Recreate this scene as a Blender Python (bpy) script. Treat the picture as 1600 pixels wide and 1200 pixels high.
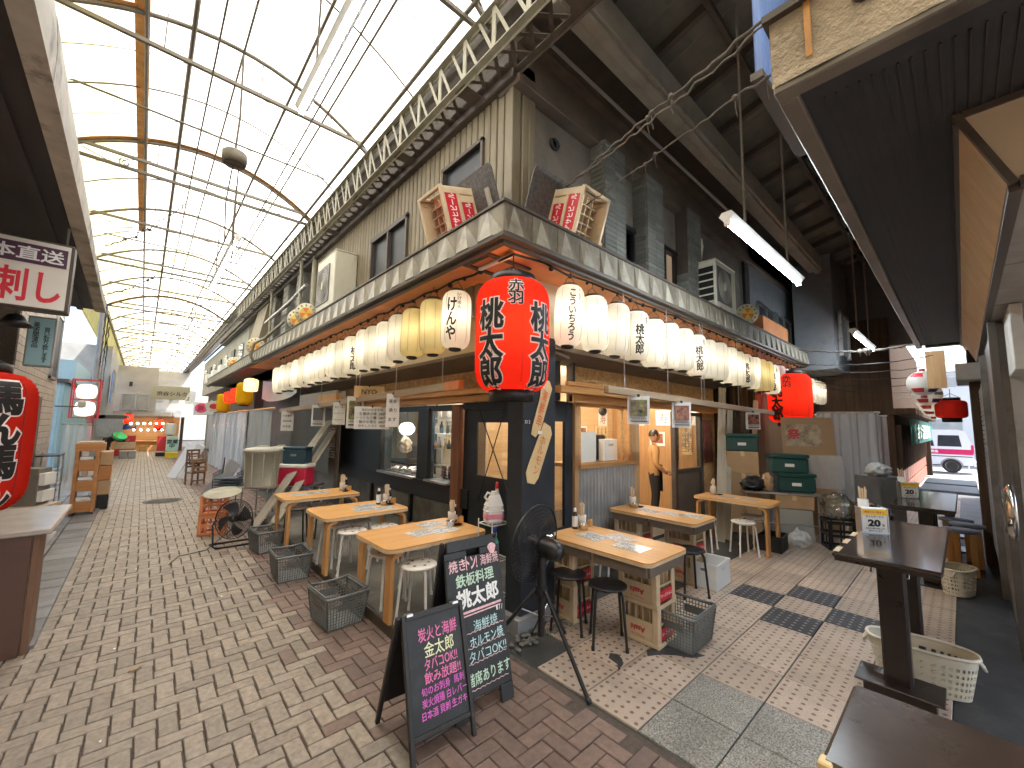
import bpy, bmesh, math, random
from mathutils import Vector, Matrix, noise
random.seed(7)
for o in list(bpy.data.objects): bpy.data.objects.remove(o)
SC = bpy.context.scene
COL = SC.collection
R_ = math.radians
# ---------------------------------------------------------------- camera, sky, sun, exposure
cam = bpy.data.cameras.new("camera"); camo = bpy.data.objects.new("camera", cam); COL.objects.link(camo)
cam.sensor_width = 36; cam.lens = 14.29; cam.clip_start = 0.05; cam.clip_end = 500
camo.matrix_world = Matrix(((0.74066432, -0.07879408, -0.66723898, 0), (-0.67169626, -0.06391573, -0.7380643, 0),
                            (0.01550803, 0.99483982, -0.10026579, 1.75), (0, 0, 0, 1)))
SC.camera = camo
W = bpy.data.worlds.new("World"); SC.world = W; W.use_nodes = True
nt = W.node_tree; bg = nt.nodes["Background"]; sky = nt.nodes.new("ShaderNodeTexSky")
sky.sky_type = 'NISHITA'; sky.sun_disc = False; sky.sun_elevation = R_(60); sky.sun_rotation = R_(130)
sky.air_density = 1.0; sky.dust_density = 4.0; sky.ozone_density = 1.0
nt.links.new(sky.outputs[0], bg.inputs[0]); bg.inputs[1].default_value = 0.14
sl = bpy.data.lights.new("sun", 'SUN'); sl.energy = 3.2; sl.angle = R_(0.5); sl.color = (1, .96, .9)
so = bpy.data.objects.new("sun", sl); COL.objects.link(so)
so.rotation_euler = Vector((-.38, .32, -.87)).to_track_quat('-Z', 'Y').to_euler()
SC.view_settings.view_transform = 'Standard'; SC.view_settings.look = 'None'
SC.view_settings.exposure = 2.14; SC.view_settings.gamma = 1; SC.view_settings.use_curve_mapping = False
SC.cycles.max_bounces = 10; SC.cycles.diffuse_bounces = 5; SC.cycles.glossy_bounces = 4
SC.cycles.transmission_bounces = 6; SC.cycles.transparent_max_bounces = 12
SC.cycles.use_denoising = True; SC.cycles.sample_clamp_indirect = 8

# ---------------------------------------------------------------- mesh builder
class MB:
    def __init__(s): s.v = []; s.f = []; s.sm = []; s.mi = []
    def add(s, vs, fs, smooth=False, mi=0, M=None):
        n = len(s.v)
        s.v += [tuple(M @ Vector(p)) for p in vs] if M is not None else [tuple(p) for p in vs]
        for f in fs:
            s.f.append(tuple(i + n for i in f)); s.sm.append(smooth); s.mi.append(mi)
        return s
    def box(s, x0, x1, y0, y1, z0, z1, b=0, mi=0, M=None):
        if x0 > x1: x0, x1 = x1, x0
        if y0 > y1: y0, y1 = y1, y0
        if z0 > z1: z0, z1 = z1, z0
        if b <= 0:
            v = [(x, y, z) for x in (x0, x1) for y in (y0, y1) for z in (z0, z1)]
            f = [(0, 1, 3, 2), (4, 6, 7, 5), (0, 4, 5, 1), (2, 3, 7, 6), (0, 2, 6, 4), (1, 5, 7, 3)]
            return s.add(v, f, False, mi, M)
        b = min(b, (x1 - x0) * .49, (y1 - y0) * .49, (z1 - z0) * .49)
        lo, hi = (x0, y0, z0), (x1, y1, z1); v = []; idx = {}
        for c in range(8):
            sg = [(c >> k) & 1 for k in range(3)]
            for ax in range(3):
                p = []
                for k in range(3):
                    base = hi[k] if sg[k] else lo[k]
                    p.append(base if k == ax else base + (-b if sg[k] else b))
                idx[(c, ax)] = len(v); v.append(tuple(p))
        fs = []
        for ax in range(3):
            o1, o2 = (ax + 1) % 3, (ax + 2) % 3
            for sd in (0, 1):
                cs = [(sd << ax) | (a << o1) | (c << o2) for a, c in ((0, 0), (1, 0), (1, 1), (0, 1))]
                q = [idx[(c, ax)] for c in cs]
                fs.append(q if sd else q[::-1])
        ctr = Vector(((x0 + x1) / 2, (y0 + y1) / 2, (z0 + z1) / 2))
        def orient(q):
            a, b_, c_ = (Vector(v[q[i]]) for i in range(3))
            n = (b_ - a).cross(c_ - a)
            return q if n.dot((a + b_ + c_) / 3 - ctr) > 0 else q[::-1]
        for ax in range(3):
            o1, o2 = (ax + 1) % 3, (ax + 2) % 3
            for a in (0, 1):
                for c in (0, 1):
                    c0 = (a << o1) | (c << o2); c1 = c0 | (1 << ax)
                    fs.append(orient([idx[(c0, o1)], idx[(c1, o1)], idx[(c1, o2)], idx[(c0, o2)]]))
        for c in range(8): fs.append(orient([idx[(c, 0)], idx[(c, 1)], idx[(c, 2)]]))
        return s.add(v, fs, False, mi, M)
    def cyl(s, p0, p1, r, seg=10, r2=None, cap=True, mi=0, smooth=True):
        p0, p1 = Vector(p0), Vector(p1); d = (p1 - p0)
        if d.length < 1e-6: return s
        d.normalize(); a = d.orthogonal().normalized(); b = d.cross(a); r2 = r if r2 is None else r2
        v = []
        for p, rr in ((p0, r), (p1, r2)):
            for i in range(seg):
                t = 2 * math.pi * i / seg; v.append(p + (a * math.cos(t) + b * math.sin(t)) * rr)
        s.add(v, [(i, (i + 1) % seg, seg + (i + 1) % seg, seg + i) for i in range(seg)], smooth, mi)
        if cap: s.add(v, [tuple(range(seg))[::-1], tuple(range(seg, 2 * seg))], False, mi)
        return s
    def tube(s, pts, r, seg=6, mi=0, closed=False, flat=None, cap=True):
        """sweep a circle (or a flat rectangle (w, t)) along pts"""
        pts = [Vector(p) for p in pts]; n = len(pts); v = []; up = None
        for i in range(n):
            if closed: d = pts[(i + 1) % n] - pts[i - 1]
            else: d = pts[min(i + 1, n - 1)] - pts[max(i - 1, 0)]
            d.normalize()
            if up is None: up = d.orthogonal().normalized()
            up = (up - d * up.dot(d))
            up = up.normalized() if up.length > 1e-5 else d.orthogonal().normalized()
            b = d.cross(up)
            rr = r[i] if isinstance(r, (list, tuple)) else r
            for k in range(seg):
                t = 2 * math.pi * k / seg; v.append(pts[i] + (up * math.cos(t) + b * math.sin(t)) * rr)
        fs = []
        for i in range(n if closed else n - 1):
            j = (i + 1) % n
            for k in range(seg): fs.append((i * seg + k, i * seg + (k + 1) % seg, j * seg + (k + 1) % seg, j * seg + k))
        s.add(v, fs, True, mi)
        if cap and not closed: s.add(v, [tuple(range(seg))[::-1], tuple(range((n - 1) * seg, n * seg))], False, mi)
        return s
    def strip(s, pts, wv, t, mi=0):
        """rectangular band along pts (polyline in a plane), width vector wv, thickness t"""
        pts = [Vector(p) for p in pts]; wv = Vector(wv); n = len(pts); v = []
        for i in range(n):
            d = (pts[min(i + 1, n - 1)] - pts[max(i - 1, 0)]).normalized(); nn = d.cross(wv).normalized() * (t / 2)
            v += [pts[i] - wv / 2 - nn, pts[i] + wv / 2 - nn, pts[i] + wv / 2 + nn, pts[i] - wv / 2 + nn]
        fs = [(i * 4 + k, i * 4 + (k + 1) % 4, i * 4 + 4 + (k + 1) % 4, i * 4 + 4 + k) for i in range(n - 1) for k in range(4)]
        fs += [(3, 2, 1, 0), (n * 4 - 4, n * 4 - 3, n * 4 - 2, n * 4 - 1)]
        return s.add(v, fs, False, mi)
    def lathe(s, prof, seg=20, c=(0, 0, 0), mi=0, smooth=True, a0=0, a1=2 * math.pi, sx=1, sy=1):
        v = []; full = abs(a1 - a0 - 2 * math.pi) < 1e-6; m = seg if full else seg + 1
        for r, z in prof:
            for i in range(m):
                t = a0 + (a1 - a0) * i / seg; v.append((c[0] + r * math.cos(t) * sx, c[1] + r * math.sin(t) * sy, c[2] + z))
        fs = []
        for j in range(len(prof) - 1):
            for i in range(seg):
                k = (i + 1) % m; fs.append((j * m + i, j * m + k, (j + 1) * m + k, (j + 1) * m + i))
        return s.add(v, fs, smooth, mi)
    def quad(s, a, b, c, d, mi=0): return s.add([a, b, c, d], [(0, 1, 2, 3)], False, mi)
    def prism(s, poly, vec, mi=0, smooth=False):
        n = len(poly); poly = [Vector(p) for p in poly]; vec = Vector(vec)
        return s.add(poly + [p + vec for p in poly], [tuple(range(n))[::-1], tuple(range(n, 2 * n))] +
                     [(i, (i + 1) % n, n + (i + 1) % n, n + i) for i in range(n)], smooth, mi)
    def sphere(s, c, r, seg=10, rings=6, sz=1, mi=0):
        return s.lathe([(max(1e-4, r * math.sin(math.pi * i / rings)), -r * sz * math.cos(math.pi * i / rings)) for i in range(rings + 1)], seg, c, mi)
    def sheet(s, fn, nu, nv, mi=0, smooth=True):
        v = [fn(i / nu, j / nv) for j in range(nv + 1) for i in range(nu + 1)]
        return s.add(v, [(j * (nu + 1) + i, j * (nu + 1) + i + 1, (j + 1) * (nu + 1) + i + 1, (j + 1) * (nu + 1) + i) for j in range(nv) for i in range(nu)], smooth, mi)
    def mesh(s, name, mats):
        me = bpy.data.meshes.new(name); me.from_pydata(s.v, [], s.f)
        for m in (mats if isinstance(mats, (list, tuple)) else [mats]): me.materials.append(m)
        me.polygons.foreach_set("use_smooth", s.sm); me.polygons.foreach_set("material_index", s.mi)
        me.update(); return me

def link(name, me, parent=None, loc=None, rot=None, M=None):
    o = bpy.data.objects.new(name, me); COL.objects.link(o)
    if parent is not None: o.parent = parent
    if M is not None: o.matrix_basis = M
    else:
        if loc is not None: o.location = loc
        if rot is not None: o.rotation_euler = rot
    return o
def obj(name, mb, mat, parent=None, loc=None, rot=None, M=None): return link(name, mb.mesh(name, mat), parent, loc, rot, M)
def tag(o, label=None, cat=None, group=None, kind=None):
    if label: o["label"] = label
    if cat: o["category"] = cat
    if group: o["group"] = group
    if kind: o["kind"] = kind
    return o
def thing(name, label, cat, loc=(0, 0, 0), rz=0, group=None, rot=None):
    o = link(name, None, None, loc, rot or (0, 0, rz)); o.empty_display_size = .1
    return tag(o, label, cat, group)
def struct(name, mb, mat): return tag(obj(name, mb, mat), kind='structure')
def dup(root, loc=None, rz=None, label=None, group=None, rot=None):
    r = root.copy(); COL.objects.link(r)
    if loc is not None: r.location = loc
    if rot is not None: r.rotation_euler = rot
    elif rz is not None: r.rotation_euler = (0, 0, rz)
    if label: r["label"] = label
    if group: r["group"] = group
    for ch in list(root.children):
        c = ch.copy(); COL.objects.link(c); c.parent = r
        for g in list(ch.children):
            d = g.copy(); COL.objects.link(d); d.parent = c
    return r
def frame(origin, xdir, ydir):
    """matrix whose local x, y run along xdir, ydir (text plane), z = x cross y"""
    x = Vector(xdir).normalized(); y = Vector(ydir); y = (y - x * y.dot(x)).normalized(); z = x.cross(y)
    return Matrix(((x.x, y.x, z.x, origin[0]), (x.y, y.y, z.y, origin[1]), (x.z, y.z, z.z, origin[2]), (0, 0, 0, 1)))

# ---------------------------------------------------------------- materials
class NT:
    def __init__(s, name):
        s.m = bpy.data.materials.new(name); s.m.use_nodes = True; s.t = s.m.node_tree; s.t.nodes.clear()
        s.out = s.n('OutputMaterial')
    def n(s, typ, **kw):
        nd = s.t.nodes.new('ShaderNode' + typ)
        for k, v in kw.items():
            if hasattr(nd, k): setattr(nd, k, v)
        return nd
    def l(s, a, b): s.t.links.new(a, b)
    def math(s, op, a, b=None, c=None, clamp=False):
        nd = s.n('Math', operation=op, use_clamp=clamp)
        for i, x in enumerate((a, b, c)):
            if x is None: continue
            if hasattr(x, 'links'): s.l(x, nd.inputs[i])
            else: nd.inputs[i].default_value = x
        return nd.outputs[0]
    def mix(s, fac, a, b):
        nd = s.n('MixRGB')
        for i, x in ((0, fac), (1, a), (2, b)):
            if hasattr(x, 'links'): s.l(x, nd.inputs[i])
            else: nd.inputs[i].default_value = x if i == 0 else (*x, 1)
        return nd.outputs[0]
    def ramp(s, fac, lo, hi):
        nd = s.n('MapRange'); nd.inputs[1].default_value = lo; nd.inputs[2].default_value = hi; nd.clamp = True
        s.l(fac, nd.inputs[0]); return nd.outputs[0]
    def coord(s, scale=None, rnd=True):
        tc = s.n('TexCoord'); v = tc.outputs['Object']
        if rnd:
            oi = s.n('ObjectInfo'); k = s.math('MULTIPLY', oi.outputs['Random'], 37.0)
            a = s.n('VectorMath', operation='ADD'); s.l(v, a.inputs[0]); s.l(k, a.inputs[1]); v = a.outputs[0]
        if scale:
            mp = s.n('Mapping'); mp.inputs['Scale'].default_value = scale; s.l(v, mp.inputs[0]); v = mp.outputs[0]
        return v
    def noise(s, vec, scale, detail=4, rough=.6):
        nd = s.n('TexNoise'); nd.inputs['Scale'].default_value = scale; nd.inputs['Detail'].default_value = detail
        nd.inputs['Roughness'].default_value = rough; s.l(vec, nd.inputs['Vector']); return nd.outputs[0]
    def rnd(s):
        oi = s.n('ObjectInfo'); ge = s.n('NewGeometry')
        return s.math('FRACT', s.math('ADD', oi.outputs['Random'], ge.outputs['Random Per Island']))
    def finish(s, col, rough, metal=0, bump=None, bstr=.2, bdist=.004, spec=.5, **extra):
        p = s.n('BsdfPrincipled')
        for k, x in (('Base Color', col), ('Roughness', rough), ('Metallic', metal)):
            if hasattr(x, 'links'): s.l(x, p.inputs[k])
            else: p.inputs[k].default_value = (*x, 1) if isinstance(x, tuple) else x
        p.inputs['Specular IOR Level'].default_value = spec
        for k, x in extra.items(): p.inputs[k.replace('_', ' ')].default_value = x
        if bump is not None:
            b = s.n('Bump'); b.inputs['Strength'].default_value = bstr; b.inputs['Distance'].default_value = bdist
            s.l(bump, b.inputs['Height']); s.l(b.outputs[0], p.inputs['Normal'])
        s.l(p.outputs[0], s.out.inputs[0]); s.p = p; return s.m
def shade(c, k): return tuple(min(1, x * k) for x in c)
def pm(name, col, rough=.6, metal=0, var=.15, scale=8, bump=.15, bscale=60, bdist=.003, dirt=None, dirt2=None, rv=0, spec=.5, **extra):
    """general procedural paint / stone / plastic: tone noise, patchy dirt, fine relief"""
    s = NT(name); v = s.coord()
    n1 = s.noise(v, scale, 6)
    c = s.mix(s.ramp(n1, .3, .7), shade(col, 1 - var), shade(col, 1 + var))
    rr = s.math('ADD', rough - .1, s.math('MULTIPLY', n1, .2))
    for dd in (dirt, dirt2):
        if dd:
            dc, amt, ds, lo = dd[:4]; hi = dd[4] if len(dd) > 4 else lo + .18
            vv = s.coord(dd[5]) if len(dd) > 5 else v
            n2 = s.noise(vv, ds, 8, .68); fac = s.math('MULTIPLY', s.ramp(n2, lo, hi), amt)
            c = s.mix(fac, c, dc)
    if rv:
        k = s.math('ADD', 1 - rv, s.math('MULTIPLY', s.rnd(), 2 * rv))
        h = s.n('HueSaturation'); s.l(c, h.inputs['Color']); s.l(k, h.inputs['Value']); c = h.outputs[0]
    b = s.noise(v, bscale, 4) if bump else None
    return s.finish(c, rr, metal, b, bump, bdist, spec, **extra)
def wood(name, a, b, axis=0, rough=.5, fine=14, rv=.12, dirt=None, bump=.12, spec=.4):
    s = NT(name); sc = [fine * 1.0] * 3; sc[axis] = fine * .06
    v = s.coord(tuple(sc)); n = s.noise(v, 1.6, 5, .65)
    sc2 = [x * 6 for x in sc]; n2 = s.noise(s.coord(tuple(sc2)), 2.0, 3)
    f = s.math('ADD', s.math('MULTIPLY', n, .75), s.math('MULTIPLY', n2, .25))
    c = s.mix(s.ramp(f, .32, .68), a, b)
    if dirt:
        dn = s.noise(s.coord(), dirt[2], 7, .65); c = s.mix(s.math('MULTIPLY', s.ramp(dn, dirt[3], dirt[3] + .2), dirt[1]), c, dirt[0])
    k = s.math('ADD', 1 - rv, s.math('MULTIPLY', s.rnd(), 2 * rv))
    h = s.n('HueSaturation'); s.l(c, h.inputs['Color']); s.l(k, h.inputs['Value']); c = h.outputs[0]
    return s.finish(c, rough, 0, f, bump, .002, spec)
def glass(name, col=(.9, .95, .95), rough=.02, op=.12):
    """thin pane: mostly clear, mirror-like at a slant"""
    s = NT(name); tr = s.n('BsdfTransparent'); tr.inputs[0].default_value = (*col, 1)
    gl = s.n('BsdfGlossy'); gl.inputs['Roughness'].default_value = rough
    lw = s.n('LayerWeight'); lw.inputs[0].default_value = .5
    fac = s.math('ADD', s.math('MULTIPLY', s.math('POWER', lw.outputs['Facing'], 4.5), .7), op + .03, clamp=True)
    mx = s.n('MixShader'); s.l(fac, mx.inputs[0]); s.l(tr.outputs[0], mx.inputs[1]); s.l(gl.outputs[0], mx.inputs[2])
    s.l(mx.outputs[0], s.out.inputs[0]); return s.m
def film(name, col=(.85, .88, .9), haze=.35, rough=.15):
    """clear plastic sheet with milky haze"""
    s = NT(name); tr = s.n('BsdfTransparent'); df = s.n('BsdfPrincipled'); df.inputs['Base Color'].default_value = (*col, 1)
    df.inputs['Roughness'].default_value = rough
    n = s.noise(s.coord((3, 3, .8)), 4, 6); fac = s.math('ADD', haze - .06, s.math('MULTIPLY', n, .12), clamp=True)
    mx = s.n('MixShader'); s.l(fac, mx.inputs[0]); s.l(tr.outputs[0], mx.inputs[1]); s.l(df.outputs[0], mx.inputs[2])
    s.l(mx.outputs[0], s.out.inputs[0]); return s.m
def glow(name, col, st):
    s = NT(name); e = s.n('Emission'); e.inputs[0].default_value = (*col, 1); e.inputs[1].default_value = st
    s.l(e.outputs[0], s.out.inputs[0]); return s.m
def paper_shell(name, col, trans=.5, var=.06, emis=0, ecol=None, stain=None):
    """lantern paper / translucent sheet: part diffuse, part translucent"""
    s = NT(name); v = s.coord(); n = s.noise(v, 9, 6); c = s.mix(n, shade(col, 1 - var), shade(col, 1 + var))
    if stain: c = s.mix(s.math('MULTIPLY', s.ramp(s.noise(s.coord((.5, 2.2, .5)), 1.6, 8, .7), .47, .72), .75), c, stain)
    n3 = s.noise(s.coord((60, 60, 8)), 3, 3)
    b = s.n('Bump'); b.inputs['Strength'].default_value = .25; b.inputs['Distance'].default_value = .002; s.l(n3, b.inputs['Height'])
    d = s.n('BsdfDiffuse'); t = s.n('BsdfTranslucent')
    for x in (d, t): s.l(c, x.inputs[0]); s.l(b.outputs[0], x.inputs['Normal'])
    mx = s.n('MixShader'); mx.inputs[0].default_value = trans; s.l(d.outputs[0], mx.inputs[1]); s.l(t.outputs[0], mx.inputs[2])
    last = mx.outputs[0]
    if emis:
        e = s.n('Emission'); e.inputs[0].default_value = (*(ecol or col), 1); e.inputs[1].default_value = emis
        ad = s.n('AddShader'); s.l(last, ad.inputs[0]); s.l(e.outputs[0], ad.inputs[1]); last = ad.outputs[0]
    s.l(last, s.out.inputs[0]); return s.m

# ---------------------------------------------------------------- lettering (flat print built as thin meshes)
_tc = {}
def text_mesh(body, bold=0.0, spacing=1.0, line=1.0, align='CENTER', ext=0.0):
    key = (body, bold, spacing, line, align, ext)
    if key in _tc: return _tc[key]
    c = bpy.data.curves.new("t", "FONT"); c.body = body; c.align_x = align; c.offset = 0; c.bevel_depth = max(0, bold); c.bevel_resolution = 0; c.space_line = line
    c.space_character = spacing; c.fill_mode = 'FRONT' if ext == 0 else 'BOTH'; c.extrude = ext; c.resolution_u = 3
    o = bpy.data.objects.new("t", c); COL.objects.link(o)
    bpy.context.view_layer.update()
    me = bpy.data.meshes.new_from_object(o.evaluated_get(bpy.context.evaluated_depsgraph_get()))
    bpy.data.objects.remove(o); bpy.data.curves.remove(c)
    vs = [v.co.copy() for v in me.vertices]
    cx = (min(v.x for v in vs) + max(v.x for v in vs)) / 2; cy = (min(v.y for v in vs) + max(v.y for v in vs)) / 2
    w = max(v.x for v in vs) - min(v.x for v in vs); h = max(v.y for v in vs) - min(v.y for v in vs)
    data = ([(v.x - cx, v.y - cy, max(v.z, 0) * .06) for v in vs], [tuple(p.vertices) for p in me.polygons if p.normal.z > .05], w, h)
    bpy.data.meshes.remove(me); _tc[key] = data; return data
def vert(s): return "\n".join(s)
def letters(body, mat, parent, M, w=None, h=None, bold=0.012, line=.95, spacing=1.0, name='lettering', align='CENTER', jitter=0, ext=0.0):
    vs, fs, tw, th = text_mesh(body, bold, spacing, line, align, ext)
    sx = (w / tw) if w else None; sy = (h / th) if h else None
    sx = sx or sy; sy = sy or sx
    mb = MB(); mb.add([(x * sx, y * sy, z * sx) for x, y, z in vs], fs)
    if jitter:
        mb.v = [(x + jitter * noise.noise((x * 40, y * 40, 1)), y + jitter * noise.noise((x * 40, y * 40, 7)), z) for x, y, z in mb.v]
    return obj(name, mb, mat, parent, M=M)
def letters_wrap(body, mat, parent, w, h, zc, ang, rfun, bold=.012, line=.95, lift=.002, step=.02, name='lettering', mesh=None):
    """lettering wrapped round a lantern: x becomes an arc, z the height"""
    if mesh is None:
        vs, fs, tw, th = text_mesh(body, bold, 1.0, line)
        bm = bmesh.new(); bv = [bm.verts.new((x * w / tw, z * w / tw, y * h / th + zc)) for x, y, z in vs]
        for f in fs:
            try: bm.faces.new([bv[i] for i in f])
            except ValueError: pass
        for ax, lim in ((0, w / 2), (2, h / 2)):
            k = -lim + step; base = 0 if ax == 0 else zc
            while k < lim:
                co = [0, 0, 0]; no = [0, 0, 0]; co[ax] = base + k; no[ax] = 1
                bmesh.ops.bisect_plane(bm, geom=bm.verts[:] + bm.edges[:] + bm.faces[:], plane_co=co, plane_no=no); k += step
        for v in bm.verts:
            r = rfun(v.co.z) + lift + v.co.y; a = ang + v.co.x / max(rfun(zc), .02); v.co = Vector((r * math.cos(a), r * math.sin(a), v.co.z))
        mesh = bpy.data.meshes.new(name); bm.to_mesh(mesh); bm.free(); mesh.materials.append(mat)
    return link(name, mesh, parent), mesh
# ---------------------------------------------------------------- shared materials
DIRT = (.06, .05, .045)
M_paver = pm("paver_beige", (.285, .234, .182), .6, var=.26, scale=30, bump=.35, bscale=160, rv=.16, dirt=((.12, .1, .088), .42, 17, .5), dirt2=((.5, .47, .42), .35, 6, .66))
M_paver_red = pm("paver_red", (.182, .122, .096), .58, var=.24, scale=28, bump=.35, bscale=160, rv=.15, dirt=((.1, .075, .065), .6, 1.3, .48), dirt2=((.36, .3, .25), .4, 5, .66))
M_joint = pm("joint_sand", (.085, .066, .052), .9, var=.3, scale=40, bump=.4, bscale=200)
M_conc = pm("concrete", (.16, .15, .13), .75, var=.2, scale=5, bump=.4, bscale=90, dirt=((.07, .065, .055), .75, 1.6, .45), dirt2=((.36, .35, .32), .5, 9, .6))
M_asph = pm("asphalt", (.05, .052, .055), .55, var=.3, scale=6, bump=.5, bscale=160, dirt=((.018, .018, .02), .85, 2.2, .44), dirt2=((.2, .17, .13), .5, 3.5, .58))
M_wetconc = pm("dark_concrete", (.075, .075, .07), .5, var=.3, scale=4, bump=.4, bscale=80, dirt=((.02, .02, .02), .7, 1.5, .45))
def dotted(name, base, dot, nx=6):
    s = NT(name); tc = s.n('TexCoord'); v = tc.outputs['Object']
    sc = s.n('VectorMath', operation='SCALE'); s.l(v, sc.inputs[0]); sc.inputs['Scale'].default_value = nx / .41
    off = s.n('VectorMath', operation='ADD'); s.l(sc.outputs[0], off.inputs[0]); off.inputs[1].default_value = (nx / 2 + 100, nx / 2 + 100, 0)
    fr = s.n('VectorMath', operation='FRACTION'); s.l(off.outputs[0], fr.inputs[0])
    sep = s.n('SeparateXYZ'); s.l(fr.outputs[0], sep.inputs[0])
    dx = s.math('SUBTRACT', sep.outputs[0], .5); dy = s.math('SUBTRACT', sep.outputs[1], .5)
    r = s.math('SQRT', s.math('ADD', s.math('MULTIPLY', dx, dx), s.math('MULTIPLY', dy, dy)))
    vv = s.coord(); n = s.noise(vv, 230, 2); n2 = s.noise(vv, 3, 6); n3 = s.noise(vv, 60, 3)
    r = s.math('ADD', r, s.math('MULTIPLY', s.math('SUBTRACT', n3, .5), .12))
    inside = s.math('SUBTRACT', 1, s.ramp(r, .15, .22))
    c = s.mix(s.ramp(n, .35, .65), shade(base, .72), shade(base, 1.2))
    c = s.mix(s.math('MULTIPLY', s.ramp(n2, .45, .7), .45), c, shade(base, .5))
    k = s.math('ADD', .86, s.math('MULTIPLY', s.rnd(), .28))
    h = s.n('HueSaturation'); s.l(c, h.inputs['Color']); s.l(k, h.inputs['Value'])
    c = s.mix(s.math('MULTIPLY', inside, .85), h.outputs[0], dot)
    return s.finish(c, s.math('ADD', .42, s.math('MULTIPLY', n2, .2)), 0, s.math('ADD', s.math('MULTIPLY', inside, 1.5), n), .25, .002)
M_dot = dotted("dotted_tile", (.5, .4, .315), (.13, .05, .035))
M_dotb = dotted("dotted_black_tile", (.035, .036, .045), (.3, .29, .27))
def granite(name, a, b):
    s = NT(name); v = s.coord(); n = s.noise(v, 120, 3, .75); n2 = s.noise(v, 3, 6)
    c = s.mix(s.ramp(n, .38, .62), a, b); c = s.mix(s.math('MULTIPLY', s.ramp(n2, .45, .7), .4), c, shade(a, .7))
    return s.finish(c, .6, 0, n, .3, .002)
M_gran = granite("grey_granite", (.075, .07, .06), (.45, .43, .38))
def osb(name):
    s = NT(name); v = s.coord(); vo = s.n('TexVoronoi'); vo.inputs['Scale'].default_value = 26
    nn = s.n('TexNoise'); nn.inputs['Scale'].default_value = 14; s.l(v, nn.inputs['Vector'])
    ad = s.n('VectorMath', operation='MULTIPLY_ADD'); s.l(nn.outputs[1], ad.inputs[0]); ad.inputs[1].default_value = (.12, .12, .12); s.l(v, ad.inputs[2])
    s.l(ad.outputs[0], vo.inputs['Vector'])
    sp = s.n('SeparateXYZ'); s.l(vo.outputs['Color'], sp.inputs[0])
    c = s.mix(sp.outputs[0], (.48, .27, .1), (.74, .5, .22)); n = s.noise(v, 90, 3)
    c = s.mix(s.math('MULTIPLY', n, .4), c, (.3, .16, .06)); return s.finish(c, .6, 0, sp.outputs[1], .3, .002)
M_osb = osb("strand_board")
M_siding = pm("ribbed_siding", (.212, .176, .113), .55, var=.12, scale=4, bump=.1, dirt=((.13, .105, .075), .6, 2.0, .5, .75, (4, 4, .7)), dirt2=((.2, .11, .05), .5, 7, .66, .8, (3, 3, .6)), rv=.08)
M_trimdk = pm("brown_trim", (.075, .058, .045), .5, var=.2, scale=6, dirt=((.2, .17, .14), .4, 4, .6))
M_dark = pm("charcoal_panel", (.022, .027, .034), .4, var=.25, scale=3, bump=.08, dirt=((.07, .075, .08), .35, 2, .6), spec=.4)
M_black = pm("black_paint", (.012, .012, .013), .35, var=.3, scale=20, bump=.05)
M_blackpl = pm("black_plastic", (.014, .014, .016), .38, var=.2, scale=30, bump=.1, bscale=200, dirt=((.08, .075, .07), .4, 6, .62))
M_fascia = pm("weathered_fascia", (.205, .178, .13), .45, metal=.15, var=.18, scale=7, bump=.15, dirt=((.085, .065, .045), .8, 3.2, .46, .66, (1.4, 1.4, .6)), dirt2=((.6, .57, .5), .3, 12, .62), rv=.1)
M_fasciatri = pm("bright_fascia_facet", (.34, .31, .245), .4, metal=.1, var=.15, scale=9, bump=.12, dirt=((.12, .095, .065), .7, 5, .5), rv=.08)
M_soffit = pm("orange_soffit", (.62, .25, .095), .5, var=.15, scale=2.5, bump=.06, dirt=((.32, .1, .045), .5, 1.2, .5))
M_cream = pm("cream_board", (.62, .54, .4), .55, var=.08, scale=2, dirt=((.35, .28, .18), .4, 1.5, .58))
M_brownceil = pm("brown_ceiling_board", (.16, .125, .095), .6, var=.2, scale=2, dirt=((.07, .055, .045), .6, 2, .5))
M_oak = wood("birch_top", (.56, .27, .085), (.7, .4, .14), 0, .45, 9, .06, dirt=((.3, .16, .07), .35, 3, .58))
M_oakleg = wood("birch_leg", (.54, .26, .085), (.66, .36, .13), 2, .38, 12, .08, dirt=((.22, .12, .05), .4, 4, .6))
M_oakedge = pm("light_edge", (.64, .47, .29), .5, var=.15, scale=30)
M_lumber = wood("lintel_lumber", (.5, .25, .09), (.7, .42, .18), 0, .55, 10, .15)
M_lumbery = wood("lintel_lumber_y", (.5, .25, .09), (.7, .42, .18), 1, .55, 10, .15)
M_lumberz = wood("upright_lumber", (.38, .21, .09), (.56, .35, .17), 2, .55, 10, .15)
M_greywood = wood("weathered_plank", (.3, .26, .2), (.47, .43, .35), 2, .7, 12, .12, dirt=((.15, .13, .1), .5, 3, .55))
M_greywoodx = wood("weathered_rail_x", (.28, .2, .13), (.48, .36, .24), 0, .7, 12, .15)
M_greywoody = wood("weathered_rail_y", (.28, .2, .13), (.48, .36, .24), 1, .7, 12, .15)
M_darkwood = wood("dark_wood_post", (.05, .032, .02), (.11, .07, .045), 2, .85, 10, .15, spec=.08)
M_tabledk = wood("dark_glossy_top", (.022, .014, .011), (.04, .025, .018), 0, .12, 8, .05, bump=.04, spec=.6)
M_walnut = pm("worn_brown_table", (.06, .042, .033), .22, var=.25, scale=3, bump=.06, dirt=((.03, .02, .016), .6, 1.6, .48), dirt2=((.17, .11, .08), .3, 5, .6))
M_colmetal = pm("brown_steel_column", (.03, .021, .018), .3, metal=.3, var=.2, scale=6, dirt=((.09, .06, .045), .4, 4, .6))
M_white = pm("white_paint", (.74, .73, .69), .4, var=.05, scale=6, bump=.05, dirt=((.42, .38, .3), .4, 7, .6))
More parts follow.
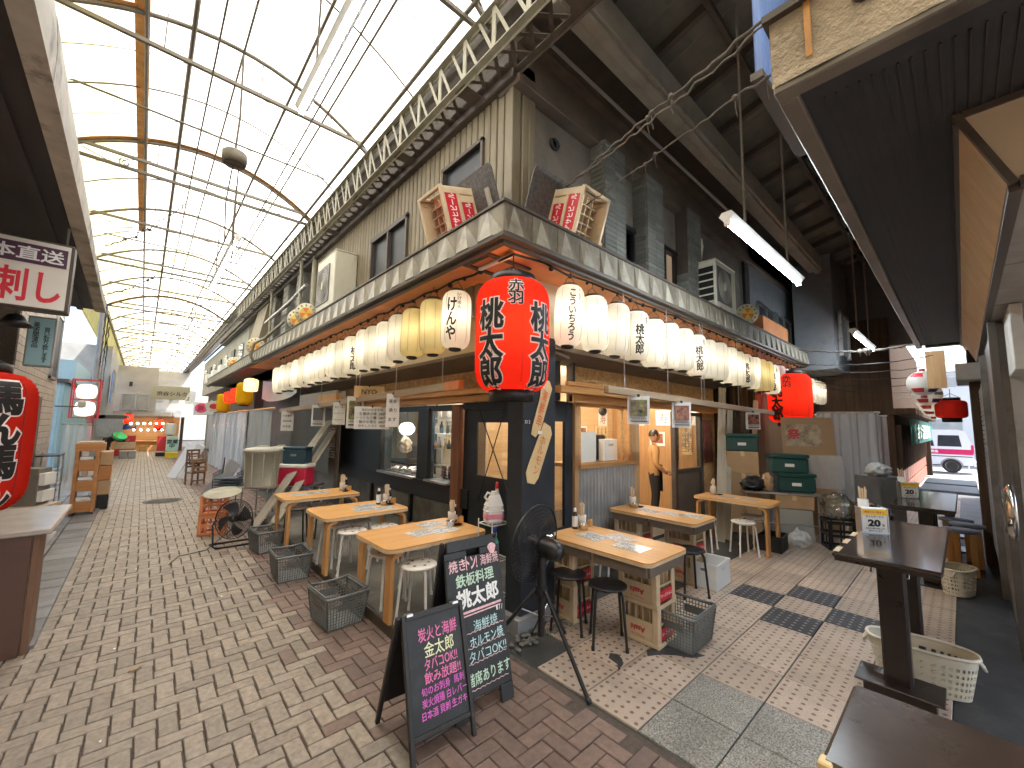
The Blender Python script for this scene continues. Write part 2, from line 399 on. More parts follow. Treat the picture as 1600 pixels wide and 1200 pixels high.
M_whiteseat = pm("white_seat", (.72, .69, .63), .35, var=.06, scale=8, bump=.05, dirt=((.38, .33, .27), .45, 9, .58))
M_whitepl = pm("white_plastic", (.86, .88, .88), .35, var=.04, scale=5, bump=.04)
M_cratepl = pm("cream_crate_plastic", (.63, .49, .32), .42, var=.1, scale=9, bump=.1, dirt=((.33, .22, .13), .4, 6, .56), rv=.06)
M_peachpl = pm("peach_crate_plastic", (.68, .38, .26), .42, var=.1, scale=9, bump=.1, dirt=((.4, .22, .15), .4, 6, .56))
M_cratelbl = pm("faded_crate_label", (.58, .46, .33), .5, var=.1, scale=14)
M_redink = pm("red_ink", (.55, .03, .045), .5, var=.15, scale=30, bump=0)
M_redlabel = pm("red_label", (.62, .02, .035), .4, var=.1, scale=20, bump=0)
M_blackink = pm("black_ink", (.012, .011, .011), .6, var=.2, scale=30, bump=0)
M_basket = pm("grey_basket_plastic", (.15, .16, .155), .4, var=.15, scale=12, bump=.05, dirt=((.24, .23, .2), .35, 8, .58))
M_basketw = pm("ivory_basket_plastic", (.66, .61, .48), .4, var=.08, scale=8, bump=.05, dirt=((.3, .26, .18), .4, 6, .6))
M_steel = pm("brushed_steel", (.5, .5, .5), .3, metal=.9, var=.1, scale=10, bump=.05)
M_chrome = pm("bright_steel", (.65, .65, .66), .16, metal=1, var=.05, scale=10, bump=0)
M_galv = pm("galvanised_sheet", (.33, .33, .325), .42, metal=.35, var=.14, scale=5, bump=.05, dirt=((.14, .15, .16), .4, 3, .55, .7, (6, 6, .6)))
M_steelwall = pm("stainless_wall_panel", (.17, .148, .122), .38, metal=.2, var=.25, scale=2.2, dirt=((.05, .042, .035), .7, 2.5, .5))
M_roofsteel = pm("roof_steel", (.16, .14, .105), .55, metal=.2, var=.2, scale=12, dirt=((.2, .09, .03), .5, 9, .6))
M_trussdk = pm("dark_truss_steel", (.1, .078, .058), .6, var=.25, scale=9, dirt=((.2, .1, .05), .5, 6, .58))
M_trusslt = pm("pale_truss_steel", (.31, .29, .21), .55, var=.15, scale=9, dirt=((.2, .12, .06), .5, 6, .58))
M_wire = pm("black_wire", (.012, .011, .01), .6, var=.2, scale=40, bump=0)
M_dusty = pm("dusty_cable", (.13, .11, .09), .85, var=.35, scale=60, bump=.5, bscale=200)
M_orangeflash = pm("amber_flashing", (.62, .3, .09), .6, var=.25, scale=8, dirt=((.3, .12, .04), .5, 5, .55))
M_acbeige = pm("air_conditioner_ivory", (.58, .55, .44), .45, var=.06, scale=4, bump=.04, dirt=((.3, .26, .17), .45, 2.4, .54, .75, (3, 3, .8)))
M_underside = pm("black_mesh_underside", (.03, .03, .034), .6, var=.25, scale=18, bump=.3, bscale=120, dirt=((.055, .055, .06), .4, 2, .5))
M_plaster = pm("rough_plaster", (.5, .41, .29), .85, var=.2, scale=7, bump=1.0, bscale=40, bdist=.02, dirt=((.2, .15, .1), .6, 3, .52))
M_greyconc = pm("pale_stained_concrete", (.47, .45, .4), .8, var=.18, scale=5, bump=.4, bscale=60, dirt=((.1, .09, .075), .7, 2.2, .5, .64, (1.5, 1.5, .7)), dirt2=((.55, .53, .48), .3, 8, .6))
M_ply = wood("plywood_box", (.42, .29, .15), (.58, .43, .25), 2, .5, 5, .06)
M_plyface = pm("beige_board", (.52, .41, .29), .6, var=.06, scale=3)
M_paperw = pm("white_paper", (.78, .77, .73), .6, var=.04, scale=6, bump=.03, rv=.05)
M_lamin = pm("laminated_sheet", (.72, .72, .69), .2, var=.07, scale=16, bump=.03, rv=.08, dirt=((.45, .38, .34), .3, 14, .56))
M_kraft = pm("kraft_paper", (.66, .48, .24), .65, var=.08, scale=6, bump=.1, bscale=30)
M_card = pm("cardboard", (.43, .28, .15), .7, var=.1, scale=4, bump=.06, dirt=((.3, .19, .1), .4, 2, .55), rv=.08)
M_greenpl = pm("dark_green_crate", (.012, .055, .048), .4, var=.15, scale=8, dirt=((.07, .1, .09), .3, 6, .6))
M_coolbl = pm("navy_cooler", (.03, .06, .085), .4, var=.1, scale=8)
M_redpl = pm("red_cooler", (.55, .02, .06), .4, var=.08, scale=8, bump=.04)
M_binpl = pm("grey_bin_plastic", (.44, .43, .36), .5, var=.08, scale=5, bump=.08, dirt=((.22, .2, .15), .4, 3, .55))
M_glass = glass("window_glass", (.97, .98, .97), .02, .02); M_glassd = glass("shop_glass", (.9, .92, .92), .03, .06)
M_film = film("plastic_sheet", (.93, .95, .97), .4); M_filmd = film("dusty_plastic_sheet", (.5, .5, .46), .6, .3)
M_clear = glass("clear_plastic", (.85, .9, .9), .08, .12)
M_redpaper = paper_shell("red_lantern_paper", (.82, .045, .025), .45, .08)
M_whpaper = paper_shell("white_lantern_paper", (.87, .85, .78), .5, .05)
M_yepaper = paper_shell("yellowed_lantern_paper", (.85, .76, .46), .5, .06)
M_panel = paper_shell("translucent_roof_sheet", (.84, .82, .75), .8, .03, stain=(.4, .34, .22))
M_panely = paper_shell("yellowed_roof_sheet", (.8, .73, .43), .8, .05, stain=(.45, .33, .14))
M_chalk = pm("chalkboard", (.017, .019, .02), .5, var=.4, scale=7, bump=.05, dirt=((.05, .055, .055), .5, 4, .5))
M_ckpink = pm("pink_chalk", (.8, .2, .42), .8, var=.3, scale=90, bump=0); M_ckwhite = pm("white_chalk", (.85, .85, .8), .8, var=.2, scale=90, bump=0)
M_ckgreen = pm("pale_green_chalk", (.55, .72, .55), .8, var=.25, scale=90, bump=0); M_ckcyan = pm("pale_blue_chalk", (.5, .72, .72), .8, var=.3, scale=90, bump=0)
M_ckmag = pm("magenta_chalk", (.8, .15, .6), .8, var=.3, scale=90, bump=0)
M_ckrose = pm("rose_chalk", (.85, .5, .52), .8, var=.3, scale=60, bump=0); M_ckyel = pm("yellow_chalk", (.78, .8, .5), .8, var=.2, scale=90, bump=0)
G_bulb = glow("warm_bulb", (1, .86, .66), 13.5); G_bulbs = [glow("warm_bulb_dim", (1, .84, .62), 8.5), G_bulb, glow("warm_bulb_bright", (1, .88, .7), 17)]; G_bulbr = glow("red_lantern_bulb", (1, .62, .28), 24)
G_tube = glow("fluorescent_tube", (.8, .91, 1), 42); G_tubedim = glow("fluorescent_tube_soft", (.95, .97, 1), 9)
G_room = glow("room_bulb", (1, .86, .7), 110); G_kit = glow("kitchen_lamp", (1, .95, .86), 16)
# ---------------------------------------------------------------- ground, paving, tiles
MWI = camo.matrix_world.inverted()
def screen(p):
    v = MWI @ Vector(p)
    if v.z > -.05: return None
    return (512 + 406.47 * v.x / -v.z, 384 - 406.47 * v.y / -v.z)
def inframe(p, m=15):
    q = screen(p); return q is not None and -m < q[0] < 1024 + m and -m < q[1] < 768 + m
g = MB(); g.box(-300, 300, -300, 300, -.3, -.06); struct("ground", g, M_asph)
g = MB(); g.box(-3.2, 2.262, -9, 36, -.059, -.014); street = struct("street", g, M_joint)
def brick_mesh(L, Wd, name, mat, e=.0035):
    m = MB(); m.box(-L / 2 + .001, L / 2 - .001, -Wd / 2 + e, Wd / 2 - e, -.03, 0, .004); return m.mesh(name, mat)
BW = .1
bl = []
for j in range(-60, 330):
    for i in range(-20, 24):
        u = (i - j) % 4
        if u == 0: bl.append(((i + 1) * BW, (j + .5) * BW, 0))
        elif u == 3: bl.append(((i + .5) * BW, (j + 1) * BW, 1))
bl = [b for b in bl if -1.45 < b[0] < 2.2 and b[1] < 33]
bl.sort(key=lambda b: (0 if inframe((b[0], b[1], 0), 30) else 1, b[0] ** 2 + b[1] ** 2))
def is_red(x, y):
    k = x + .12 * noise.noise((x * .7, y * .5, 2)) + .05 * noise.noise((x * 9, y * 9, 5))
    return k > 1.12 or (y < 2.0 and k > .75 + .1 * y)
meA = {(r, o): brick_mesh(.2, .1, "brick", M_paver_red if r else M_paver, (.0055, .004)[r] if not o else (.0068, .0042)[r]) for r in (0, 1) for o in (0, 1)}
restA, restB = MB(), MB()
for k, (x, y, o) in enumerate(bl):
    red = is_red(x, y)
    if .0 < x - .95 < .3 and random.random() < .08: red = not red
    z = random.uniform(-.002, .0015)
    if k < 300:
        b = link("brick", meA[(1 if red else 0, o)], street, (x, y, z), (random.uniform(-.006, .006), random.uniform(-.006, .006), (math.pi / 2 if o else 0) + random.uniform(-.008, .008)))
    else:
        mb = restB if red else restA
        hx, hy = (.0985, .045) if not o else (.0455 if red else .043, .0985)
        dx, dy = random.uniform(-.0015, .0015), random.uniform(-.0015, .0015)
        if y < 9: mb.box(x - hx + dx, x + hx + dx, y - hy + dy, y + hy + dy, -.03, z, .004)
        else:
            mb.add([(x - hx, y - hy, z), (x + hx, y - hy, z), (x + hx, y + hy, z), (x - hx, y + hy, z), (x - hx, y - hy, z - .03), (x + hx, y - hy, z - .03), (x - hx, y + hy, z - .03), (x + hx, y + hy, z - .03)],
                   [(0, 1, 2, 3), (4, 5, 1, 0), (5, 7, 2, 1), (6, 4, 0, 3)])
tag(obj("brick_field", restA, M_paver, street), kind='stuff')
tag(obj("red_brick_field", restB, M_paver_red, street), kind='stuff')
# manhole cover in the street
mh = thing("manhole_cover", "round dark iron manhole cover set flush in the brick street", "manhole cover", (.48, 11.7, 0))
m = MB(); m.lathe([(.001, .004), (.28, .004), (.28, -.02)], 24); obj("lid", m, M_trimdk, mh)
m = MB(); m.lathe([(.29, -.02), (.29, .006), (.34, .006), (.34, -.02)], 24); obj("rim", m, M_conc, mh)
m = MB()
for a in range(-4, 5): m.box(-math.sqrt(.066 - (a * .05) ** 2), math.sqrt(.066 - (a * .05) ** 2), a * .05 - .008, a * .05 + .008, .004, .008)
obj("rib", m, M_trimdk, mh)

# alley floor: 0.42 m tiles
g = MB(); g.box(2.262, 17.5, -.6, 3.6, -.059, -.012); alley = struct("alley_floor", g, M_wetconc)
TX, TY, X0, Y0 = .42, .408, 2.27, .155
def tile(mat): m = MB(); m.box(-TX / 2 + .004, TX / 2 - .004, -TY / 2 + .004, TY / 2 - .004, -.03, 0, .003); return m.mesh("tile", mat)
T_dot, T_blk, T_gr = tile(M_dot), tile(M_dotb), tile(M_gran)
for i in range(0, 32):
    for j in range(0, 6):
        x, y = X0 + (i + .5) * TX, Y0 + (j + .5) * TY
        if j == 5 and (i > 5 or i == 0): continue
        if j == 5 and i > 3: continue
        gr = i < 2 and j < 3; bk = (i, j) in ((6, 3), (5, 2), (7, 2), (6, 1))
        link("tile", T_gr if gr else T_blk if bk else T_dot, alley, (x, y, random.uniform(-.0015, .0015)), (random.uniform(-.003, .003), random.uniform(-.003, .003), random.choice((0, math.pi))))
for k in range(-1, -8, -1):   # granite slabs go on in front of the lens
    for i in range(2):
        link("tile", T_gr, alley, (X0 + (i + .5) * TX, Y0 + (k + .5) * TY, 0))
def patch(pts, z=.004):
    m = MB(); m.prism([(x, y, -.01) for x, y in pts], (0, 0, z + .01)); obj("repair_patch", m, M_asph, alley)
patch([(2.69, 1.785), (2.75, 1.83), (2.77, 1.92), (2.83, 1.95), (2.86, 1.9), (2.83, 1.84), (2.78, 1.8)])
patch([(3.08, 1.78), (3.3, 1.74), (3.33, 1.62), (3.36, 1.45), (3.26, 1.5), (3.2, 1.6), (3.12, 1.68), (3.02, 1.74)])
m = MB(); m.box(2.9, 14, 2.2, 3.25, -.04, -.001); obj("dark_floor", m, M_wetconc, alley)
g = MB(); g.sheet(lambda u, v: (2.6 + 15 * u, -.62 + .77 * v, -.004 + .012 * noise.noise((u * 30, v * 3, 0))), 90, 8); struct("asphalt_strip", g, M_asph)
# concrete platform under the street-side tables
pl = thing("table_platform", "low stained concrete platform under the tables along the street", "platform")
m = MB(); m.box(1.66, 3.5, 3.02, 8.6, -.05, .1, .008); obj("slab", m, M_conc, pl)
m = MB(); m.box(1.64, 1.66, 3.02, 8.6, -.05, .095, .004); obj("edge_strip", m, M_trimdk, pl)
st = thing("pillar_step", "checker plate metal step at the foot of the dark corner pillar", "step")
m = MB(); m.box(2.46, 3.0, 2.6, 3.02, -.05, .12, .004); obj("plate", m, M_galv, st)
m = MB()
for i in range(12):
    for j in range(4):
        a = .7 if (i + j) % 2 else -.7; cx, cz = 2.49 + i * .045, .02 + j * .028
        m.box(-.014, .014, -.0025, 0, -.003, .003, 0, M=Matrix.Translation((cx, 2.6, cz)) @ Matrix.Rotation(a, 4, 'Y'))
obj("tread_pattern", m, M_galv, st)
m = MB()
random.seed(3)
for k in range(60):
    x, y = random.uniform(2.3, 2.95), random.uniform(2.42, 2.6); r = random.uniform(.008, .03)
    m.sphere((x, y, r * .3), r, 6, 4, .6)
tag(obj("rubble", m, M_conc), "dirt and broken concrete along the pillar step", None, kind='stuff')
# left kerb apron
ap = struct("left_pavement", MB().box(-3.2, -.5, 4.9, 16, -.05, -.004), M_joint)
ks = []
for j in range(0, 36):
    for i in range(0, 4):
        x, y = -.62 - i * .3, 5.0 + j * .3
        link("slab", None, ap) if False else ks.append((x, y))
_m = MB(); _m.box(-.145, .145, -.145, .145, -.02, .03, .004); me_sl = _m.mesh("paving_slab", pm("kerb_slab", (.17, .165, .165), .55, var=.2, scale=6, bump=.2, rv=.25, dirt=((.06, .05, .045), .6, 2, .5)))
for x, y in ks: link("paving_slab", me_sl, ap, (x, y, random.uniform(-.003, .002)))
# ---------------------------------------------------------------- the corner restaurant building
bld = thing("corner_building", "two-storey corner restaurant with ribbed beige siding and dark panelled shopfront", "building", (2.65, 2.99, 0))
BO = Vector((2.65, 2.99, 0))
def bp(name, m, mat): # a part of the building, modelled in world coordinates
    m.v = [(x - BO.x, y - BO.y, z - BO.z) for x, y, z in m.v]; return obj(name, m, mat, bld)
# -- upper storey, street side: vertical siding boards
m = MB(); m.box(2.68, 2.9, 3.0, 9.5, 3.3, 5.5); m.box(2.72, 6.9, 3.05, 3.2, 3.3, 5.6); bp("wall", m, M_trimdk)
def siding(h): m = MB(); m.prism([(0, -.053, 0), (-.022, -.048, 0), (-.03, -.034, 0), (-.03, .034, 0), (-.022, .048, 0), (0, .053, 0), (.012, .053, 0), (.012, -.053, 0)], (0, 0, h)); return m.mesh("siding_board", M_siding)
me_full, me_lo, me_hi = siding(2.1), siding(1.28), siding(.7)
y = 3.06; k = 0
while y < 9.45:
    segs = [(me_full, 3.35)]
    if 5.2 < y < 6.45: segs = [(me_hi, 4.75)]
    if 3.5 < y < 4.25: segs = [(me_hi, 4.95), (me_lo, 2.95)]
    for me, z in segs:
        link("siding_board", me, bld, (2.67 - BO.x + random.uniform(-.003, .003), y - BO.y, z - (0 if z != 2.95 else 0)))
    y += .118
for x in (2.71, 2.83, 2.93):
    me = siding(2.25); link("siding_board", me, bld, (x - BO.x, 3.0 - BO.y, 3.35), (0, 0, math.pi / 2))
m = MB(); m.box(2.63, 2.7, 2.965, 3.03, 3.35, 5.6, .006); bp("corner_post", m, M_siding)
# window openings
wn = bp("window", MB().box(2.66, 2.69, 5.25, 6.42, 3.6, 4.72), M_dark)
m = MB()
for a in ((5.2, 5.25, 3.6, 4.77), (6.42, 6.47, 3.6, 4.77), (5.2, 6.47, 4.72, 4.8), (5.8, 5.85, 3.6, 4.72)): m.box(2.6, 2.68, *a, .004)
m.v = [(x - BO.x, y - BO.y, z) for x, y, z in m.v]; obj("frame", m, M_trimdk, wn)
wn = bp("window", MB().box(2.66, 2.69, 3.48, 4.26, 4.3, 4.95), M_dark)
m = MB()
for a in ((3.44, 3.48, 4.25, 5.0), (4.26, 4.3, 4.25, 5.0), (3.44, 4.3, 4.95, 5.0), (3.44, 4.3, 4.25, 4.3)): m.box(2.6, 2.68, *a, .004)
m.v = [(x - BO.x, y - BO.y, z) for x, y, z in m.v]; obj("frame", m, M_trimdk, wn)
m = MB(); m.cyl((2.6, 9.5, 3.4), (2.6, 9.5, 5.6), .06, 12); m.cyl((2.6, 9.5, 5.45), (2.6, 9.5, 5.6), .075, 12); bp("drain_pipe", m, M_trusslt)
m = MB(); m.box(2.5, 2.9, 2.9, 24, 5.46, 5.6, .01); m.box(2.56, 2.75, 2.9, 24, 5.36, 5.46, .01); bp("eave_beam", m, M_trimdk)
# -- alley side upper storey: panels between brick pilasters
M_tilepil = pm("grey_green_brick", (.155, .155, .135), .5, var=.15, scale=12, rv=.2, dirt=((.07, .07, .06), .5, 3, .55))
_b = MB(); _b.box(-.113, .113, -.02, .012, .003, .062, .003); me_tb = _b.mesh("brick", M_tilepil)
_b = MB(); _b.box(-.113, .113, -.02, .012, .003, .062, .003, M=Matrix.Rotation(math.pi / 2, 4, 'Z')); me_tb2 = _b.mesh("brick", M_tilepil)
pils = [(4.03, 4.5), (5.05, 5.5), (6.35, 6.75)]
nb = 0; rest = MB()
for a, b in pils:
    m = MB(); m.box(a + .01, b - .01, 2.81, 3.06, 3.4, 5.35); bp("pilaster", m, M_trimdk)
    for r in range(30):
        z = 3.4 + r * .065
        for c in range(2):
            x = a + .115 + c * .23 + (.0 if r % 2 else -.0)
            if nb < 220:
                link("brick", me_tb, bld, (x - BO.x, 2.81 - BO.y, z)); nb += 1
            else: rest.box(x - .113, x + .113, 2.79, 2.82, z + .003, z + .062, .003)
        if nb < 220: link("brick", me_tb2, bld, (a - BO.x + .002, 2.93 - BO.y, z)); nb += 1
if rest.v: tag(bp("brick_facing", rest, M_tilepil), kind='stuff')
M_soot = (pm("sooty_wall_panel", (.18, .155, .125), .7, var=.25, scale=3, bump=.2, dirt=((.07, .06, .05), .6, 1.6, .5)))
for c in ((3.0, 4.03, 3.0, 3.04, 4.35, 5.3), (4.5, 5.05, 3.02, 3.06, 4.55, 5.3), (5.5, 6.35, 3.02, 3.06, 4.6, 5.3), (6.75, 9.5, 3.0, 3.05, 3.4, 5.6), (5.5, 6.35, 3.02, 3.06, 3.3, 3.75)): bp('wall_panel', MB().box(*c), M_soot)
m = MB(); m.lathe([(.0, 0), (.06, 0), (.075, .02), (.065, .05), (.05, .05), (.04, .015)], 16, (0, 0, 0)); o = obj("vent_pipe", m, M_black, bld, M=Matrix.Translation((3.3 - BO.x, 3.0 - BO.y, 5.0)) @ Matrix.Rotation(math.pi / 2, 4, 'X'))
for a, b, z0, z1 in ((3.0, 4.03, 3.5, 4.33), (4.52, 5.03, 3.5, 4.53), (5.55, 6.3, 3.78, 4.58)):
    w = bp("window", MB().box(a, b, 3.05, 3.08, z0, z1), M_dark if a < 5.5 else glow("lit_blind", (1, .72, .5), .16))
    m = MB()
    for c in ((a, a + .05, z0, z1), (b - .05, b, z0, z1), ((a + b) / 2 - .025, (a + b) / 2 + .025, z0, z1)): m.box(c[0], c[1], 2.98, 3.045, c[2], c[3], .004)
    m.box(a, b, 2.96, 3.047, z1 - .04, z1 + .03, .004); m.box(a, b, 2.96, 3.047, z0 - .03, z0 + .04, .004)
    m.v = [(x - BO.x, y - BO.y, z) for x, y, z in m.v]; obj("frame", m, M_black, w)
m = MB(); m.box(2.62, 13.5, 2.86, 3.2, 5.32, 5.42, .01); m.box(2.62, 13.5, 2.9, 3.2, 5.42, 5.8); m.box(2.62, 13.5, 2.78, 2.95, 5.78, 5.9, .01); bp("cornice", m, pm("rusty_cornice", (.12, .09, .065), .7, var=.3, scale=3, bump=.2, dirt=((.2, .1, .06), .5, 2.2, .56)))
m = MB(); m.box(9.5, 16, 2.9, 3.3, 2.5, 6.2); bp("rear_wall", m, pm("dim_rear_wall", (.16, .17, .18), .8, var=.2, scale=2, dirt=((.05, .05, .05), .5, 2, .5)))
for a in (9.9, 11.3):
    w = bp("window", MB().box(a, a + 1.1, 2.885, 2.91, 3.7, 4.5), M_dark); m = MB()
    for c in ((a - .04, a, 3.66, 4.54), (a + 1.1, a + 1.14, 3.66, 4.54), (a + .52, a + .58, 3.66, 4.54)): m.box(c[0], c[1], 2.85, 2.9, c[2], c[3])
    m.box(a - .04, a + 1.14, 2.85, 2.9, 4.5, 4.56); m.box(a - .04, a + 1.14, 2.85, 2.9, 3.62, 3.7)
    m.v = [(x - BO.x, y - BO.y, z) for x, y, z in m.v]; obj("frame", m, M_steel, w)
# -- ground floor, street side (plane x = 3.5)
m = MB()
m.box(3.5, 3.56, 4.78, 9.9, .55, .82, .004); m.box(3.5, 3.56, 8.02, 9.9, .82, 2.0, .004); m.box(3.5, 3.56, 4.78, 9.9, 1.98, 2.04)
m.box(3.47, 3.6, 5.86, 6.2, .8, 2.0, .004); m.box(3.46, 3.7, 7.6, 8.06, .8, 2.0, .004); m.box(3.44, 3.62, 5.18, 8.06, .8, .84, .004)
m.box(3.5, 3.55, 3.3, 3.42, 0, 2.05, .004); m.box(3.48, 3.56, 3.38, 4.9, 1.96, 2.06, .004)
bp("shopfront_panel", m, M_dark)
m = MB(); m.box(3.52, 3.58, 4.78, 9.9, .1, .55); bp("plinth_wall", m, M_conc)
for y in (6.35, 7.95): bp("plinth_post", MB().box(3.46, 3.52, y, y + .07, .1, .56, .003), M_black)
bp("door_post", MB().box(3.45, 3.57, 4.95, 5.16, .1, 2.03, .006), wood("red_brown_post", (.16, .06, .03), (.3, .13, .06), 2, .5, 10, .1))
dr = bp("door", MB().box(3.52, 3.55, 3.44, 4.93, .1, 1.05).box(3.52, 3.55, 3.44, 3.72, 1.05, 1.96).box(3.52, 3.55, 4.62, 4.93, 1.05, 1.96).box(3.52, 3.55, 3.72, 4.62, 1.78, 1.96), M_dark)
obj("pane", MB().box(3.532 - BO.x, 3.54 - BO.x, 3.72 - BO.y, 4.62 - BO.y, 1.05, 1.78), M_glassd, dr)
m = MB(); m.cyl((3.49 - BO.x, 3.5 - BO.y, .75), (3.49 - BO.x, 3.5 - BO.y, 1.15), .014, 8); obj("handle", m, M_steel, dr)
for ys in ((5.18, 5.86), (6.2, 7.6)):
    w = bp("window", MB().box(3.505, 3.51, ys[0], ys[1], .84, 1.98), M_glass)
    mm = MB(); mm.box(3.5 - BO.x, 3.53 - BO.x, ys[0] - BO.y, ys[1] - BO.y, .84, .87).box(3.5 - BO.x, 3.53 - BO.x, ys[0] - BO.y, ys[1] - BO.y, 1.95, 1.98)
    obj("frame", mm, M_black, w)
# counters seen through the kitchen windows
bp("sill_shelf", MB().box(3.4, 3.9, 6.25, 7.6, .82, .86, .004).box(3.4, 3.9, 5.2, 5.85, .84, .87, .004), M_steel)
lou = bp("louvre_shutter", MB().box(3.42, 3.5, 9.92, 10.0, .1, 2.3, .004).box(3.42, 3.5, 11.25, 11.35, .1, 2.3, .004).box(3.44, 3.5, 10.0, 11.25, .1, .9).box(3.42, 3.5, 10, 11.25, 2.22, 2.3), pm("shutter_frame", (.4, .33, .25), .6, var=.15, scale=3))
_m = MB(); _m.box(-.035, .035, -.62, .62, -.004, .004, 0, M=Matrix.Rotation(.7, 4, 'Y')); me_l = _m.mesh("slat", pm("louvre_slat", (.34, .25, .18), .6, var=.2, scale=6, rv=.1))
for k in range(21): link("slat", me_l, lou, (3.46 - BO.x, 10.62 - BO.y, .95 + k * .062))
bp("side_wall", MB().box(3.4, 3.55, 11.35, 26, 0, 3.3), pm("dim_side_wall", (.2, .19, .17), .7, var=.2, scale=2))
# lintel timbers, street side
m = MB(); m.box(3.36, 3.46, 3.3, 9.6, 2.06, 2.15, .004); bp("lintel_beam", m, M_lumbery)
m = MB(); m.box(3.28, 3.4, 3.3, 9.6, 2.16, 2.24, .004); bp("lintel_beam", m, M_lumbery)
m = MB(); m.box(3.47, 3.5, 3.3, 9.6, 2.06, 2.6); bp("strand_board_band", m, M_osb)
# -- ground floor, alley side (plane y = 3.3)
m = MB(); m.box(3.5, 3.62, 3.28, 3.33, 0, 2.05, .004).box(3.86, 4.0, 3.28, 3.33, 0, 2.05, .004).box(3.62, 3.86, 3.28, 3.33, 0, .55).box(3.62, 3.86, 3.28, 3.33, 1.8, 2.05); bp("shopfront_panel", m, M_dark)
bp("pane", MB().box(3.62, 3.86, 3.3, 3.306, .55, 1.8), M_glassd)
m = MB(); m.box(4.0, 4.08, 3.24, 3.34, 0, 2.04, .004).box(5.3, 5.5, 3.24, 3.34, 0, 2.04, .004); bp("door_post", m, M_lumberz)
w = bp("window", MB().box(4.08, 5.3, 3.3, 3.306, 1.27, 2.02), M_glass)
m = MB()
for a in ((4.08, 4.13, 1.25, 2.04), (5.25, 5.3, 1.25, 2.04), (5.06, 5.1, 1.25, 2.04)): m.box(a[0] - BO.x, a[1] - BO.x, 3.25 - BO.y, 3.33 - BO.y, a[2], a[3], .003)
m.box(4.06 - BO.x, 5.34 - BO.x, 3.2 - BO.y, 3.36 - BO.y, 1.22, 1.27, .004); m.box(4.08 - BO.x, 5.3 - BO.x, 3.25 - BO.y, 3.33 - BO.y, 2.0, 2.04, .003); obj("frame", m, M_lumber, w)
m = MB()   # corrugated wainscot
xs = [4.06 + i * .0145 for i in range(89)]
for i in range(88):
    f = lambda x: 3.235 + .017 * math.cos((x - 4.06) / .0725 * 2 * math.pi)
    m.quad((xs[i], f(xs[i]), .02), (xs[i + 1], f(xs[i + 1]), .02), (xs[i + 1], f(xs[i + 1]), 1.22), (xs[i], f(xs[i]), 1.22))
m.sm = [True] * len(m.f); bp("corrugated_wainscot", m, M_galv)
m = MB(); m.box(3.9, 9.0, 3.18, 3.26, 2.04, 2.13, .004); bp("lintel_beam", m, M_lumber)
m = MB(); m.box(3.55, 9.0, 3.08, 3.2, 2.14, 2.22, .004); bp("lintel_beam", m, M_lumber)
m = MB(); m.box(3.7, 7.6, 3.1, 3.15, 2.23, 2.28, .004); bp("lintel_beam", m, M_lumber)
m = MB(); m.box(3.95, 8.6, 3.28, 3.31, 2.1, 2.6); bp("strand_board_band", m, M_osb)
m = MB(); m.box(3.52, 3.7, 3.22, 3.3, 2.05, 2.6).box(3.9, 3.95, 3.2, 3.3, 2.05, 2.6); bp("transom_frame", m, M_dark)
# sliding doors at the right of the doorway
sd = bp("sliding_door", MB().box(6.58, 6.66, 3.22, 3.3, 0, 2.02, .003).box(6.72, 6.8, 3.28, 3.34, 0, 2.02, .003).box(7.55, 7.66, 3.22, 3.3, 0, 2.02, .003).box(6.66, 7.55, 3.23, 3.29, .98, 1.05, .003).box(6.66, 7.55, 3.23, 3.29, 0, .06).box(6.66, 7.55, 3.23, 3.29, 1.96, 2.02), M_trimdk)
obj("pane", MB().box(6.66 - BO.x, 7.55 - BO.x, 3.255 - BO.y, 3.26 - BO.y, 1.05, 1.96), M_glassd, sd)
obj("panel", MB().box(6.66 - BO.x, 7.55 - BO.x, 3.25 - BO.y, 3.275 - BO.y, .06, .98), M_brownceil, sd)
m = MB(); m.box(7.68, 8.35, 3.28, 3.32, 0, 2.05); bp("strand_board_panel", m, M_osb)
m = MB(); m.box(8.35, 8.5, 3.15, 3.3, 0, 2.6, .005); bp("door_post", m, M_darkwood)
for x, y, z1 in ((8.62, 3.05, 2.6), (8.85, 3.0, 2.6)): m = MB(); m.cyl((x, y, 0), (x, y, z1), .075, 12); bp("round_post", m, M_darkwood)
m = MB(); m.box(9.1, 9.2, 2.8, 2.9, 0, 2.6, .005).box(9.26, 9.33, 2.84, 2.9, 0, 2.6, .005); bp("door_post", m, M_darkwood)
bp("side_wall", MB().box(8.5, 9.2, 3.28, 3.34, 0, 2.6), M_darkwood)
bp("side_wall", MB().box(9.2, 15.5, 2.95, 3.05, 0, 3.2), wood("brown_plank_wall", (.13, .075, .04), (.24, .15, .08), 2, .6, 7, .15))
# pillar and entrance canopy ceiling
pil = bp("corner_pillar", MB().box(2.52, 2.96, 2.64, 2.84, .02, 2.6, .006), M_dark)
m = MB(); m.box(2.98, 12.5, 2.95, 3.0, 2.6, 3.3).box(2.93, 2.98, 2.95, 14, 2.6, 3.3); bp("cream_header", m, M_cream); bp("pillar_beam", MB().box(2.5, 2.98, 2.66, 2.95, 2.6, 2.72).box(2.5, 2.93, 2.95, 3.1, 2.6, 2.72), M_cream)
m = MB(); m.prism([(2.98, 2.94, 2.605), (2.98, 3.32, 2.5), (2.98, 3.32, 2.53), (2.98, 2.94, 2.635)], (9.5, 0, 0)); bp("entrance_ceiling", m, M_brownceil); m = MB(); m.prism([(2.92, 2.94, 2.6), (3.52, 2.94, 2.5), (3.52, 2.94, 2.53), (2.92, 2.94, 2.63)], (0, 11, 0)); bp("entrance_ceiling", m, M_brownceil)
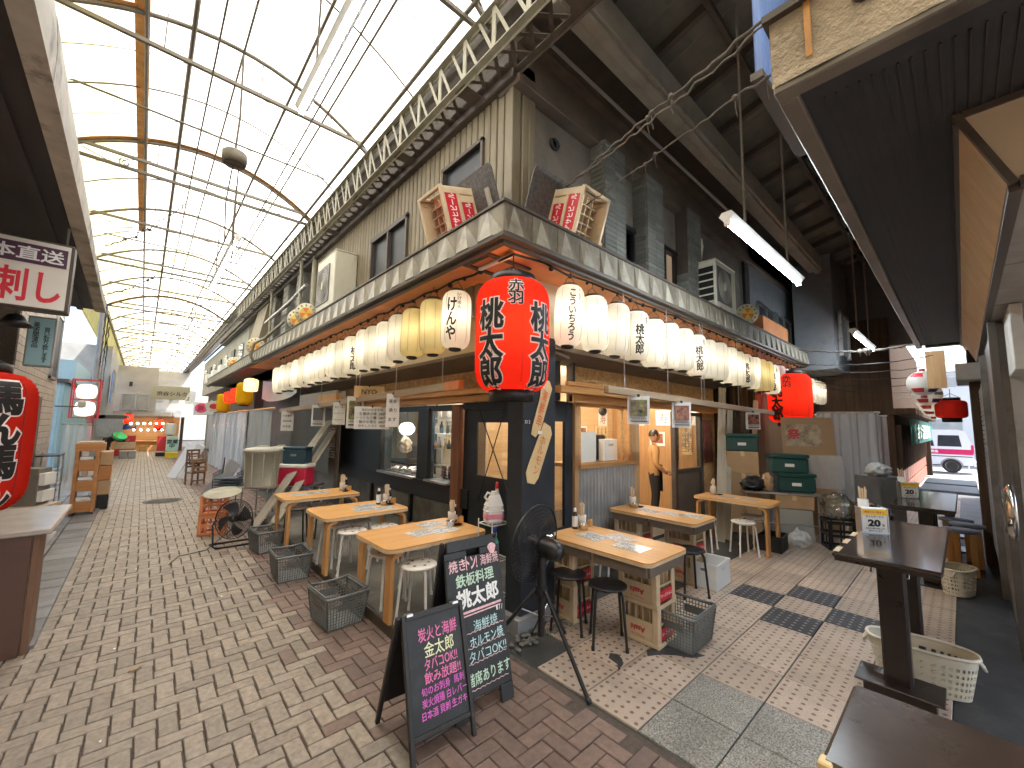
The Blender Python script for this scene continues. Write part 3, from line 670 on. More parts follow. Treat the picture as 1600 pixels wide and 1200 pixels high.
m = MB(); m.box(2.93, 12.5, 2.92, 2.95, 2.575, 2.615, .004).box(2.9, 2.93, 2.92, 14, 2.575, 2.615, .004); bp("ceiling_trim", m, M_brownceil)
bp("interior_ceiling", MB().box(3.5, 9.2, 3.4, 11.3, 2.6, 2.66), M_cream)
# -- rooms behind the glass
bp("interior_floor", MB().box(3.56, 9.2, 3.36, 11.3, -.02, .04), M_wetconc)
bp("room_wall", MB().box(4.0, 9.2, 5.6, 5.66, 0, 2.6), wood("interior_boards", (.42, .27, .13), (.58, .41, .23), 0, .5, 6, .06))
bp("room_wall", MB().box(8.3, 8.36, 3.4, 5.6, 0, 2.6), M_lumberz)
bp("room_wall", MB().box(3.95, 4.0, 4.95, 5.6, 0, 2.6), M_plyface)
bp("kitchen_wall", MB().box(5.6, 5.66, 5.66, 11.3, 0, 2.6), pm("kitchen_wall", (.55, .5, .4), .6, var=.1, scale=3))
bp("kitchen_wall", MB().box(3.56, 5.6, 11.2, 11.3, 0, 2.6), M_steelwall)
lamp = bp("ceiling_lamp", MB().box(3.8, 5.2, 7.3, 7.45, 2.5, 2.55), G_kit)
lamp = bp("ceiling_lamp", MB().box(4.3, 5.4, 5.85, 5.95, 2.5, 2.55), G_kit)
for x, y in ((4.6, 4.4), (6.2, 4.3), (7.4, 4.3)):
    m = MB(); m.sphere((x, y, 2.38), .06, 12, 8); l_ = bp("room_bulb", m, G_room)
m = MB(); m.sphere((3.85, 3.9, 2.3), .04, 12, 8); bp("room_bulb", m, G_room)
# ---------------------------------------------------------------- canopy round the corner
cp = thing("corner_canopy", "weathered metal canopy with folded triangle panels wrapping the restaurant corner", "canopy", (2.1, 2.455, 3.3))
CO = Vector((2.1, 2.455, 3.3))
def cpart(name, m, mat): m.v = [(x - CO.x, y - CO.y, z - CO.z) for x, y, z in m.v]; return obj(name, m, mat, cp)
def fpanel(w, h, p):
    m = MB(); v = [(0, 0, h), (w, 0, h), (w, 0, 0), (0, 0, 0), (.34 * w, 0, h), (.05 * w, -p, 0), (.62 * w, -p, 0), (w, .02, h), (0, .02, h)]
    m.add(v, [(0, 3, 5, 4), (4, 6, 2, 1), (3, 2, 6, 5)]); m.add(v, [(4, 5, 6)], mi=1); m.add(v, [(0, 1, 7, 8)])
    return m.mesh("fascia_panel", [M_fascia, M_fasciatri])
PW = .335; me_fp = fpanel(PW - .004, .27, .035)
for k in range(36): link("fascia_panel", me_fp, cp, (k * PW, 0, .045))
me_fpA = fpanel(PW - .004, .27, .035)
for k in range(62): link("fascia_panel", me_fpA, cp, (0, (k + 1) * PW, .045), (0, 0, -math.pi / 2))
m = MB(); m.box(2.07, 14.2, 2.42, 2.5, 3.3, 3.345, .006).box(2.07, 2.15, 2.5, 23.3, 3.3, 3.345, .006)
m.box(2.085, 14.2, 2.435, 2.49, 3.612, 3.64, .004).box(2.085, 2.14, 2.49, 23.3, 3.612, 3.64, .004); m.box(2.12, 14.2, 2.48, 2.53, 3.27, 3.3).box(2.12, 2.17, 2.53, 23.3, 3.27, 3.3)
cpart("edge_rail", m, M_trimdk)
m = MB(); m.box(2.12, 12.5, 2.48, 2.97, 3.305, 3.325).box(2.12, 2.97, 2.97, 14, 3.305, 3.325); cpart("soffit", m, M_soffit)
m = MB(); m.box(2.11, 14.1, 2.46, 3.0, 3.56, 3.6).box(2.11, 2.68, 3.0, 23.2, 3.56, 3.6); cpart("deck", m, M_trimdk)
m = MB(); m.box(2.2, 2.75, 2.78, 2.83, 3.285, 3.305, .003).box(2.2, 2.75, 3.13, 3.18, 3.285, 3.305, .003).box(2.2, 2.25, 2.83, 3.13, 3.285, 3.305, .003); cpart("hatch_frame", m, M_trimdk)
m = MB(); m.cyl((2.35, 2.62, 3.27), (2.35, 3.1, 3.27), .022, 8); cpart("soffit_tube", m, M_white)
# beyond the corner shop the canopy runs on as a plain strip
m = MB(); m.box(2.12, 3.4, 14, 23, 3.3, 3.33); cpart("far_soffit", m, M_brownceil)
# ---------------------------------------------------------------- arcade roof over the street
rf = thing("arcade_roof", "arched translucent arcade roof on thin steel ribs above the brick street", "arcade roof", (.55, 0, 6))
RO = Vector((.55, 0, 6))
def rp(name, m, mat): m.v = [(x - RO.x, y - RO.y, z - RO.z) for x, y, z in m.v]; return obj(name, m, mat, rf)
def az(x): return 6.66 - .2 * (x - .55) ** 2
xsR = [-1.35, -.62, .1, 1.15, 2.2, 2.42]
# sheets between the ribs: one thin curved sheet per bay
def sheetmesh(x0, x1, L, mat):
    m = MB(); m.sheet(lambda u, v: (x0 + (x1 - x0) * u - RO.x, L * v, az(x0 + (x1 - x0) * u) - RO.z + .035 + .006 * math.sin(u * 40)), 6, 1); return m.mesh("roof_sheet", mat)
for i in range(5):
    me = sheetmesh(xsR[i], xsR[i + 1], 1.5, M_panely if i == 0 else M_panel)
    for k in range(-5, 38): link("roof_sheet", me if not (k > 9 and i in (1, 2, 3) and (k * 7 + i) % 3 == 0) else sheetmesh(xsR[i], xsR[i + 1], 1.5, M_panely), rf, (0, k * 1.5 + .1, 0))
def arcpts(y, dz=0, n=18): return [(-1.35 + (3.77) * t / n, y, az(-1.35 + 3.77 * t / n) + dz) for t in range(n + 1)]
rib = MB(); rib.tube([(x - RO.x, 0, z - RO.z) for x, y, z in arcpts(0)], .013, 5); me_rib = rib.mesh("rib", M_roofsteel)
rib = MB(); rib.tube([(x - RO.x, 0, z - RO.z) for x, y, z in arcpts(0, .01)], .006, 4); me_ribt = rib.mesh("rib", M_roofsteel)
ribb = MB(); ribb.tube([(x - RO.x, 0, z - RO.z) for x, y, z in arcpts(0, -.03)], .028, 6); me_ribb = ribb.mesh("rib", M_roofsteel)
fl = MB(); fl.strip([(x - RO.x, 0, z - RO.z) for x, y, z in arcpts(0, .012)], (0, .16, 0), .008); me_fl = fl.mesh("amber_flashing", M_orangeflash)
tie = MB(); tie.box(-1.9, 1.85, -.022, .022, -.026, .026, .004); me_tie = tie.mesh("tie_bar", M_roofsteel)
tie2 = MB(); tie2.tube([(-1.9, 0, 0), (1.85, 0, 0)], .016, 6); me_tie2 = tie2.mesh("tie_bar", M_roofsteel)
hang = MB(); hang.tube([(0, 0, 0), (0, 0, .5)], .008, 5); me_hang = hang.mesh("hanger_rod", M_roofsteel)
for k in range(-8, 76):
    y = .1 + k * .75
    if k % 4 == 0:
        link("rib", me_ribb, rf, (0, y, 0)); link("tie_bar", me_tie, rf, (0, y, .13))
        if k % 8 == 4: link("tie_bar", me_tie, rf, (0, y + .12, -.02))
        for x in (-.7, .3, 1.2): link("hanger_rod", me_hang, rf, (x, y, .13))
    elif k % 2 == 0: link("rib", me_rib, rf, (0, y, 0))
    else: link("rib", me_ribt, rf, (0, y, 0))
    if k % 8 == 2: link("tie_bar", me_tie2, rf, (0, y, .2))
m = MB(); m.strip([p for p in arcpts(6.1, -.0) if p[0] < -.2], (0, .16, 0), .008); rp("amber_flashing", m, M_orangeflash)
rp("eave_board", MB().box(2.38, 3.0, -5, 57, 6.08, 6.12), M_trimdk)
for k in (12, 28): link("amber_flashing", me_fl, rf, (0, .1 + k * .75, 0))
for x, r in ((-.33, .022), (.1, .03), (.62, .014), (1.25, .02), (1.7, .014), (2.2, .026)):
    m = MB(); m.tube([(x, -6, az(x) - .045), (x, 57, az(x) - .045)], r, 6); rp("purlin", m, M_roofsteel)
for x in (.3, 1.4): m = MB(); m.tube([(x, -6, 5.86), (x, 57, 5.86)], .011, 5); rp("purlin", m, M_roofsteel)
m = MB(); m.box(-.44, -.3, -6, 13.6, az(-.37) - .02, az(-.37) + .0, .004); rp("amber_flashing", m, M_orangeflash)
m = MB(); m.box(-1.37, -1.3, -6, 57, 5.82, 5.98); m.box(2.4, 2.46, -6, 57, 5.88, 6.03); rp("edge_gutter", m, M_roofsteel)
m = MB(); m.box(-1.42, -1.38, 12, 57, 4.6, 5.95); rp("side_sheet", m, M_panely)
# scroll brackets
def scroll(c, s=1):
    pts = [(c[0] + s * .09 * (1 - t / 30) * math.cos(t * .45), c[1], c[2] + .09 * (1 - t / 30) * math.sin(t * .45)) for t in range(26)]
    m = MB(); m.tube([(c[0] - s * .5, c[1], c[2] + .05), (c[0] - s * .1, c[1], c[2] - .08)] + pts, .009, 5); return m
for y in (9.1, 12.1): rp("scroll_bracket", scroll((-.55, y, 6.0)), M_roofsteel); rp("scroll_bracket", scroll((1.5, y, 6.0), -1), M_roofsteel)
# eave truss along the corner building
tr = thing("eave_truss", "long lattice box truss along the eave of the corner building", "truss", (2.3, 0, 5.45))
TO = Vector((2.3, 0, 5.45))
def tp(name, m, mat): m.v = [(x - TO.x, y - TO.y, z - TO.z) for x, y, z in m.v]; return obj(name, m, mat, tr)
for (x, z, mt) in ((2.3, 5.45, M_trusslt), (2.62, 5.45, M_trussdk), (2.3, 5.95, M_trusslt)):
    m = MB(); m.box(x - .035, x + .035, -5, 32, z - .006, z + .006).box(x + .029, x + .035, -5, 32, z - .04, z + .03); tp("chord", m, mt)
dg = MB(); dg.box(-.004, .004, -.018, .018, 0, .56, 0, M=Matrix.Translation((0, 0, 0)) @ Matrix.Rotation(-.46, 4, 'X')); me_d1 = dg.mesh("diagonal_brace", M_trusslt)
dv = MB(); dv.box(-.006, .006, -.03, .03, 0, .5); me_v = dv.mesh("upright", M_trusslt)
db = MB(); db.box(0, .4, -.02, .02, -.004, .004, 0, M=Matrix.Rotation(.68, 4, 'Z')); me_b1 = db.mesh("lattice_bar", M_trussdk)
db = MB(); db.box(0, .4, -.02, .02, -.004, .004, 0, M=Matrix.Translation((0, .25, .009)) @ Matrix.Rotation(-.68, 4, 'Z')); me_b2 = db.mesh("lattice_bar", M_trussdk)
gu = MB(); gu.box(0, .3, -.09, .09, -.005, .005); me_gu = gu.mesh("gusset_plate", M_trussdk)
y = .4; k = 0
while y < 26:
    if k < 70:
        link("diagonal_brace", me_d1, tr, (0, y, .0)); link("lattice_bar", me_b1, tr, (.01, y, 0)); link("lattice_bar", me_b2, tr, (.01, y, 0))
        if k % 2 == 0: link("upright", me_v, tr, (0.005, y, 0))
        if k % 6 == 0: link("gusset_plate", me_gu, tr, (.01, y + .1, -.012))
    y += .25; k += 1
m = MB(); m.box(2.28, 2.31, 20, 32, 5.7, 5.73); tp("far_lattice", m, M_trusslt)
rr = random.Random(5)
for k in range(5):
    m = MB(); pts = []
    for i in range(30):
        y = .3 + i * .9; pts.append((2.32 + .05 * k * .6 + rr.uniform(-.02, .02), y, 6.0 + .04 * (k % 3) + rr.uniform(-.03, .03) - .05 * abs(math.sin(i * .9 + k))))
    m.tube(pts, .011, 5); tag(obj("power_cable", m, M_wire), "black power cable along the top of the eave truss, %s of five from the street" % ["first", "second", "third", "fourth", "fifth"][k], "cable", "cables along the eave truss")
# hanging lantern rings and chimney cap under the roof
hc = thing("hanging_reel", "round dusty metal reel hanging on cords below the arcade roof", "reel", (.62, 6.1, 5.1))
m = MB(); m.lathe([(.001, -.06), (.09, -.065), (.13, -.05), (.14, 0), (.14, .08), (.12, .1), (.001, .1)], 20); obj("drum", m, M_roofsteel, hc)
m = MB(); m.lathe([(.1, -.066), (.11, -.072), (.12, -.066)], 20); m.box(-.1, .1, -.006, .006, -.07, -.062); m.box(-.006, .006, -.1, .1, -.07, -.062); obj("grille", m, M_trimdk, hc)
m = MB(); m.tube([(0, 0, .1), (.02, 0, .6), (0, 0, 1.5)], .014, 5); m.tube([(.0, 0, .1), (-.05, .02, -.6), (-.02, .05, -1.1)], .009, 5); m.tube([(.05, 0, -.06), (.06, .0, -1.3)], .009, 5); obj("cord", m, M_dusty, hc)
# fluorescent fixtures
def tube_light(name, label, p0, p1, lit, rods=1.2, group="fluorescent fixtures hung over the lanes"):
    p0, p1 = Vector(p0), Vector(p1); L = (p1 - p0).length; a = math.atan2(p1.y - p0.y, p1.x - p0.x)
    t = thing(name, label, "light fixture", (p0 + p1) / 2, 0, group); t.rotation_euler = (0, 0, a)
    m = MB(); m.prism([(-L / 2, -.065, -.01), (-L / 2, -.03, -.05), (-L / 2, .03, -.05), (-L / 2, .065, -.01), (-L / 2, .04, .025), (-L / 2, -.04, .025)], (L, 0, 0)); obj("housing", m, M_white, t)
    m = MB(); m.cyl((-L / 2 + .03, 0, -.072), (L / 2 - .03, 0, -.072), .019, 10); obj("tube", m, lit, t)
    m = MB(); m.box(-L / 2, -L / 2 + .025, -.025, .025, -.1, -.04, .004).box(L / 2 - .025, L / 2, -.025, .025, -.1, -.04, .004); obj("end_cap", m, M_white, t)
    for s in (-.3, .3): m = MB(); m.tube([(s * L, 0, .02), (s * L + .01, 0, rods)], .012, 6); obj("hanging_rod", m, M_dusty, t)
    return t
tube_light("fluorescent_light", "long white fluorescent fixture high above the near end of the brick street", (.97, 4.4, 5.0), (.97, 2.1, 5.0), G_tubedim)
tube_light("fluorescent_light", "second white fluorescent fixture down the brick street, hung below the arcade roof", (.95, 11.6, 4.85), (.95, 8.0, 4.85), G_tubedim)
tube_light("fluorescent_light", "third fluorescent fixture down the brick street, small in the distance", (.95, 17.6, 4.8), (.95, 15, 4.8), G_tubedim)
tube_light("fluorescent_light", "far fluorescent fixture near the end of the brick street", (.95, 24.5, 4.6), (.95, 22, 4.6), G_tubedim)
tube_light("fluorescent_light", "bright glowing fluorescent fixture hung over the near alley", (3.62, 1.26, 3.6), (5.85, 1.24, 3.6), G_tube, 2.4)
tube_light("fluorescent_light", "lit fluorescent fixture deeper in the dark alley", (9.59, 1.25, 3.6), (11.9, 1.23, 3.6), G_tube, 2.0)
# ---------------------------------------------------------------- alley roof
ar = thing("alley_roof", "dark slate-boarded lean-to roof on rafters above the alley", "roof", (2.6, 2.5, 5.8))
AO = Vector((2.6, 2.5, 5.8))
def ap_(name, m, mat): m.v = [(x - AO.x, y - AO.y, z - AO.z) for x, y, z in m.v]; return obj(name, m, mat, ar)
m = MB(); m.box(2.5, 14, 2.06, 2.34, 5.62, 5.95, .01).box(2.5, 14, 2.1, 2.2, 5.56, 5.62, .004); ap_("long_beam", m, pm("pale_beam", (.36, .335, .28), .7, var=.15, scale=3, dirt=((.1, .09, .075), .5, 2.2, .55)))
m = MB(); m.box(2.55, 14, 2.4, 2.75, 5.9, 6.05, .01); ap_("gutter", m, M_trimdk); ap_("sun_gap_board", MB().box(2.55, 14, 2.3, 3.3, 6.06, 6.1), M_brownceil)  # last board added to close the roof gap against leaking sun
def rz(y): return 6.1 + (2.3 - y) * .26
M_slate = pm("roof_slate_board", (.15, .142, .12), .8, var=.2, scale=5, rv=.2, dirt=((.2, .19, .16), .4, 3, .58))
_m = MB(); _m.box(-.303, .303, -.235, .235, 0, .02, .003); me_s = _m.mesh("slate_board", M_slate)
for i in range(19):
    for j in range(7): y = 2.05 - j * .43; link("slate_board", me_s, ar, (2.9 + i * .61 - AO.x, y - AO.y, rz(y) - AO.z), (-.254, 0, 0))
_m = MB(); _m.box(-.035, .035, -1.6, 1.6, -.12, -.01, .005); me_rf = _m.mesh("rafter", M_trimdk)
for i in range(13): link("rafter", me_rf, ar, (3.2 + i * .92 - AO.x, .85 - AO.y, rz(.85) - AO.z), (-.254, 0, 0))
_m = MB(); _m.box(0, 11.5, -.03, .03, -.19, -.12, .005); me_pr = _m.mesh("purlin", M_trimdk)
for y in (1.5, .6, -.3): link("purlin", me_pr, ar, (2.6 - AO.x, y - AO.y, rz(y) - AO.z))
m = MB(); m.box(2.55, 14, -1.0, -.6, 3.3, 6.9); ap_("end_wall", m, M_brownceil)
m = MB(); m.box(13.9, 14, -.6, 2.9, 3.9, 7.0); ap_("gable_wall", m, M_trimdk)
# ---------------------------------------------------------------- building on the near left, under its awning
lb = thing("left_shop", "shop on the left with a deep dark awning and rough concrete edge", "building", (-1.3, 5, 0))
LO = Vector((-1.3, 5, 0))
def lp(name, m, mat): m.v = [(x - LO.x, y - LO.y, z - LO.z) for x, y, z in m.v]; return obj(name, m, mat, lb)
def zb(y): return 3.59 - .066 * (y - 2.64)
def zt(y): return 3.96 - .123 * (y - 3.08)
_r = random.Random(9)
y0 = -6.0
while y0 < 8.0:   # rough concrete fascia in lengths
    y1 = min(8.05, y0 + 1.15)
    m = MB(); N = 8; pts = []
    for i in range(N + 1):
        y = y0 + (y1 - .006 - y0) * i / N; e = _r.uniform(-.012, .012)
        pts.append([(-.5, y, zb(y)), (-.5 + .01 * e * 40, y, (zb(y) + zt(y)) / 2), (-.52, y, zt(y) + e), (-.7, y, zt(y)), (-.6, y, zb(y))])
    v = [p for r in pts for p in r]
    f = [(i * 5 + k, i * 5 + (k + 1) % 5, i * 5 + 5 + (k + 1) % 5, i * 5 + 5 + k) for i in range(N) for k in range(5)] + [(4, 3, 2, 1, 0), tuple(range(N * 5, N * 5 + 5))]
    m.add(v, f); lp("fascia_block", m, M_greyconc); y0 = y1
m = MB(); m.add([(-.6, -6, zb(-6) + .03), (-3.2, -6, zb(-6) + .03), (-3.2, 8.05, zb(8.05) + .03), (-.6, 8.05, zb(8.05) + .03), (-.6, -6, zb(-6) + .2), (-3.2, -6, zb(-6) + .2), (-3.2, 8.05, zb(8.05) + .2), (-.6, 8.05, zb(8.05) + .2)], [(0, 1, 2, 3), (7, 6, 5, 4), (3, 2, 6, 7), (0, 4, 5, 1)]); lp("awning_underside", m, M_underside)
for x in (-.72, -1.6): m = MB(); m.add([(x, -6, zb(-6) + .0), (x - .06, -6, zb(-6)), (x - .06, 8.05, zb(8.05)), (x, 8.05, zb(8.05)), (x, -6, zb(-6) + .05), (x - .06, -6, zb(-6) + .05), (x - .06, 8.05, zb(8.05) + .05), (x, 8.05, zb(8.05) + .05)], [(0, 1, 2, 3), (0, 3, 7, 4), (1, 5, 6, 2), (3, 2, 6, 7), (0, 4, 5, 1)]); lp("awning_batten", m, M_underside)
lp("wall", MB().box(-3.2, -1.62, -6, 8.0, 0, 3.4), wood("slat_wall", (.42, .33, .22), (.6, .5, .36), 2, .6, 6, .1))
lp("upper_wall", MB().box(-3.2, -1.4, -6, 12, 3.5, 6.2), M_greyconc)
tile_b = thing("tiled_building", "narrow beige tiled building behind the hanging sign on the left", "building", (-1.3, 10, 0))
M_btile = pm("beige_wall_tile", (.43, .37, .3), .5, var=.1, scale=10, rv=.1)
m = MB(); m.box(-3.2, -1.31, 8.3, 11.9, 0, 5.4); m.v = [(x + 1.3, y - 10, z) for x, y, z in m.v]; obj("wall", m, M_joint, tile_b)
m = MB(); nt_ = 0
_m = MB(); _m.box(-.012, .004, -.108, .108, -.052, .052, .003); me_t = _m.mesh("tile", M_btile)
for r in range(36):
    for c in range(16):
        yy, zz = 8.43 + c * .225, .1 + r * .112
        if .2 < zz < 2.1 and 9.6 < yy < 10.6: continue
        if 1.3 < zz and r * 16 + c > 330: m.box(-.012 + 0, .004, yy - 10 - .108, yy - 10 + .108, zz - .052, zz + .052)
        else:
            link("tile", me_t, tile_b, (0, yy - 10, zz)); nt_ += 1
tag(obj("tile_field", m, M_btile, tile_b), kind='stuff')
obj("door", MB().box(-.06, .01, -.35, .55, 0, 2.1, .005), M_trimdk, tile_b)
w = obj("window", MB().box(-.05, .02, .9, 1.55, 2.5, 3.6, .005), M_dark, tile_b); obj("frame", MB().box(.0, .04, .86, .9, 2.46, 3.64).box(.0, .04, 1.55, 1.59, 2.46, 3.64).box(.0, .04, .86, 1.59, 3.6, 3.64).box(.0, .04, .86, 1.59, 2.46, 2.5), M_steel, w)
# hanging shop sign
sg = thing("hanging_sign", "cream shop sign with a purple band and big red characters hung under the left awning", "sign", (-.84, 5.0, 2.9))
obj("box", MB().box(-.31, .31, -.06, .08, -.29, .29, .01), M_trimdk, sg)
obj("face", MB().box(-.29, .29, -.068, -.058, -.27, .27), pm("sign_acrylic", (.72, .67, .58), .25, var=.04, scale=2, dirt=((.5, .43, .34), .3, 3, .6)), sg)
obj("band", MB().box(-.28, .275, -.074, -.066, .08, .235), pm("purple_band", (.075, .025, .055), .35, var=.1), sg)
F = lambda x, z, y: frame((x, y, z), (1, 0, 0), (0, 0, 1))
letters("熊本直送", M_white, sg, F(.0, .158, -.0765), w=.52, h=.115, bold=.02)
letters("馬刺し", M_redlabel, sg, F(-.01, -.1, -.0695), w=.54, h=.27, bold=.025)
m = MB()
for x in (-.25, .25): obj("hanger", MB().cyl((x, 0, .29), (x, 0, .45), .012, 8), M_trimdk, sg)
sp = thing("spot_lamp", "black bell-shaped lamp under the hanging sign", "lamp", (-1.02, 6.3, 2.66))
m = MB(); m.lathe([(.02, .12), (.05, .11), (.09, .05), (.13, 0), (.125, 0), (.085, .045), (.02, .09)], 18); obj("shade", m, M_black, sp)
m = MB(); m.tube([(0, 0, .11), (0, .05, .25), (0, .1, .6)], .012, 6); obj("arm", m, M_black, sp)
lx = thing("light_box_sign", "pale blue vertical light box sign with dark writing on the tiled building", "sign", (-1.0, 7.6, 2.68))
obj("box", MB().box(-.12, .115, -.05, .06, -.31, .31, .006), M_galv, lx)
obj("face", MB().box(-.105, .1, -.056, -.048, -.29, .29), pm("blue_acrylic", (.38, .66, .74), .3, var=.06, scale=3), lx)
letters(vert("買い取り致します"), M_blackink, lx, F(.045, -.04, -.058), w=.05, h=.44, bold=.01, line=.8)
letters(vert("美術関連品"), M_blackink, lx, F(-.045, .08, -.058), w=.055, h=.32, bold=.01, line=.8)
# blue building, pole and white box lanterns further on
bb = thing("blue_building", "small building clad in pale blue corrugated metal beyond the gap on the left", "building", (-1.7, 18, 0))
M_bluecl = pm("blue_corrugated", (.3, .45, .5), .45, var=.08, scale=3, dirt=((.1, .2, .25), .3, 2, .6, .8, (3, 3, .6)), rv=.04)
obj("wall", MB().box(-4, -.01, -1.0, 6, 0, 2.75), M_bluecl, bb)
_m = MB(); _m.box(-.03, .03, -.02, .02, 0, 2.75, .006); me_r = _m.mesh("cladding_rib", M_bluecl)
for k in range(30): link("cladding_rib", me_r, bb, (.0 + 0, -.9 + k * .23, 0))
for k in range(14): link("cladding_rib", me_r, bb, (-.1 - k * .23, -1.0, 0))
obj("roof_edge", MB().box(-4, .08, -1.08, 6, 2.75, 2.85), M_trimdk, bb)
obj("tower", MB().box(-1.2, 0, 1.0, 6, 2.85, 3.6), M_bluecl, bb)
pp = thing("steel_pole", "rust-red lower half steel pole carrying cables beside the white box lanterns", "pole", (-.92, 14.2, 0))
m = MB(); m.cyl((0, 0, 0), (0, 0, 1.9), .06, 10); obj("lower_shaft", m, pm("rust_red", (.3, .1, .09), .6, var=.2), pp)
m = MB(); m.cyl((0, 0, 1.9), (0, 0, 4.6), .06, 10); obj("upper_shaft", m, M_galv, pp)
bxl = thing("box_lantern_rack", "pair of white lanterns stacked in a red metal frame beside the pole", "lantern rack", (-1.0, 13.6, 1.75))
for z in (.22, .62): m = MB(); m.lathe([(.05, -.17), (.15, -.14), (.18, 0), (.15, .14), (.05, .17)], 14, (0, 0, z)); obj("lantern", m, M_whpaper, bxl); obj("bulb", MB().sphere((0, 0, z), .04, 8, 6), G_bulb, bxl)
m = MB()
for a in ((-.22, -.2), (.22, -.2), (-.22, .2), (.22, .2)): m.box(a[0] - .012, a[0] + .012, a[1] - .012, a[1] + .012, 0, .88)
for z in (0, .42, .87): m.box(-.23, .23, -.21, -.19, z, z + .02).box(-.23, .23, .19, .21, z, z + .02).box(-.23, -.21, -.2, .2, z, z + .02).box(.21, .23, -.2, .2, z, z + .02)
obj("frame", m, M_redink, bxl)
# dim shops further along the left side
def shopbox(name, label, x0, x1, y0, y1, h, mat, cat="building"):
    t = thing(name, label, cat, ((x0 + x1) / 2, (y0 + y1) / 2, 0)); cx, cy = (x0 + x1) / 2, (y0 + y1) / 2
    obj("wall", MB().box(x0 - cx, x1 - cx, y0 - cy, y1 - cy, 0, h), mat, t); return t, cx, cy
t, cx, cy = shopbox("grey_shop", "grey two-storey shop far down the left side with a dark awning", -4, -1.15, 24, 30, 4.8, pm("grey_shop_wall", (.3, .29, .27), .7, var=.15, scale=2))
obj("awning", MB().box(.9, 2.1, -3, 3, 1.75, 1.9), M_trimdk, t); obj("awning_flap", MB().box(1.2, 2.0, -3.05, -3, 1.0, 1.75), M_galv, t)
obj("tarpaulin", MB().box(1.5, 1.52, -3.2, -2.4, 2.4, 3.7), pm("blue_tarp", (.06, .17, .42), .5, var=.15), t)
obj("upper_window", MB().box(1.43, 1.46, -1, 1, 3, 4), M_glassd, t)
t, cx, cy = shopbox("end_building", "pale rendered building closing the far end of the brick street", -3, .55, 33, 36, 4.9, pm("pale_render", (.4, .37, .33), .8, var=.1, scale=1.5, dirt=((.25, .22, .19), .4, 1, .5)))
for x in (.55, 1.15):
    w = obj("window", MB().box(x - .27, x + .27, -1.53, -1.48, 2.35, 3.2), M_glassd, t); obj("frame", MB().box(x - .3, x - .27, -1.56, -1.48, 2.32, 3.23).box(x + .27, x + .3, -1.56, -1.48, 2.32, 3.23).box(x - .3, x + .3, -1.56, -1.48, 3.2, 3.23).box(x - .3, x + .3, -1.56, -1.48, 2.3, 2.35), M_steel, w)
obj("vent", MB().box(.5, .65, -1.55, -1.5, 3.7, 3.95), M_black, t)
obj("lean_to_roof", MB().add([(-.5, -3.6, 1.85), (2.6, -3.6, 1.85), (2.6, -1.5, 2.1), (-.5, -1.5, 2.1), (-.5, -3.6, 1.95), (2.6, -3.6, 1.95), (2.6, -1.5, 2.2), (-.5, -1.5, 2.2)], [(0, 1, 2, 3), (7, 6, 5, 4), (0, 4, 5, 1), (1, 5, 6, 2)]), M_brownceil, t)
# lit open-front bar at the far end
br = thing("far_bar", "open-front bar glowing with warm bulbs at the far end of the street", "bar", (.2, 31.5, 0))
obj("back_wall", MB().box(-1.6, 1.5, .4, .5, 0, 1.9), M_lumber, br)
obj("counter", MB().box(-.7, .9, -.9, -.6, 0, .5, .01).box(-.8, 1.0, -1.0, -.55, .5, .56, .01), M_oak, br)
for i in range(4): obj("bench", MB().box(-.6 + i * .42, -.3 + i * .42, -1.5, -1.2, .0, .3, .01), M_lumber, br)
obj("post", MB().box(-1.65, -1.5, -1.6, -1.45, 0, 1.9).box(1.45, 1.6, -1.6, -1.45, 0, 1.9), M_trimdk, br)
for i in range(7): m = MB(); m.sphere((-.62 + i * .26, -1.45, 1.52), .05, 8, 5); obj("bulb", m, G_bulb, br)
for i in range(5): m = MB(); m.sphere((-.5 + i * .3, -.3, 1.15), .045, 8, 5); obj("bulb", m, G_bulb, br)
t = thing("distant_building", "pale building with a shallow gable beyond the overhead sign at the street end", "building", (1.9, 46, 0))
obj("wall", MB().box(-2.2, 3.4, 0, 3, 0, 5.9), bpy.data.materials["pale_render"], t); obj("roller_door", MB().box(-1.2, .6, -.05, 0, 0, 2.6), M_galv, t)
for k in range(3): obj("window", MB().box(-1.4 + k * 1.1, -.7 + k * 1.1, -.05, 0, 3.2, 4.3), M_glassd, t)
# arched shop sign across the street end
ss = thing("overhead_sign", "cream overhead sign board with dark characters across the far end of the street", "sign", (.98, 27, 3.1))
obj("board", MB().box(-.75, .75, -.06, .06, -.34, .34, .01), pm("sign_cream", (.42, .38, .28), .6, var=.1), ss)
letters("渋谷シルク", M_blackink, ss, F(0.05, -.04, -.064), w=1.2, h=.22, bold=.02)
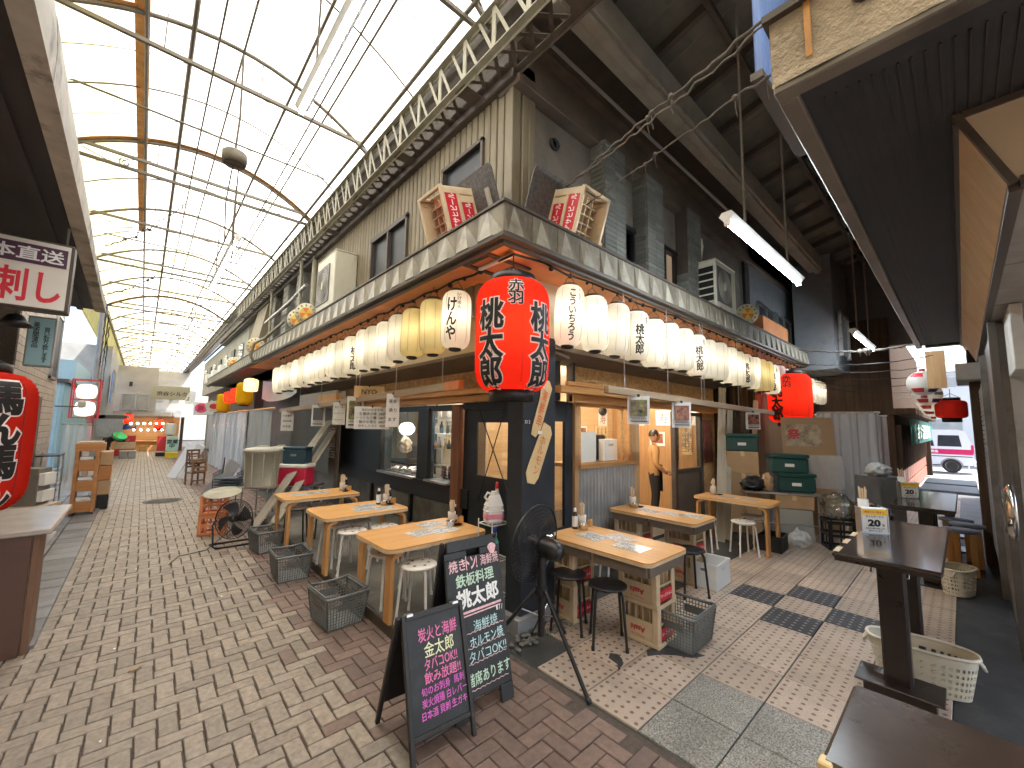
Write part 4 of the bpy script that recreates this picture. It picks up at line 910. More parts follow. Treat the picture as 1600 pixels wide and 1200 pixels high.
# ---------------------------------------------------------------- building on the right, under its mesh awning
rb = thing("right_shop", "right-hand shop with black mesh awning underside and plywood box beam", "building", (5, .1, 0))
QO = Vector((5, .1, 0))
def qp(name, m, mat): m.v = [(x - QO.x, y - QO.y, z - QO.z) for x, y, z in m.v]; return obj(name, m, mat, rb)
def crumb(pts, h, d, mat, name):
    """rough plaster slab face along a polyline, ragged at the lower edge"""
    m = MB(); n = len(pts)
    for i in range(n - 1):
        a, b = pts[i], pts[i + 1]
        N = 24; v = []
        nx, ny = (b[1] - a[1]), -(b[0] - a[0]); L = math.hypot(nx, ny); nx /= L; ny /= L
        for j in range(6):
            for k in range(N + 1):
                u = k / N; z = a[2] + h * j / 5 - (abs(noise.noise((u * 26, i * 5, 3))) * .03 if j == 0 else 0); e = .012 * noise.noise((u * 14 + i * 9, j * 1.2, 1)) + .006 * noise.noise((u * 50, j * 3, 4))
                v.append((a[0] + (b[0] - a[0]) * u + nx * e, a[1] + (b[1] - a[1]) * u + ny * e, z))
        m.add(v, [(j * (N + 1) + k, j * (N + 1) + k + 1, (j + 1) * (N + 1) + k + 1, (j + 1) * (N + 1) + k) for j in range(5) for k in range(N)], True)
    return qp(name, m, mat)
crumb([(1.708, -3.0, 3.06), (1.708, .412, 3.06)], .28, 0, M_plaster, "plaster_edge")
crumb([(1.708, .412, 3.075), (8.9, .412, 3.075)], .265, 0, M_greyconc, "plaster_edge")
qp("slab", MB().box(1.73, 8.9, -3, .39, 3.12, 3.33), M_greyconc)
qp("edge_cap", MB().box(1.68, 1.75, -3, .43, 3.33, 3.36).box(1.75, 8.9, .36, .43, 3.33, 3.36), M_trimdk)
m = MB(); m.box(1.71, 1.78, -3, .41, 3.03, 3.1, .006).box(1.78, 8.9, .345, .41, 3.03, 3.1, .006).box(8.82, 8.9, -1, .31, 3.03, 3.1); qp("awning_frame", m, M_steelwall)
qp("awning_underside", MB().box(1.78, 8.82, -3, .345, 3.06, 3.09), M_underside)
_m = MB(); _m.box(-3.1, 3.75, 0, .006, -.006, 0); me_ln = _m.mesh("mesh_rib", M_underside)
for k in range(48): link("mesh_rib", me_ln, rb, (0, .28 - k * .035 - QO.y, 3.06))
m = MB(); m.box(1.70, 1.705, .28, .3, 3.11, 3.33).box(1.70, 1.705, -.5, -.48, 3.11, 3.33); m.v = m.v; qp("rust_strip", m, M_orangeflash)
# plywood box beam
qp("box_face", MB().prism([(2.42, -.066, 3.04), (2.42, -.186, 2.71), (2.42, -.2, 2.71), (2.42, -.08, 3.04)], (6.6, 0, 0)), M_ply)
qp("box_end", MB().prism([(2.4, -.07, 3.04), (2.4, -1.6, 3.04), (2.4, -1.6, 2.71), (2.4, -.19, 2.71)], (.015, 0, 0)), M_plyface)
m = MB(); m.prism([(2.392, -.05, 3.057), (2.392, -.18, 2.7), (2.392, -.205, 2.7), (2.392, -.075, 3.057)], (.03, 0, 0)).box(2.4225, 9.0, -.08, -.052, 3.03, 3.056).box(2.39, 2.4, -1.6, -.08, 3.03, 3.056).box(2.388, 2.43, -1.6, -.206, 2.685, 2.7205).box(2.431, 9, -.215, -.178, 2.68, 2.7215); qp("box_trim", m, M_trimdk)
for k in range(6): qp("box_soffit_panel", MB().box(2.45 + k * 1.1, 3.53 + k * 1.1, -1.2, -.216, 2.69, 2.70), pm("soffit_panel", (.3, .27, .24), .7, var=.15, scale=3, dirt=((.1, .09, .08), .5, 2, .52)) if k == 0 else bpy.data.materials["soffit_panel"])
qp("lintel_board", MB().box(4.6, 9, -.34, -.28, 2.2, 2.68, .004), M_greyconc)
# wall below: steel faced pier, shutter, posts
qp("pier", MB().box(5.2, 6.9, -1.0, -.22, 0, 2.66, .006), M_steelwall)
qp("pier_panel", MB().box(5.19, 5.2, -.95, -.28, .1, 2.5, .003), pm("grimy_panel", (.3, .27, .23), .5, var=.2, scale=2, dirt=((.08, .07, .06), .6, 2, .5)))
qp("corner_trim", MB().box(5.16, 5.2, -.24, -.19, 0, 2.66, .004), M_trimdk); qp("shutter_rail", MB().box(6.88, 6.95, -.25, -.17, 0, 2.6, .004), M_steelwall)
m = MB()
for k in range(34): m.box(7.0, 8.5, -.2, -.17, .3 + k * .06, .354 + k * .06, .004)
shp = qp("shutter", MB().box(6.95, 8.5, -.24, -.2, 0, 2.4), M_steelwall)
_m = MB(); _m.box(-.74, .74, -.012, .012, 0, .052, .005); me_ss = _m.mesh("shutter_slat", M_galv)
for k in range(34): link("shutter_slat", me_ss, shp, (7.73 - QO.x, -.19 - QO.y, .28 + k * .06))
qp("pier", MB().box(8.5, 9.1, -.8, -.1, 0, 2.9, .006), M_darkwood)
m = MB(); m.box(6.7, 6.78, -.12, -.04, 0, .0); 
qp("bracket", MB().box(8.2, 9.2, -.25, .02, 2.45, 2.68, .01), M_greyconc)
qp("far_wall", MB().box(9.1, 17, -.6, -.35, 0, 4.2), M_darkwood)
for k in range(12): qp("lattice_strip", MB().box(9.6 + k * .55, 9.72 + k * .55, -.345, -.3, 0, 2.4), M_lumberz)
m = MB(); m.lathe([(.001, .02), (.16, .03), (.2, 0), (.22, -.02), (.2, -.03)], 24); obj("round_door", m, M_chrome, rb, M=Matrix.Translation((4.25 - QO.x + .72, -.2 - QO.y, 1.15)) @ Matrix.Rotation(-math.pi / 2, 4, 'X'))
# upper right: blue sheet above the awning and a leaning pole
bs = thing("blue_roof_sheet", "bright blue corrugated sheet above the plaster awning edge", "roof sheet", (2.75, .6, 3.72))
m = MB(); m.sheet(lambda u, v: (-.5 + .9 * u, .02 * math.sin(u * 130), -.1 + 1.4 * v), 120, 1); obj("sheet", m, pm("blue_sheet", (.12, .22, .5), .4, var=.1), bs); obj("rail", MB().box(-.5, .4, -.02, .04, -.14, -.1), M_trimdk, bs)
pl_ = thing("leaning_stay", "thin grey stay pole rising from the plaster awning edge", "stay", (1.7, .12, 3.25))
m = MB(); m.tube([(0, 0, 0), (.03, .14, .35), (.1, .3, .9)], .025, 8); obj("rod", m, M_dusty, pl_); m = MB(); m.sphere((0, 0, 0), .05, 8, 6); obj("clamp", m, M_dusty, pl_)
# ---------------------------------------------------------------- alley's far end: road, facade, fence
struct("road", MB().box(19, 60, -30, 60, -.055, -.045), pm("sunlit_road", (.3, .29, .28), .85, var=.1, scale=3))
fb = thing("roadside_building", "pale building across the bright road at the end of the alley", "building", (32, 0, 0))
obj("wall", MB().box(0, 4, -14, 14, 0, 5), pm("pale_wall", (.6, .6, .58), .7, var=.08, scale=.7), fb)
for k in range(8): w = obj("window", MB().box(-.05, 0, -12 + k * 3, -10.2 + k * 3, 1, 2.4), M_glassd, fb); obj("frame", MB().box(-.09, -.05, -12 + k * 3, -10.2 + k * 3, 1.65, 1.72), M_steel, w)
hw = thing("dark_alley_building", "dark timber-fronted shop with lattice front further up the alley", "building", (15.2, 1.02, 0))
obj("wall", MB().box(-1.5, 8.5, .1, 1.6, 0, 4.6), M_darkwood, hw)
for k in range(40): obj("lattice_bar", MB().box(-1.4 + k * .24, -1.34 + k * .24, 0, .1, .8, 1.9), M_darkwood, hw)
for k in range(15):
    for j in range(2): obj("door_panel", MB().box(-1.35 + k * .6, -.85 + k * .6, .02, .1, .08 + j * .38, .42 + j * .38, .01), pm("red_wood_panel", (.35, .13, .08), .5, var=.1) if k + j == 0 else bpy.data.materials["red_wood_panel"], hw)
obj("eave", MB().box(-1.6, 8.6, -.3, .2, 2.15, 2.3), M_darkwood, hw); obj("end_post", MB().box(8.3, 8.6, -.1, .1, 0, 2.3), M_darkwood, hw)
t = thing("hanging_board", "brown board and crumpled clear sheeting hung above the alley by the ball lanterns", "board", (11.6, .2, 2.95)); obj("board", MB().box(-.02, .02, -.05, .22, -.35, .4, .004), M_lumberz, t)
obj("sheeting", MB().sheet(lambda u, v: (.5 + .1 * math.sin(v * 20), -.4 + .45 * u + .02 * math.sin(v * 31), -.3 + .75 * v), 8, 24), M_film, t)
hw2 = thing("dark_upper_storey", "dark upper storey with windows painted to look lit beside the second fluorescent light", "building", (13, 2.2, 0))
obj("wall", MB().box(-1.0, 4.5, -.3, .5, 3.2, 6.0), bpy.data.materials["dim_rear_wall"], hw2)
for k in range(3):
    w = obj("window", MB().box(-.5 + k * 1.4, .4 + k * 1.4, -.34, -.3, 3.6, 4.6), pm("painted_lit_pane", (.5, .58, .65), .2), hw2); obj("frame", MB().box(-.55 + k * 1.4, -.5 + k * 1.4, -.38, -.3, 3.55, 4.65).box(.4 + k * 1.4, .45 + k * 1.4, -.38, -.3, 3.55, 4.65).box(-.55 + k * 1.4, .45 + k * 1.4, -.38, -.3, 4.6, 4.66), M_steel, w)  # lit look is put into the pale pane colour, nothing glows
# ---------------------------------------------------------------- lanterns
def lantern_prof(R, H, ribs, neck=.46, rip=.0022):
    """barrel outline: z runs from -H/2 to H/2"""
    def base(z):
        t = min(1, abs(z) / (H / 2)); k = max(0, (t - .62) / .38)
        return R * (neck + (1 - neck) * math.sqrt(max(0, 1 - k ** 2.3)) if k > 0 else 1) * (1 - .03 * t * t)
    n = ribs * 2; pr = []
    for i in range(n + 1):
        z = -H / 2 + H * i / n; pr.append((base(z) + (rip if i % 2 else -rip), z))
    return pr, base
WR, WH = .148, .6
_pr, wbase = lantern_prof(WR, WH, 34)
def shell(pr, mat, seg=28, name="paper_body"): m = MB(); m.lathe(pr, seg); return m.mesh(name, mat)
me_wh, me_ye = shell(_pr, M_whpaper), shell(_pr, M_yepaper)
m = MB(); m.lathe([(.045, -WH / 2 - .024), (.055, -WH / 2 - .024), (.062, -WH / 2 - .02), (.066, -WH / 2 + .003), (.05, -WH / 2 + .003), (.05, -WH / 2)], 16); me_br = m.mesh("bottom_ring", M_black)
m = MB(); m.lathe([(.06, WH / 2), (.07, WH / 2 - .004), (.085, WH / 2 - .004), (.082, WH / 2 + .02), (.06, WH / 2 + .022)], 16); me_tr = m.mesh("top_ring", M_trimdk)
m = MB(); m.tube([(-.08, 0, WH / 2 + .01), (-.06, 0, WH / 2 + .06), (0, 0, WH / 2 + .11), (.06, 0, WH / 2 + .06), (.08, 0, WH / 2 + .01)], .0035, 4); m.tube([(0, 0, WH / 2 + .11), (0, .004, WH / 2 + .15)], .004, 4); me_hk = m.mesh("wire_handle", M_wire)
m = MB(); m.sphere((0, 0, .02), .03, 10, 6, 1.2); me_bulbs = [m.mesh("bulb", b_) for b_ in G_bulbs]
m = MB()
for i in range(8):
    a = i * math.pi / 4 + .2; m.tube([((wbase(z) + .003) * math.cos(a), (wbase(z) + .0025) * math.sin(a), z) for z in [(-.5 + k / 12) * WH for k in range(13)]], .0022, 3, cap=False)
me_cord = m.mesh("rib_cord", pm("lantern_cord", (.3, .24, .17), .7, bump=0))
LN = "white paper lanterns strung along the canopy"
def lantern(loc, label, mat='w', text=None, small=None, ang=0, name="paper_lantern", s=1, group=LN):
    t = thing(name, label, "lantern", loc, 0, group); q_ = random.uniform(.96, 1.04); t.scale = (s * q_, s * q_ * random.uniform(.95, 1.03), s * random.uniform(.97, 1.04))
    t.rotation_euler = (random.uniform(-.055, .055), random.uniform(-.055, .055), random.uniform(0, 6.28) if not text else 0)
    link("paper_body", me_ye if mat == 'y' else me_wh, t); link("bottom_ring", me_br, t); link("top_ring", me_tr, t); link("wire_handle", me_hk, t); link("bulb", random.choice(me_bulbs), t); link("rib_cord", me_cord, t)
    if text:
        w = .105 if len(text) <= 3 else .075
        letters_wrap(vert(text), M_blackink, t, w, (.5 if len(text) > 3 else .44) if text != "桃太郎" else .36, -.02 if text != "桃太郎" else -.06, ang, wbase, .032, .92, .0025, .02)
        if small: letters_wrap(vert(small), M_blackink, t, .034, .042 * len(small), .16 if len(text) > 3 else .17, ang + .52, wbase, .02, .92, .0025, .02)
    return t
def face(x, y): return math.atan2(-y, -x)   # towards the lane corner
zA = 2.835
ysA = [3.5, 3.96, 4.42, 4.78, 5.14, 5.5, 5.86, 6.32, 6.7, 7.1, 7.5, 7.92, 8.36, 8.8, 9.3, 9.8, 10.35, 10.9]
ordA = ["first", "second", "third", "fourth", "fifth", "sixth", "seventh", "eighth", "ninth", "tenth", "eleventh", "twelfth", "thirteenth", "fourteenth", "fifteenth", "sixteenth", "seventeenth", "eighteenth", "nineteenth", "twentieth"]
for i, y in enumerate(ysA):
    z = zA + random.uniform(-.02, .02) - .006 * i
    if i == 0: lantern((2.36, y, z), "white paper lantern reading けんや, left of the big red corner lantern", 'w', "けんや", "いけめん", face(2.36, y) - .35)
    else:
        txt = "桃太郎" if i in (7, 10, 13, 15) else None; ye = i in (1, 2)
        lantern((2.36, y, z), f"{'yellowed' if ye else 'white'} {'lettered' if txt else 'plain'} paper lantern, {ordA[i]} along the street from the red corner lantern", 'y' if ye else 'w', txt, "赤羽" if txt else None, face(2.36, y) + (.1 if txt else 0))
x = 3.06
for i in range(19):
    if i == 0: lantern((x, 2.56, zA), "white paper lantern reading こういちろう, right of the big red corner lantern", 'w', "こういちろう", "へんたい", face(x, 2.56) + .25)
    else:
        txt = "桃太郎" if i in (3, 7, 12, 16) else None; ye = i in (14, 15)
        lantern((x, 2.56, zA + random.uniform(-.02, .02) - .004 * i), f"{'yellowed' if ye else 'white'} {'lettered' if txt else 'plain'} paper lantern, {ordA[i]} along the alley from the red corner lantern", 'y' if ye else 'w', txt, "赤羽" if txt else None, face(x, 2.56) + (.35 if i < 10 else .2))
    x += .41 if i < 10 else .385
for i in range(13):
    lantern((10.9 + i * .4, 2.56, zA - .1), "bluish white paper lantern, %s in the far row beyond the second red lantern" % ordA[i], 'w', "桃太郎" if i % 3 == 0 else None, None, face(10.9 + i * .4, 2.56) + .1, group="far lanterns beyond the second red lantern")
for (x, y, z, s, l, mt) in ((2.2, 13.4, 2.75, 1.0, "small lit orange round lantern past the white row", G_bulb), (2.2, 15.6, 2.6, 1, "small lit red round lantern past the white row", None), (2.2, 17.0, 2.55, 1, "small red round lantern, farthest of the red pair past the white row", None)):
    t = thing("round_lantern", l, "lantern", (x, y, z)); pr, b = lantern_prof(.18, .38, 12, .4); obj("paper_body", MB().lathe(pr, 16), M_redpaper if mt is None else M_yepaper, t); m = MB(); m.sphere((0, 0, 0), .05, 8, 6); obj("bulb", m, G_bulbr if mt is None else G_bulb, t)
    obj("top_ring", MB().lathe([(.07, .18), (.07, .21), (.001, .21)], 12), M_black, t)
M_yelpap = paper_shell("bright_yellow_paper", (.85, .5, .02), .4, .05)
for (x, y, z, l) in ((2.2, 14.3, 2.55, "bright yellow barrel lantern past the white row"), (2.2, 18.4, 2.4, "bright yellow barrel lantern, farther of the two past the white row")):
    t = thing("yellow_lantern", l, "lantern", (x, y, z)); pr, b = lantern_prof(.22, .66, 16, .6); obj("paper_body", MB().lathe(pr, 18), M_yelpap, t); obj("rim", MB().lathe([(.13, -.36), (.13, -.32)], 14).lathe([(.13, .32), (.13, .36)], 14), M_black, t)
# big red lanterns
def red_lantern(loc, R, H, label, words, name="red_lantern", bulb=True, seg=44, ribs=46):
    t = thing(name, label, "lantern", loc); pr, b = lantern_prof(R, H, ribs, .62, .0048)
    obj("paper_body", MB().lathe(pr, seg), M_redpaper, t)
    rr = R * .6
    obj("top_ring", MB().lathe([(rr - .02, H / 2 - .01), (rr, H / 2 - .015), (rr + .004, H / 2 + .06), (rr - .015, H / 2 + .062), (rr - .02, H / 2)], 28), M_blackpl, t)
    obj("bottom_ring", MB().lathe([(rr - .02, -H / 2), (rr - .015, -H / 2 - .085), (rr, -H / 2 - .085), (rr + .004, -H / 2 + .012), (rr - .02, -H / 2 + .01)], 28), M_blackpl, t)
    m = MB(); m.tube([(-rr, 0, H / 2 + .05), (-.06, 0, H / 2 + .13), (0, 0, H / 2 + .16), (.06, 0, H / 2 + .13), (rr, 0, H / 2 + .05)], .006, 5); m.tube([(0, -rr, H / 2 + .05), (0, 0, H / 2 + .16), (0, rr, H / 2 + .05)], .006, 5); m.tube([(0, 0, H / 2 + .15), (0, 0, H / 2 + .26)], .006, 5); obj("wire_handle", m, M_wire, t)
    m = MB()
    for i in range(8):
        a = i * math.pi / 4 + .31; m.tube([((b(z) + .003) * math.cos(a), (b(z) + .003) * math.sin(a), z) for z in [(-.5 + k / 16) * H for k in range(17)]], .0028, 4, cap=False)
    obj("rib_cord", m, pm("dark_red_cord", (.3, .01, .01), .7, bump=0) if "dark_red_cord" not in bpy.data.materials else bpy.data.materials["dark_red_cord"], t)
    if bulb: m = MB(); m.sphere((0, 0, .06), .055, 14, 8, 1.2); obj("bulb", m, G_bulbr, t)
    for (txt, w, h, zc, a, bd, edge) in words:
        if edge: letters_wrap(vert(txt), M_whpapint, t, w * 1.12, h * 1.03, zc, a, b, bd + .05, .9, .0035, .03, "lettering_outline")
        letters_wrap(vert(txt), M_blackink, t, w, h, zc, a, b, bd, .9, .006, .03)
    return t
M_whpapint = pm("white_outline_ink", (.85, .72, .68), .6, bump=0)
fa = face(2.3, 2.55)
red_lantern((2.3, 2.55, 2.5), .315, .93, "big red paper lantern with black 桃太郎 lettering hung at the canopy corner",
            [("桃太郎", .25, .72, -.1, fa - .6, .03, True), ("桃太郎", .25, .7, -.11, fa + .85, .03, True), ("赤羽", .13, .22, .31, fa + .08, .02, True)])
red_lantern((10.1, 2.42, 2.4), .4, 1.02, "second red paper lantern, down the alley between the white rows",
            [("桃太郎", .27, .75, -.1, face(10.1, 2.42) - .6, .05, False), ("赤羽", .16, .26, .33, face(10.1, 2.42) - .1, .03, False)], seg=28, ribs=26)
red_lantern((-.93, 4.55, 1.58), .36, .96, "large red lantern with outlined 馬ん馬ん lettering at the left edge",
            [("馬ん馬ん", .22, .86, -.02, face(-.93, 4.55) + .55, .045, True)], seg=36, ribs=34, bulb=False)
red_lantern((13.4, .15, 2.25), .26, .4, "squat red lantern at the far right end of the alley", [], seg=22, ribs=14, bulb=False)
for (x, z) in ((-.55, 1.75), (.71, 1.5)):
    red_lantern((x, 30.2, z), .2, .48, "small red lantern hanging at the %s side of the far bar" % ("left" if x < 0 else "right"), [], seg=14, ribs=8)
t = thing("white_lantern", "white barrel lantern on the right near the far bar", "lantern", (.92, 22.3, 1.36)); pr, b = lantern_prof(.19, .5, 14, .5); obj("paper_body", MB().lathe(pr, 16), M_whpaper, t); obj("rim", MB().lathe([(.1, -.28), (.1, -.24)], 12).lathe([(.1, .24), (.1, .28)], 12), M_black, t)
# cord the lanterns hang from
rr = random.Random(11)
m = MB(); pts = [(2.3, 2.55, 3.24)]
for i in range(26): pts.append((2.36 + rr.uniform(-.01, .01), 2.9 + i * .32, 3.27 + rr.uniform(-.012, .012) - .02 * (i % 2)))
m.tube(pts, .012, 5)
for i in range(30): m.sphere((2.36, 3.1 + i * .27, 3.25), rr.uniform(.018, .03), 6, 4)
tag(obj("lantern_cord", m, M_wire), "black light cord with sockets carrying the lanterns along the street side", "cord")
m = MB(); pts = [(2.3, 2.55, 3.24)]
for i in range(34): pts.append((2.7 + i * .33, 2.56 + rr.uniform(-.01, .01), 3.27 + rr.uniform(-.012, .012) - .02 * (i % 2)))
m.tube(pts, .012, 5)
for i in range(40): m.sphere((2.8 + i * .28, 2.56, 3.25), rr.uniform(.018, .03), 6, 4)
tag(obj("lantern_cord", m, M_wire), "black light cord with sockets carrying the lanterns along the alley side", "cord")
# striped ball lanterns on the right
for i, (x, z) in enumerate(((12.0, 2.75), (13.3, 2.6), (14.4, 2.5), (15.5, 2.4))):
    t = thing("ball_lantern", ["white, blue and red round paper ball lantern, nearest of the alley string", "red and white ball lantern, second of the alley string", "red and white ball lantern, third of the alley string", "pale ball lantern, last of the alley string"][i], "lantern", (x, .5, z), 0, "ball lanterns strung in the alley")
    R = .26; m = MB(); m.sphere((0, 0, 0), R, 20, 14); obj("ball", m, M_whpaper, t)
    for k, (a, mt) in enumerate(((fa, 'b'), (fa + 1.2, 'r'), (fa - 1.2, 'r'))):
        for (z0, z1) in ((.45, .85), (-.85, -.45)):
            m = MB(); m.lathe([(R * 1.012 * math.cos(t_), R * 1.012 * math.sin(t_)) for t_ in [z0 + (z1 - z0) * q / 5 for q in range(6)]], 8, a0=a - .45, a1=a + .45); obj("coloured_band", m, M_coolb if False else (bpy.data.materials.get("ball_blue") or pm("ball_blue", (.05, .06, .3), .5)) if mt == 'b' else M_redink, t)
    m = MB(); m.lathe([(R * 1.012 * math.cos(t_), R * 1.012 * math.sin(t_)) for t_ in (-.12, 0, .12)], 8, a0=fa - .35, a1=fa + .35); obj("middle_stripe", m, M_galv, t)
    m = MB(); m.cyl((0, 0, -R), (0, 0, -R - .05), .05, 10); m.cyl((0, 0, R), (0, 0, R + .04), .05, 10); obj("end_cap", m, M_redink, t)
# swags of old cable across the alley corner
def swag(p0, p1, sag, r, mat, label, knots=0, seed=1, wob=.02, name="overhead_cable"):
    q = random.Random(seed); p0, p1 = Vector(p0), Vector(p1); n = 40; m = MB(); pts = []
    for i in range(n + 1):
        t = i / n; p = p0.lerp(p1, t); p.z -= sag * 4 * t * (1 - t); p += Vector([q.uniform(-wob, wob) for _ in range(3)]) * .5; pts.append(p)
    m.tube(pts, [r * q.uniform(.7, 1.3) for _ in pts], 5)
    for _ in range(knots):
        p = pts[q.randint(2, n - 2)]; m.sphere(p, r * q.uniform(2, 3.2), 6, 4)
        m.tube([p, p + Vector((0, 0, -.06)), p + Vector((.02, 0, -.1))], r * .5, 4)
    return tag(obj(name, m, mat), label, "cable")
swag((3.15, 2.75, 4.25), (1.75, .35, 3.42), -.02, .008, M_dusty, "thick dusty twisted cable from the corner building to the right awning", 5, 2)
swag((3.15, 2.75, 4.28), (1.75, .36, 3.40), .03, .006, M_dusty, "thin dusty cable twisted beside the thick one over the alley mouth", 0, 4)
swag((3.4, 2.75, 4.1), (2.0, .4, 3.38), -.01, .0055, M_dusty, "lower dusty cable with knots over the alley mouth", 6, 3)
swag((10.6, 2.3, 3.5), (10.4, .45, 3.35), .1, .02, M_dusty, "sagging dirty cable loop across the alley below the second fluorescent light", 3, 8)
for k in range(6): swag((11 + k * .5, 2.7, 3.3 - .1 * k), (11.5 + k * .7, .3, 3.25 - .12 * k), .12, .009, M_wire, "thin black cable across the deep alley, %s from the top" % ordA[k], 0, 20 + k); bpy.context.scene.collection.objects[-1]["group"] = "tangled alley cables"
for k in range(3): swag((-.5, 8.2 + k * .4, 3.4 - .1 * k), (-1.0, 16 + k, 3.0 - .15 * k), .15 + .05 * k, .008, M_wire, ["black cable sagging along the left roofline, topmost", "black cable sagging along the left roofline, second", "black cable sagging along the left roofline, third", "black cable sagging along the left roofline, lowest"][k], 1, 40 + k, .015)
swag((-.5, 7.0, 3.9), (.3, 9.0, 5.6), .1, .008, M_wire, "thin vine-like cable looping from the left awning to the roof", 6, 60, .05)
swag((-.5, 8.0, 3.5), (.2, 12.0, 5.3), .1, .008, M_wire, "second vine-like cable looping from the left awning to the roof", 6, 61, .05)
# ---------------------------------------------------------------- bentwood tables on the platform
def rounded(x0, x1, y0, y1, r, n=5):
    pts = []
    for (cx, cy, a0) in ((x1 - r, y1 - r, 0), (x0 + r, y1 - r, 90), (x0 + r, y0 + r, 180), (x1 - r, y0 + r, 270)):
        for i in range(n + 1): a = R_(a0 + 90 * i / n); pts.append((cx + r * math.cos(a), cy + r * math.sin(a)))
    return pts
def bent_table(L, D, H, name, label, loc, legmat=None, rz=0, group=None, legs=True):
    t = thing(name, label, "table", loc, rz, group)
    p = rounded(-L / 2, L / 2, -D / 2, D / 2, .09)
    m = MB(); m.prism([(x, y, H - .012) for x, y in p], (0, 0, .012)); obj("tabletop", m, M_oak, t)
    m = MB(); m.prism([(x * 1.004, y * 1.004, H - .036) for x, y in p], (0, 0, .0235)); obj("edge_band", m, M_oakedge, t)
    if legs:
        for sx in (-1, 1):
            for sy in (-1, 1):
                x = sx * (L / 2 - .06); r = .055; pts = [(x, sy * (D / 2 - .08), 0), (x, sy * (D / 2 - .08), H - .06 - r)]
                for i in range(1, 7): a = math.pi / 2 * i / 6; pts.append((x - sx * r * (1 - math.cos(a)), sy * (D / 2 - .08), H - .06 - r + r * math.sin(a)))
                pts.append((x - sx * (r + .03), sy * (D / 2 - .08), H - .056))
                m = MB(); m.strip(pts, (0, .105, 0), .032); obj("leg", m, M_oakleg, t)
    return t
TA = "bentwood tables set out on the platform"
tabA = [bent_table(1.06, .74, .605, "table", "light wood bentwood table nearest the black chalkboards on the platform", (2.11, 3.6, .1), group=TA),
        bent_table(1.02, .74, .605, "table", "light wood bentwood table, middle of three on the platform", (2.05, 5.05, .1), group=TA),
        bent_table(1.02, .72, .605, "table", "light wood bentwood table farthest along the platform by the leaning planks", (2.0, 6.43, .1), group=TA)]
tabB4 = bent_table(1.06, .62, .7, "table", "light wood bentwood table at the back of the alley beside the green crates", (6.75, 2.37, 0), rz=math.pi / 2)
# ---------------------------------------------------------------- round stools
def stool_meshes(seatmat, legmat, H):
    m = MB(); R = .155
    prof = [(.001, H + .004), (R * .9, H + .006), (R, H), (R + .004, H - .01), (R - .01, H - .016), (.001, H - .01)]
    m.lathe(prof[::-1], 28); seat = m.mesh("seat", seatmat)
    hs = []
    for i in range(6):
        a = i * math.pi / 3; h = MB(); h.lathe([(.001, .0), (.013, .0)], 10, (.085 * math.cos(a), .085 * math.sin(a), H + .0075), sx=1.3); hs.append(h)
    hm = MB(); [hm.add(h.v, h.f) for h in hs]; hole = hm.mesh("hole_pattern", M_dark)
    legs = []
    for i in range(4):
        a = math.pi / 4 + i * math.pi / 2; c, s_ = math.cos(a), math.sin(a); pts = [(.05 * c, .05 * s_, H - .022), (.10 * c, .10 * s_, H - .022)]
        for k in range(1, 6): b = math.pi / 2 * k / 5; pts.append(((.10 + .05 * math.sin(b)) * c, (.10 + .05 * math.sin(b)) * s_, H - .022 - .05 * (1 - math.cos(b))))
        pts.append((.185 * c, .185 * s_, .012)); l = MB(); l.tube(pts, .0115, 8); l.cyl((.185 * c, .185 * s_, .03), (.1865 * c, .1865 * s_, 0), .0145, 8); legs.append(l.mesh("leg", legmat))
    m = MB(); m.tube([(.1 * math.cos(i * math.pi / 8), .1 * math.sin(i * math.pi / 8), H - .03) for i in range(16)], .008, 5, closed=True); ring = m.mesh("seat_ring", legmat)
    return seat, hole, legs, ring
SM_w = stool_meshes(M_whiteseat, M_white, .45); SM_b = stool_meshes(M_blackpl, M_black, .46); SM_wb = stool_meshes(M_whiteseat, M_black, .45)
def stool(x, y, z, label, kit=SM_w, rz=None, group="round stools at the restaurant tables"):
    t = thing("stool", label, "stool", (x, y, z), random.uniform(0, 1.5) if rz is None else rz, group)
    link("seat", kit[0], t); link("hole_pattern", kit[1], t); link("seat_ring", kit[3], t)
    for l in kit[2]: link("leg", l, t)
    return t
for x, y, l, k in ((1.86, 3.22, "white stool in front of the near platform table, nearest the small chalkboard", SM_w), (1.8, 3.7, "white stool tucked under the street end of the near platform table", SM_w), (2.13, 3.74, "white stool tucked in the middle of the near platform table", SM_w),
                   (2.17, 3.12, "white stool mostly hidden behind the tall chalkboard", SM_w), (1.84, 4.66, "white stool in front of the middle platform table at its street end", SM_w), (1.8, 5.06, "white stool under the street end of the middle platform table", SM_w),
                   (2.06, 5.08, "white stool under the centre of the middle platform table", SM_w), (2.2, 4.62, "white stool in front of the middle platform table, farther from the street", SM_w), (1.72, 6.4, "white-topped stool with black legs under the farthest platform table, street side", SM_wb), (2.06, 6.42, "white-topped stool with black legs under the centre of the farthest platform table", SM_wb)):
    stool(x, y, .1, l, k)
for x, y, l, k in ((2.9, 2.42, "black stool between the pedestal fan and the crate-legged table", SM_b), (2.95, 2.05, "black stool in front of the crate-legged table, nearest the street", SM_b), (6.2, 2.62, "white stool beside the back alley table, next to the sliding door", SM_w),
                   (6.38, 2.16, "white stool in front of the back alley table", SM_w), (6.9, 2.2, "white stool tucked under the far end of the back alley table", SM_w), (4.2, 2.3, "white stool partly hidden behind the crate-legged tables", SM_w), (4.1, 2.75, "white stool between the two crate-legged tables", SM_w),
                   (4.45, 2.05, "black-legged stool at the street end of the second crate-legged table", SM_b), (6.1, 4.6, "white stool inside the doorway", SM_w), (6.6, 4.7, "white stool inside the doorway, right of the other", SM_w)):
    stool(x, y, 0.04 if y > 3.4 else 0, l, k)
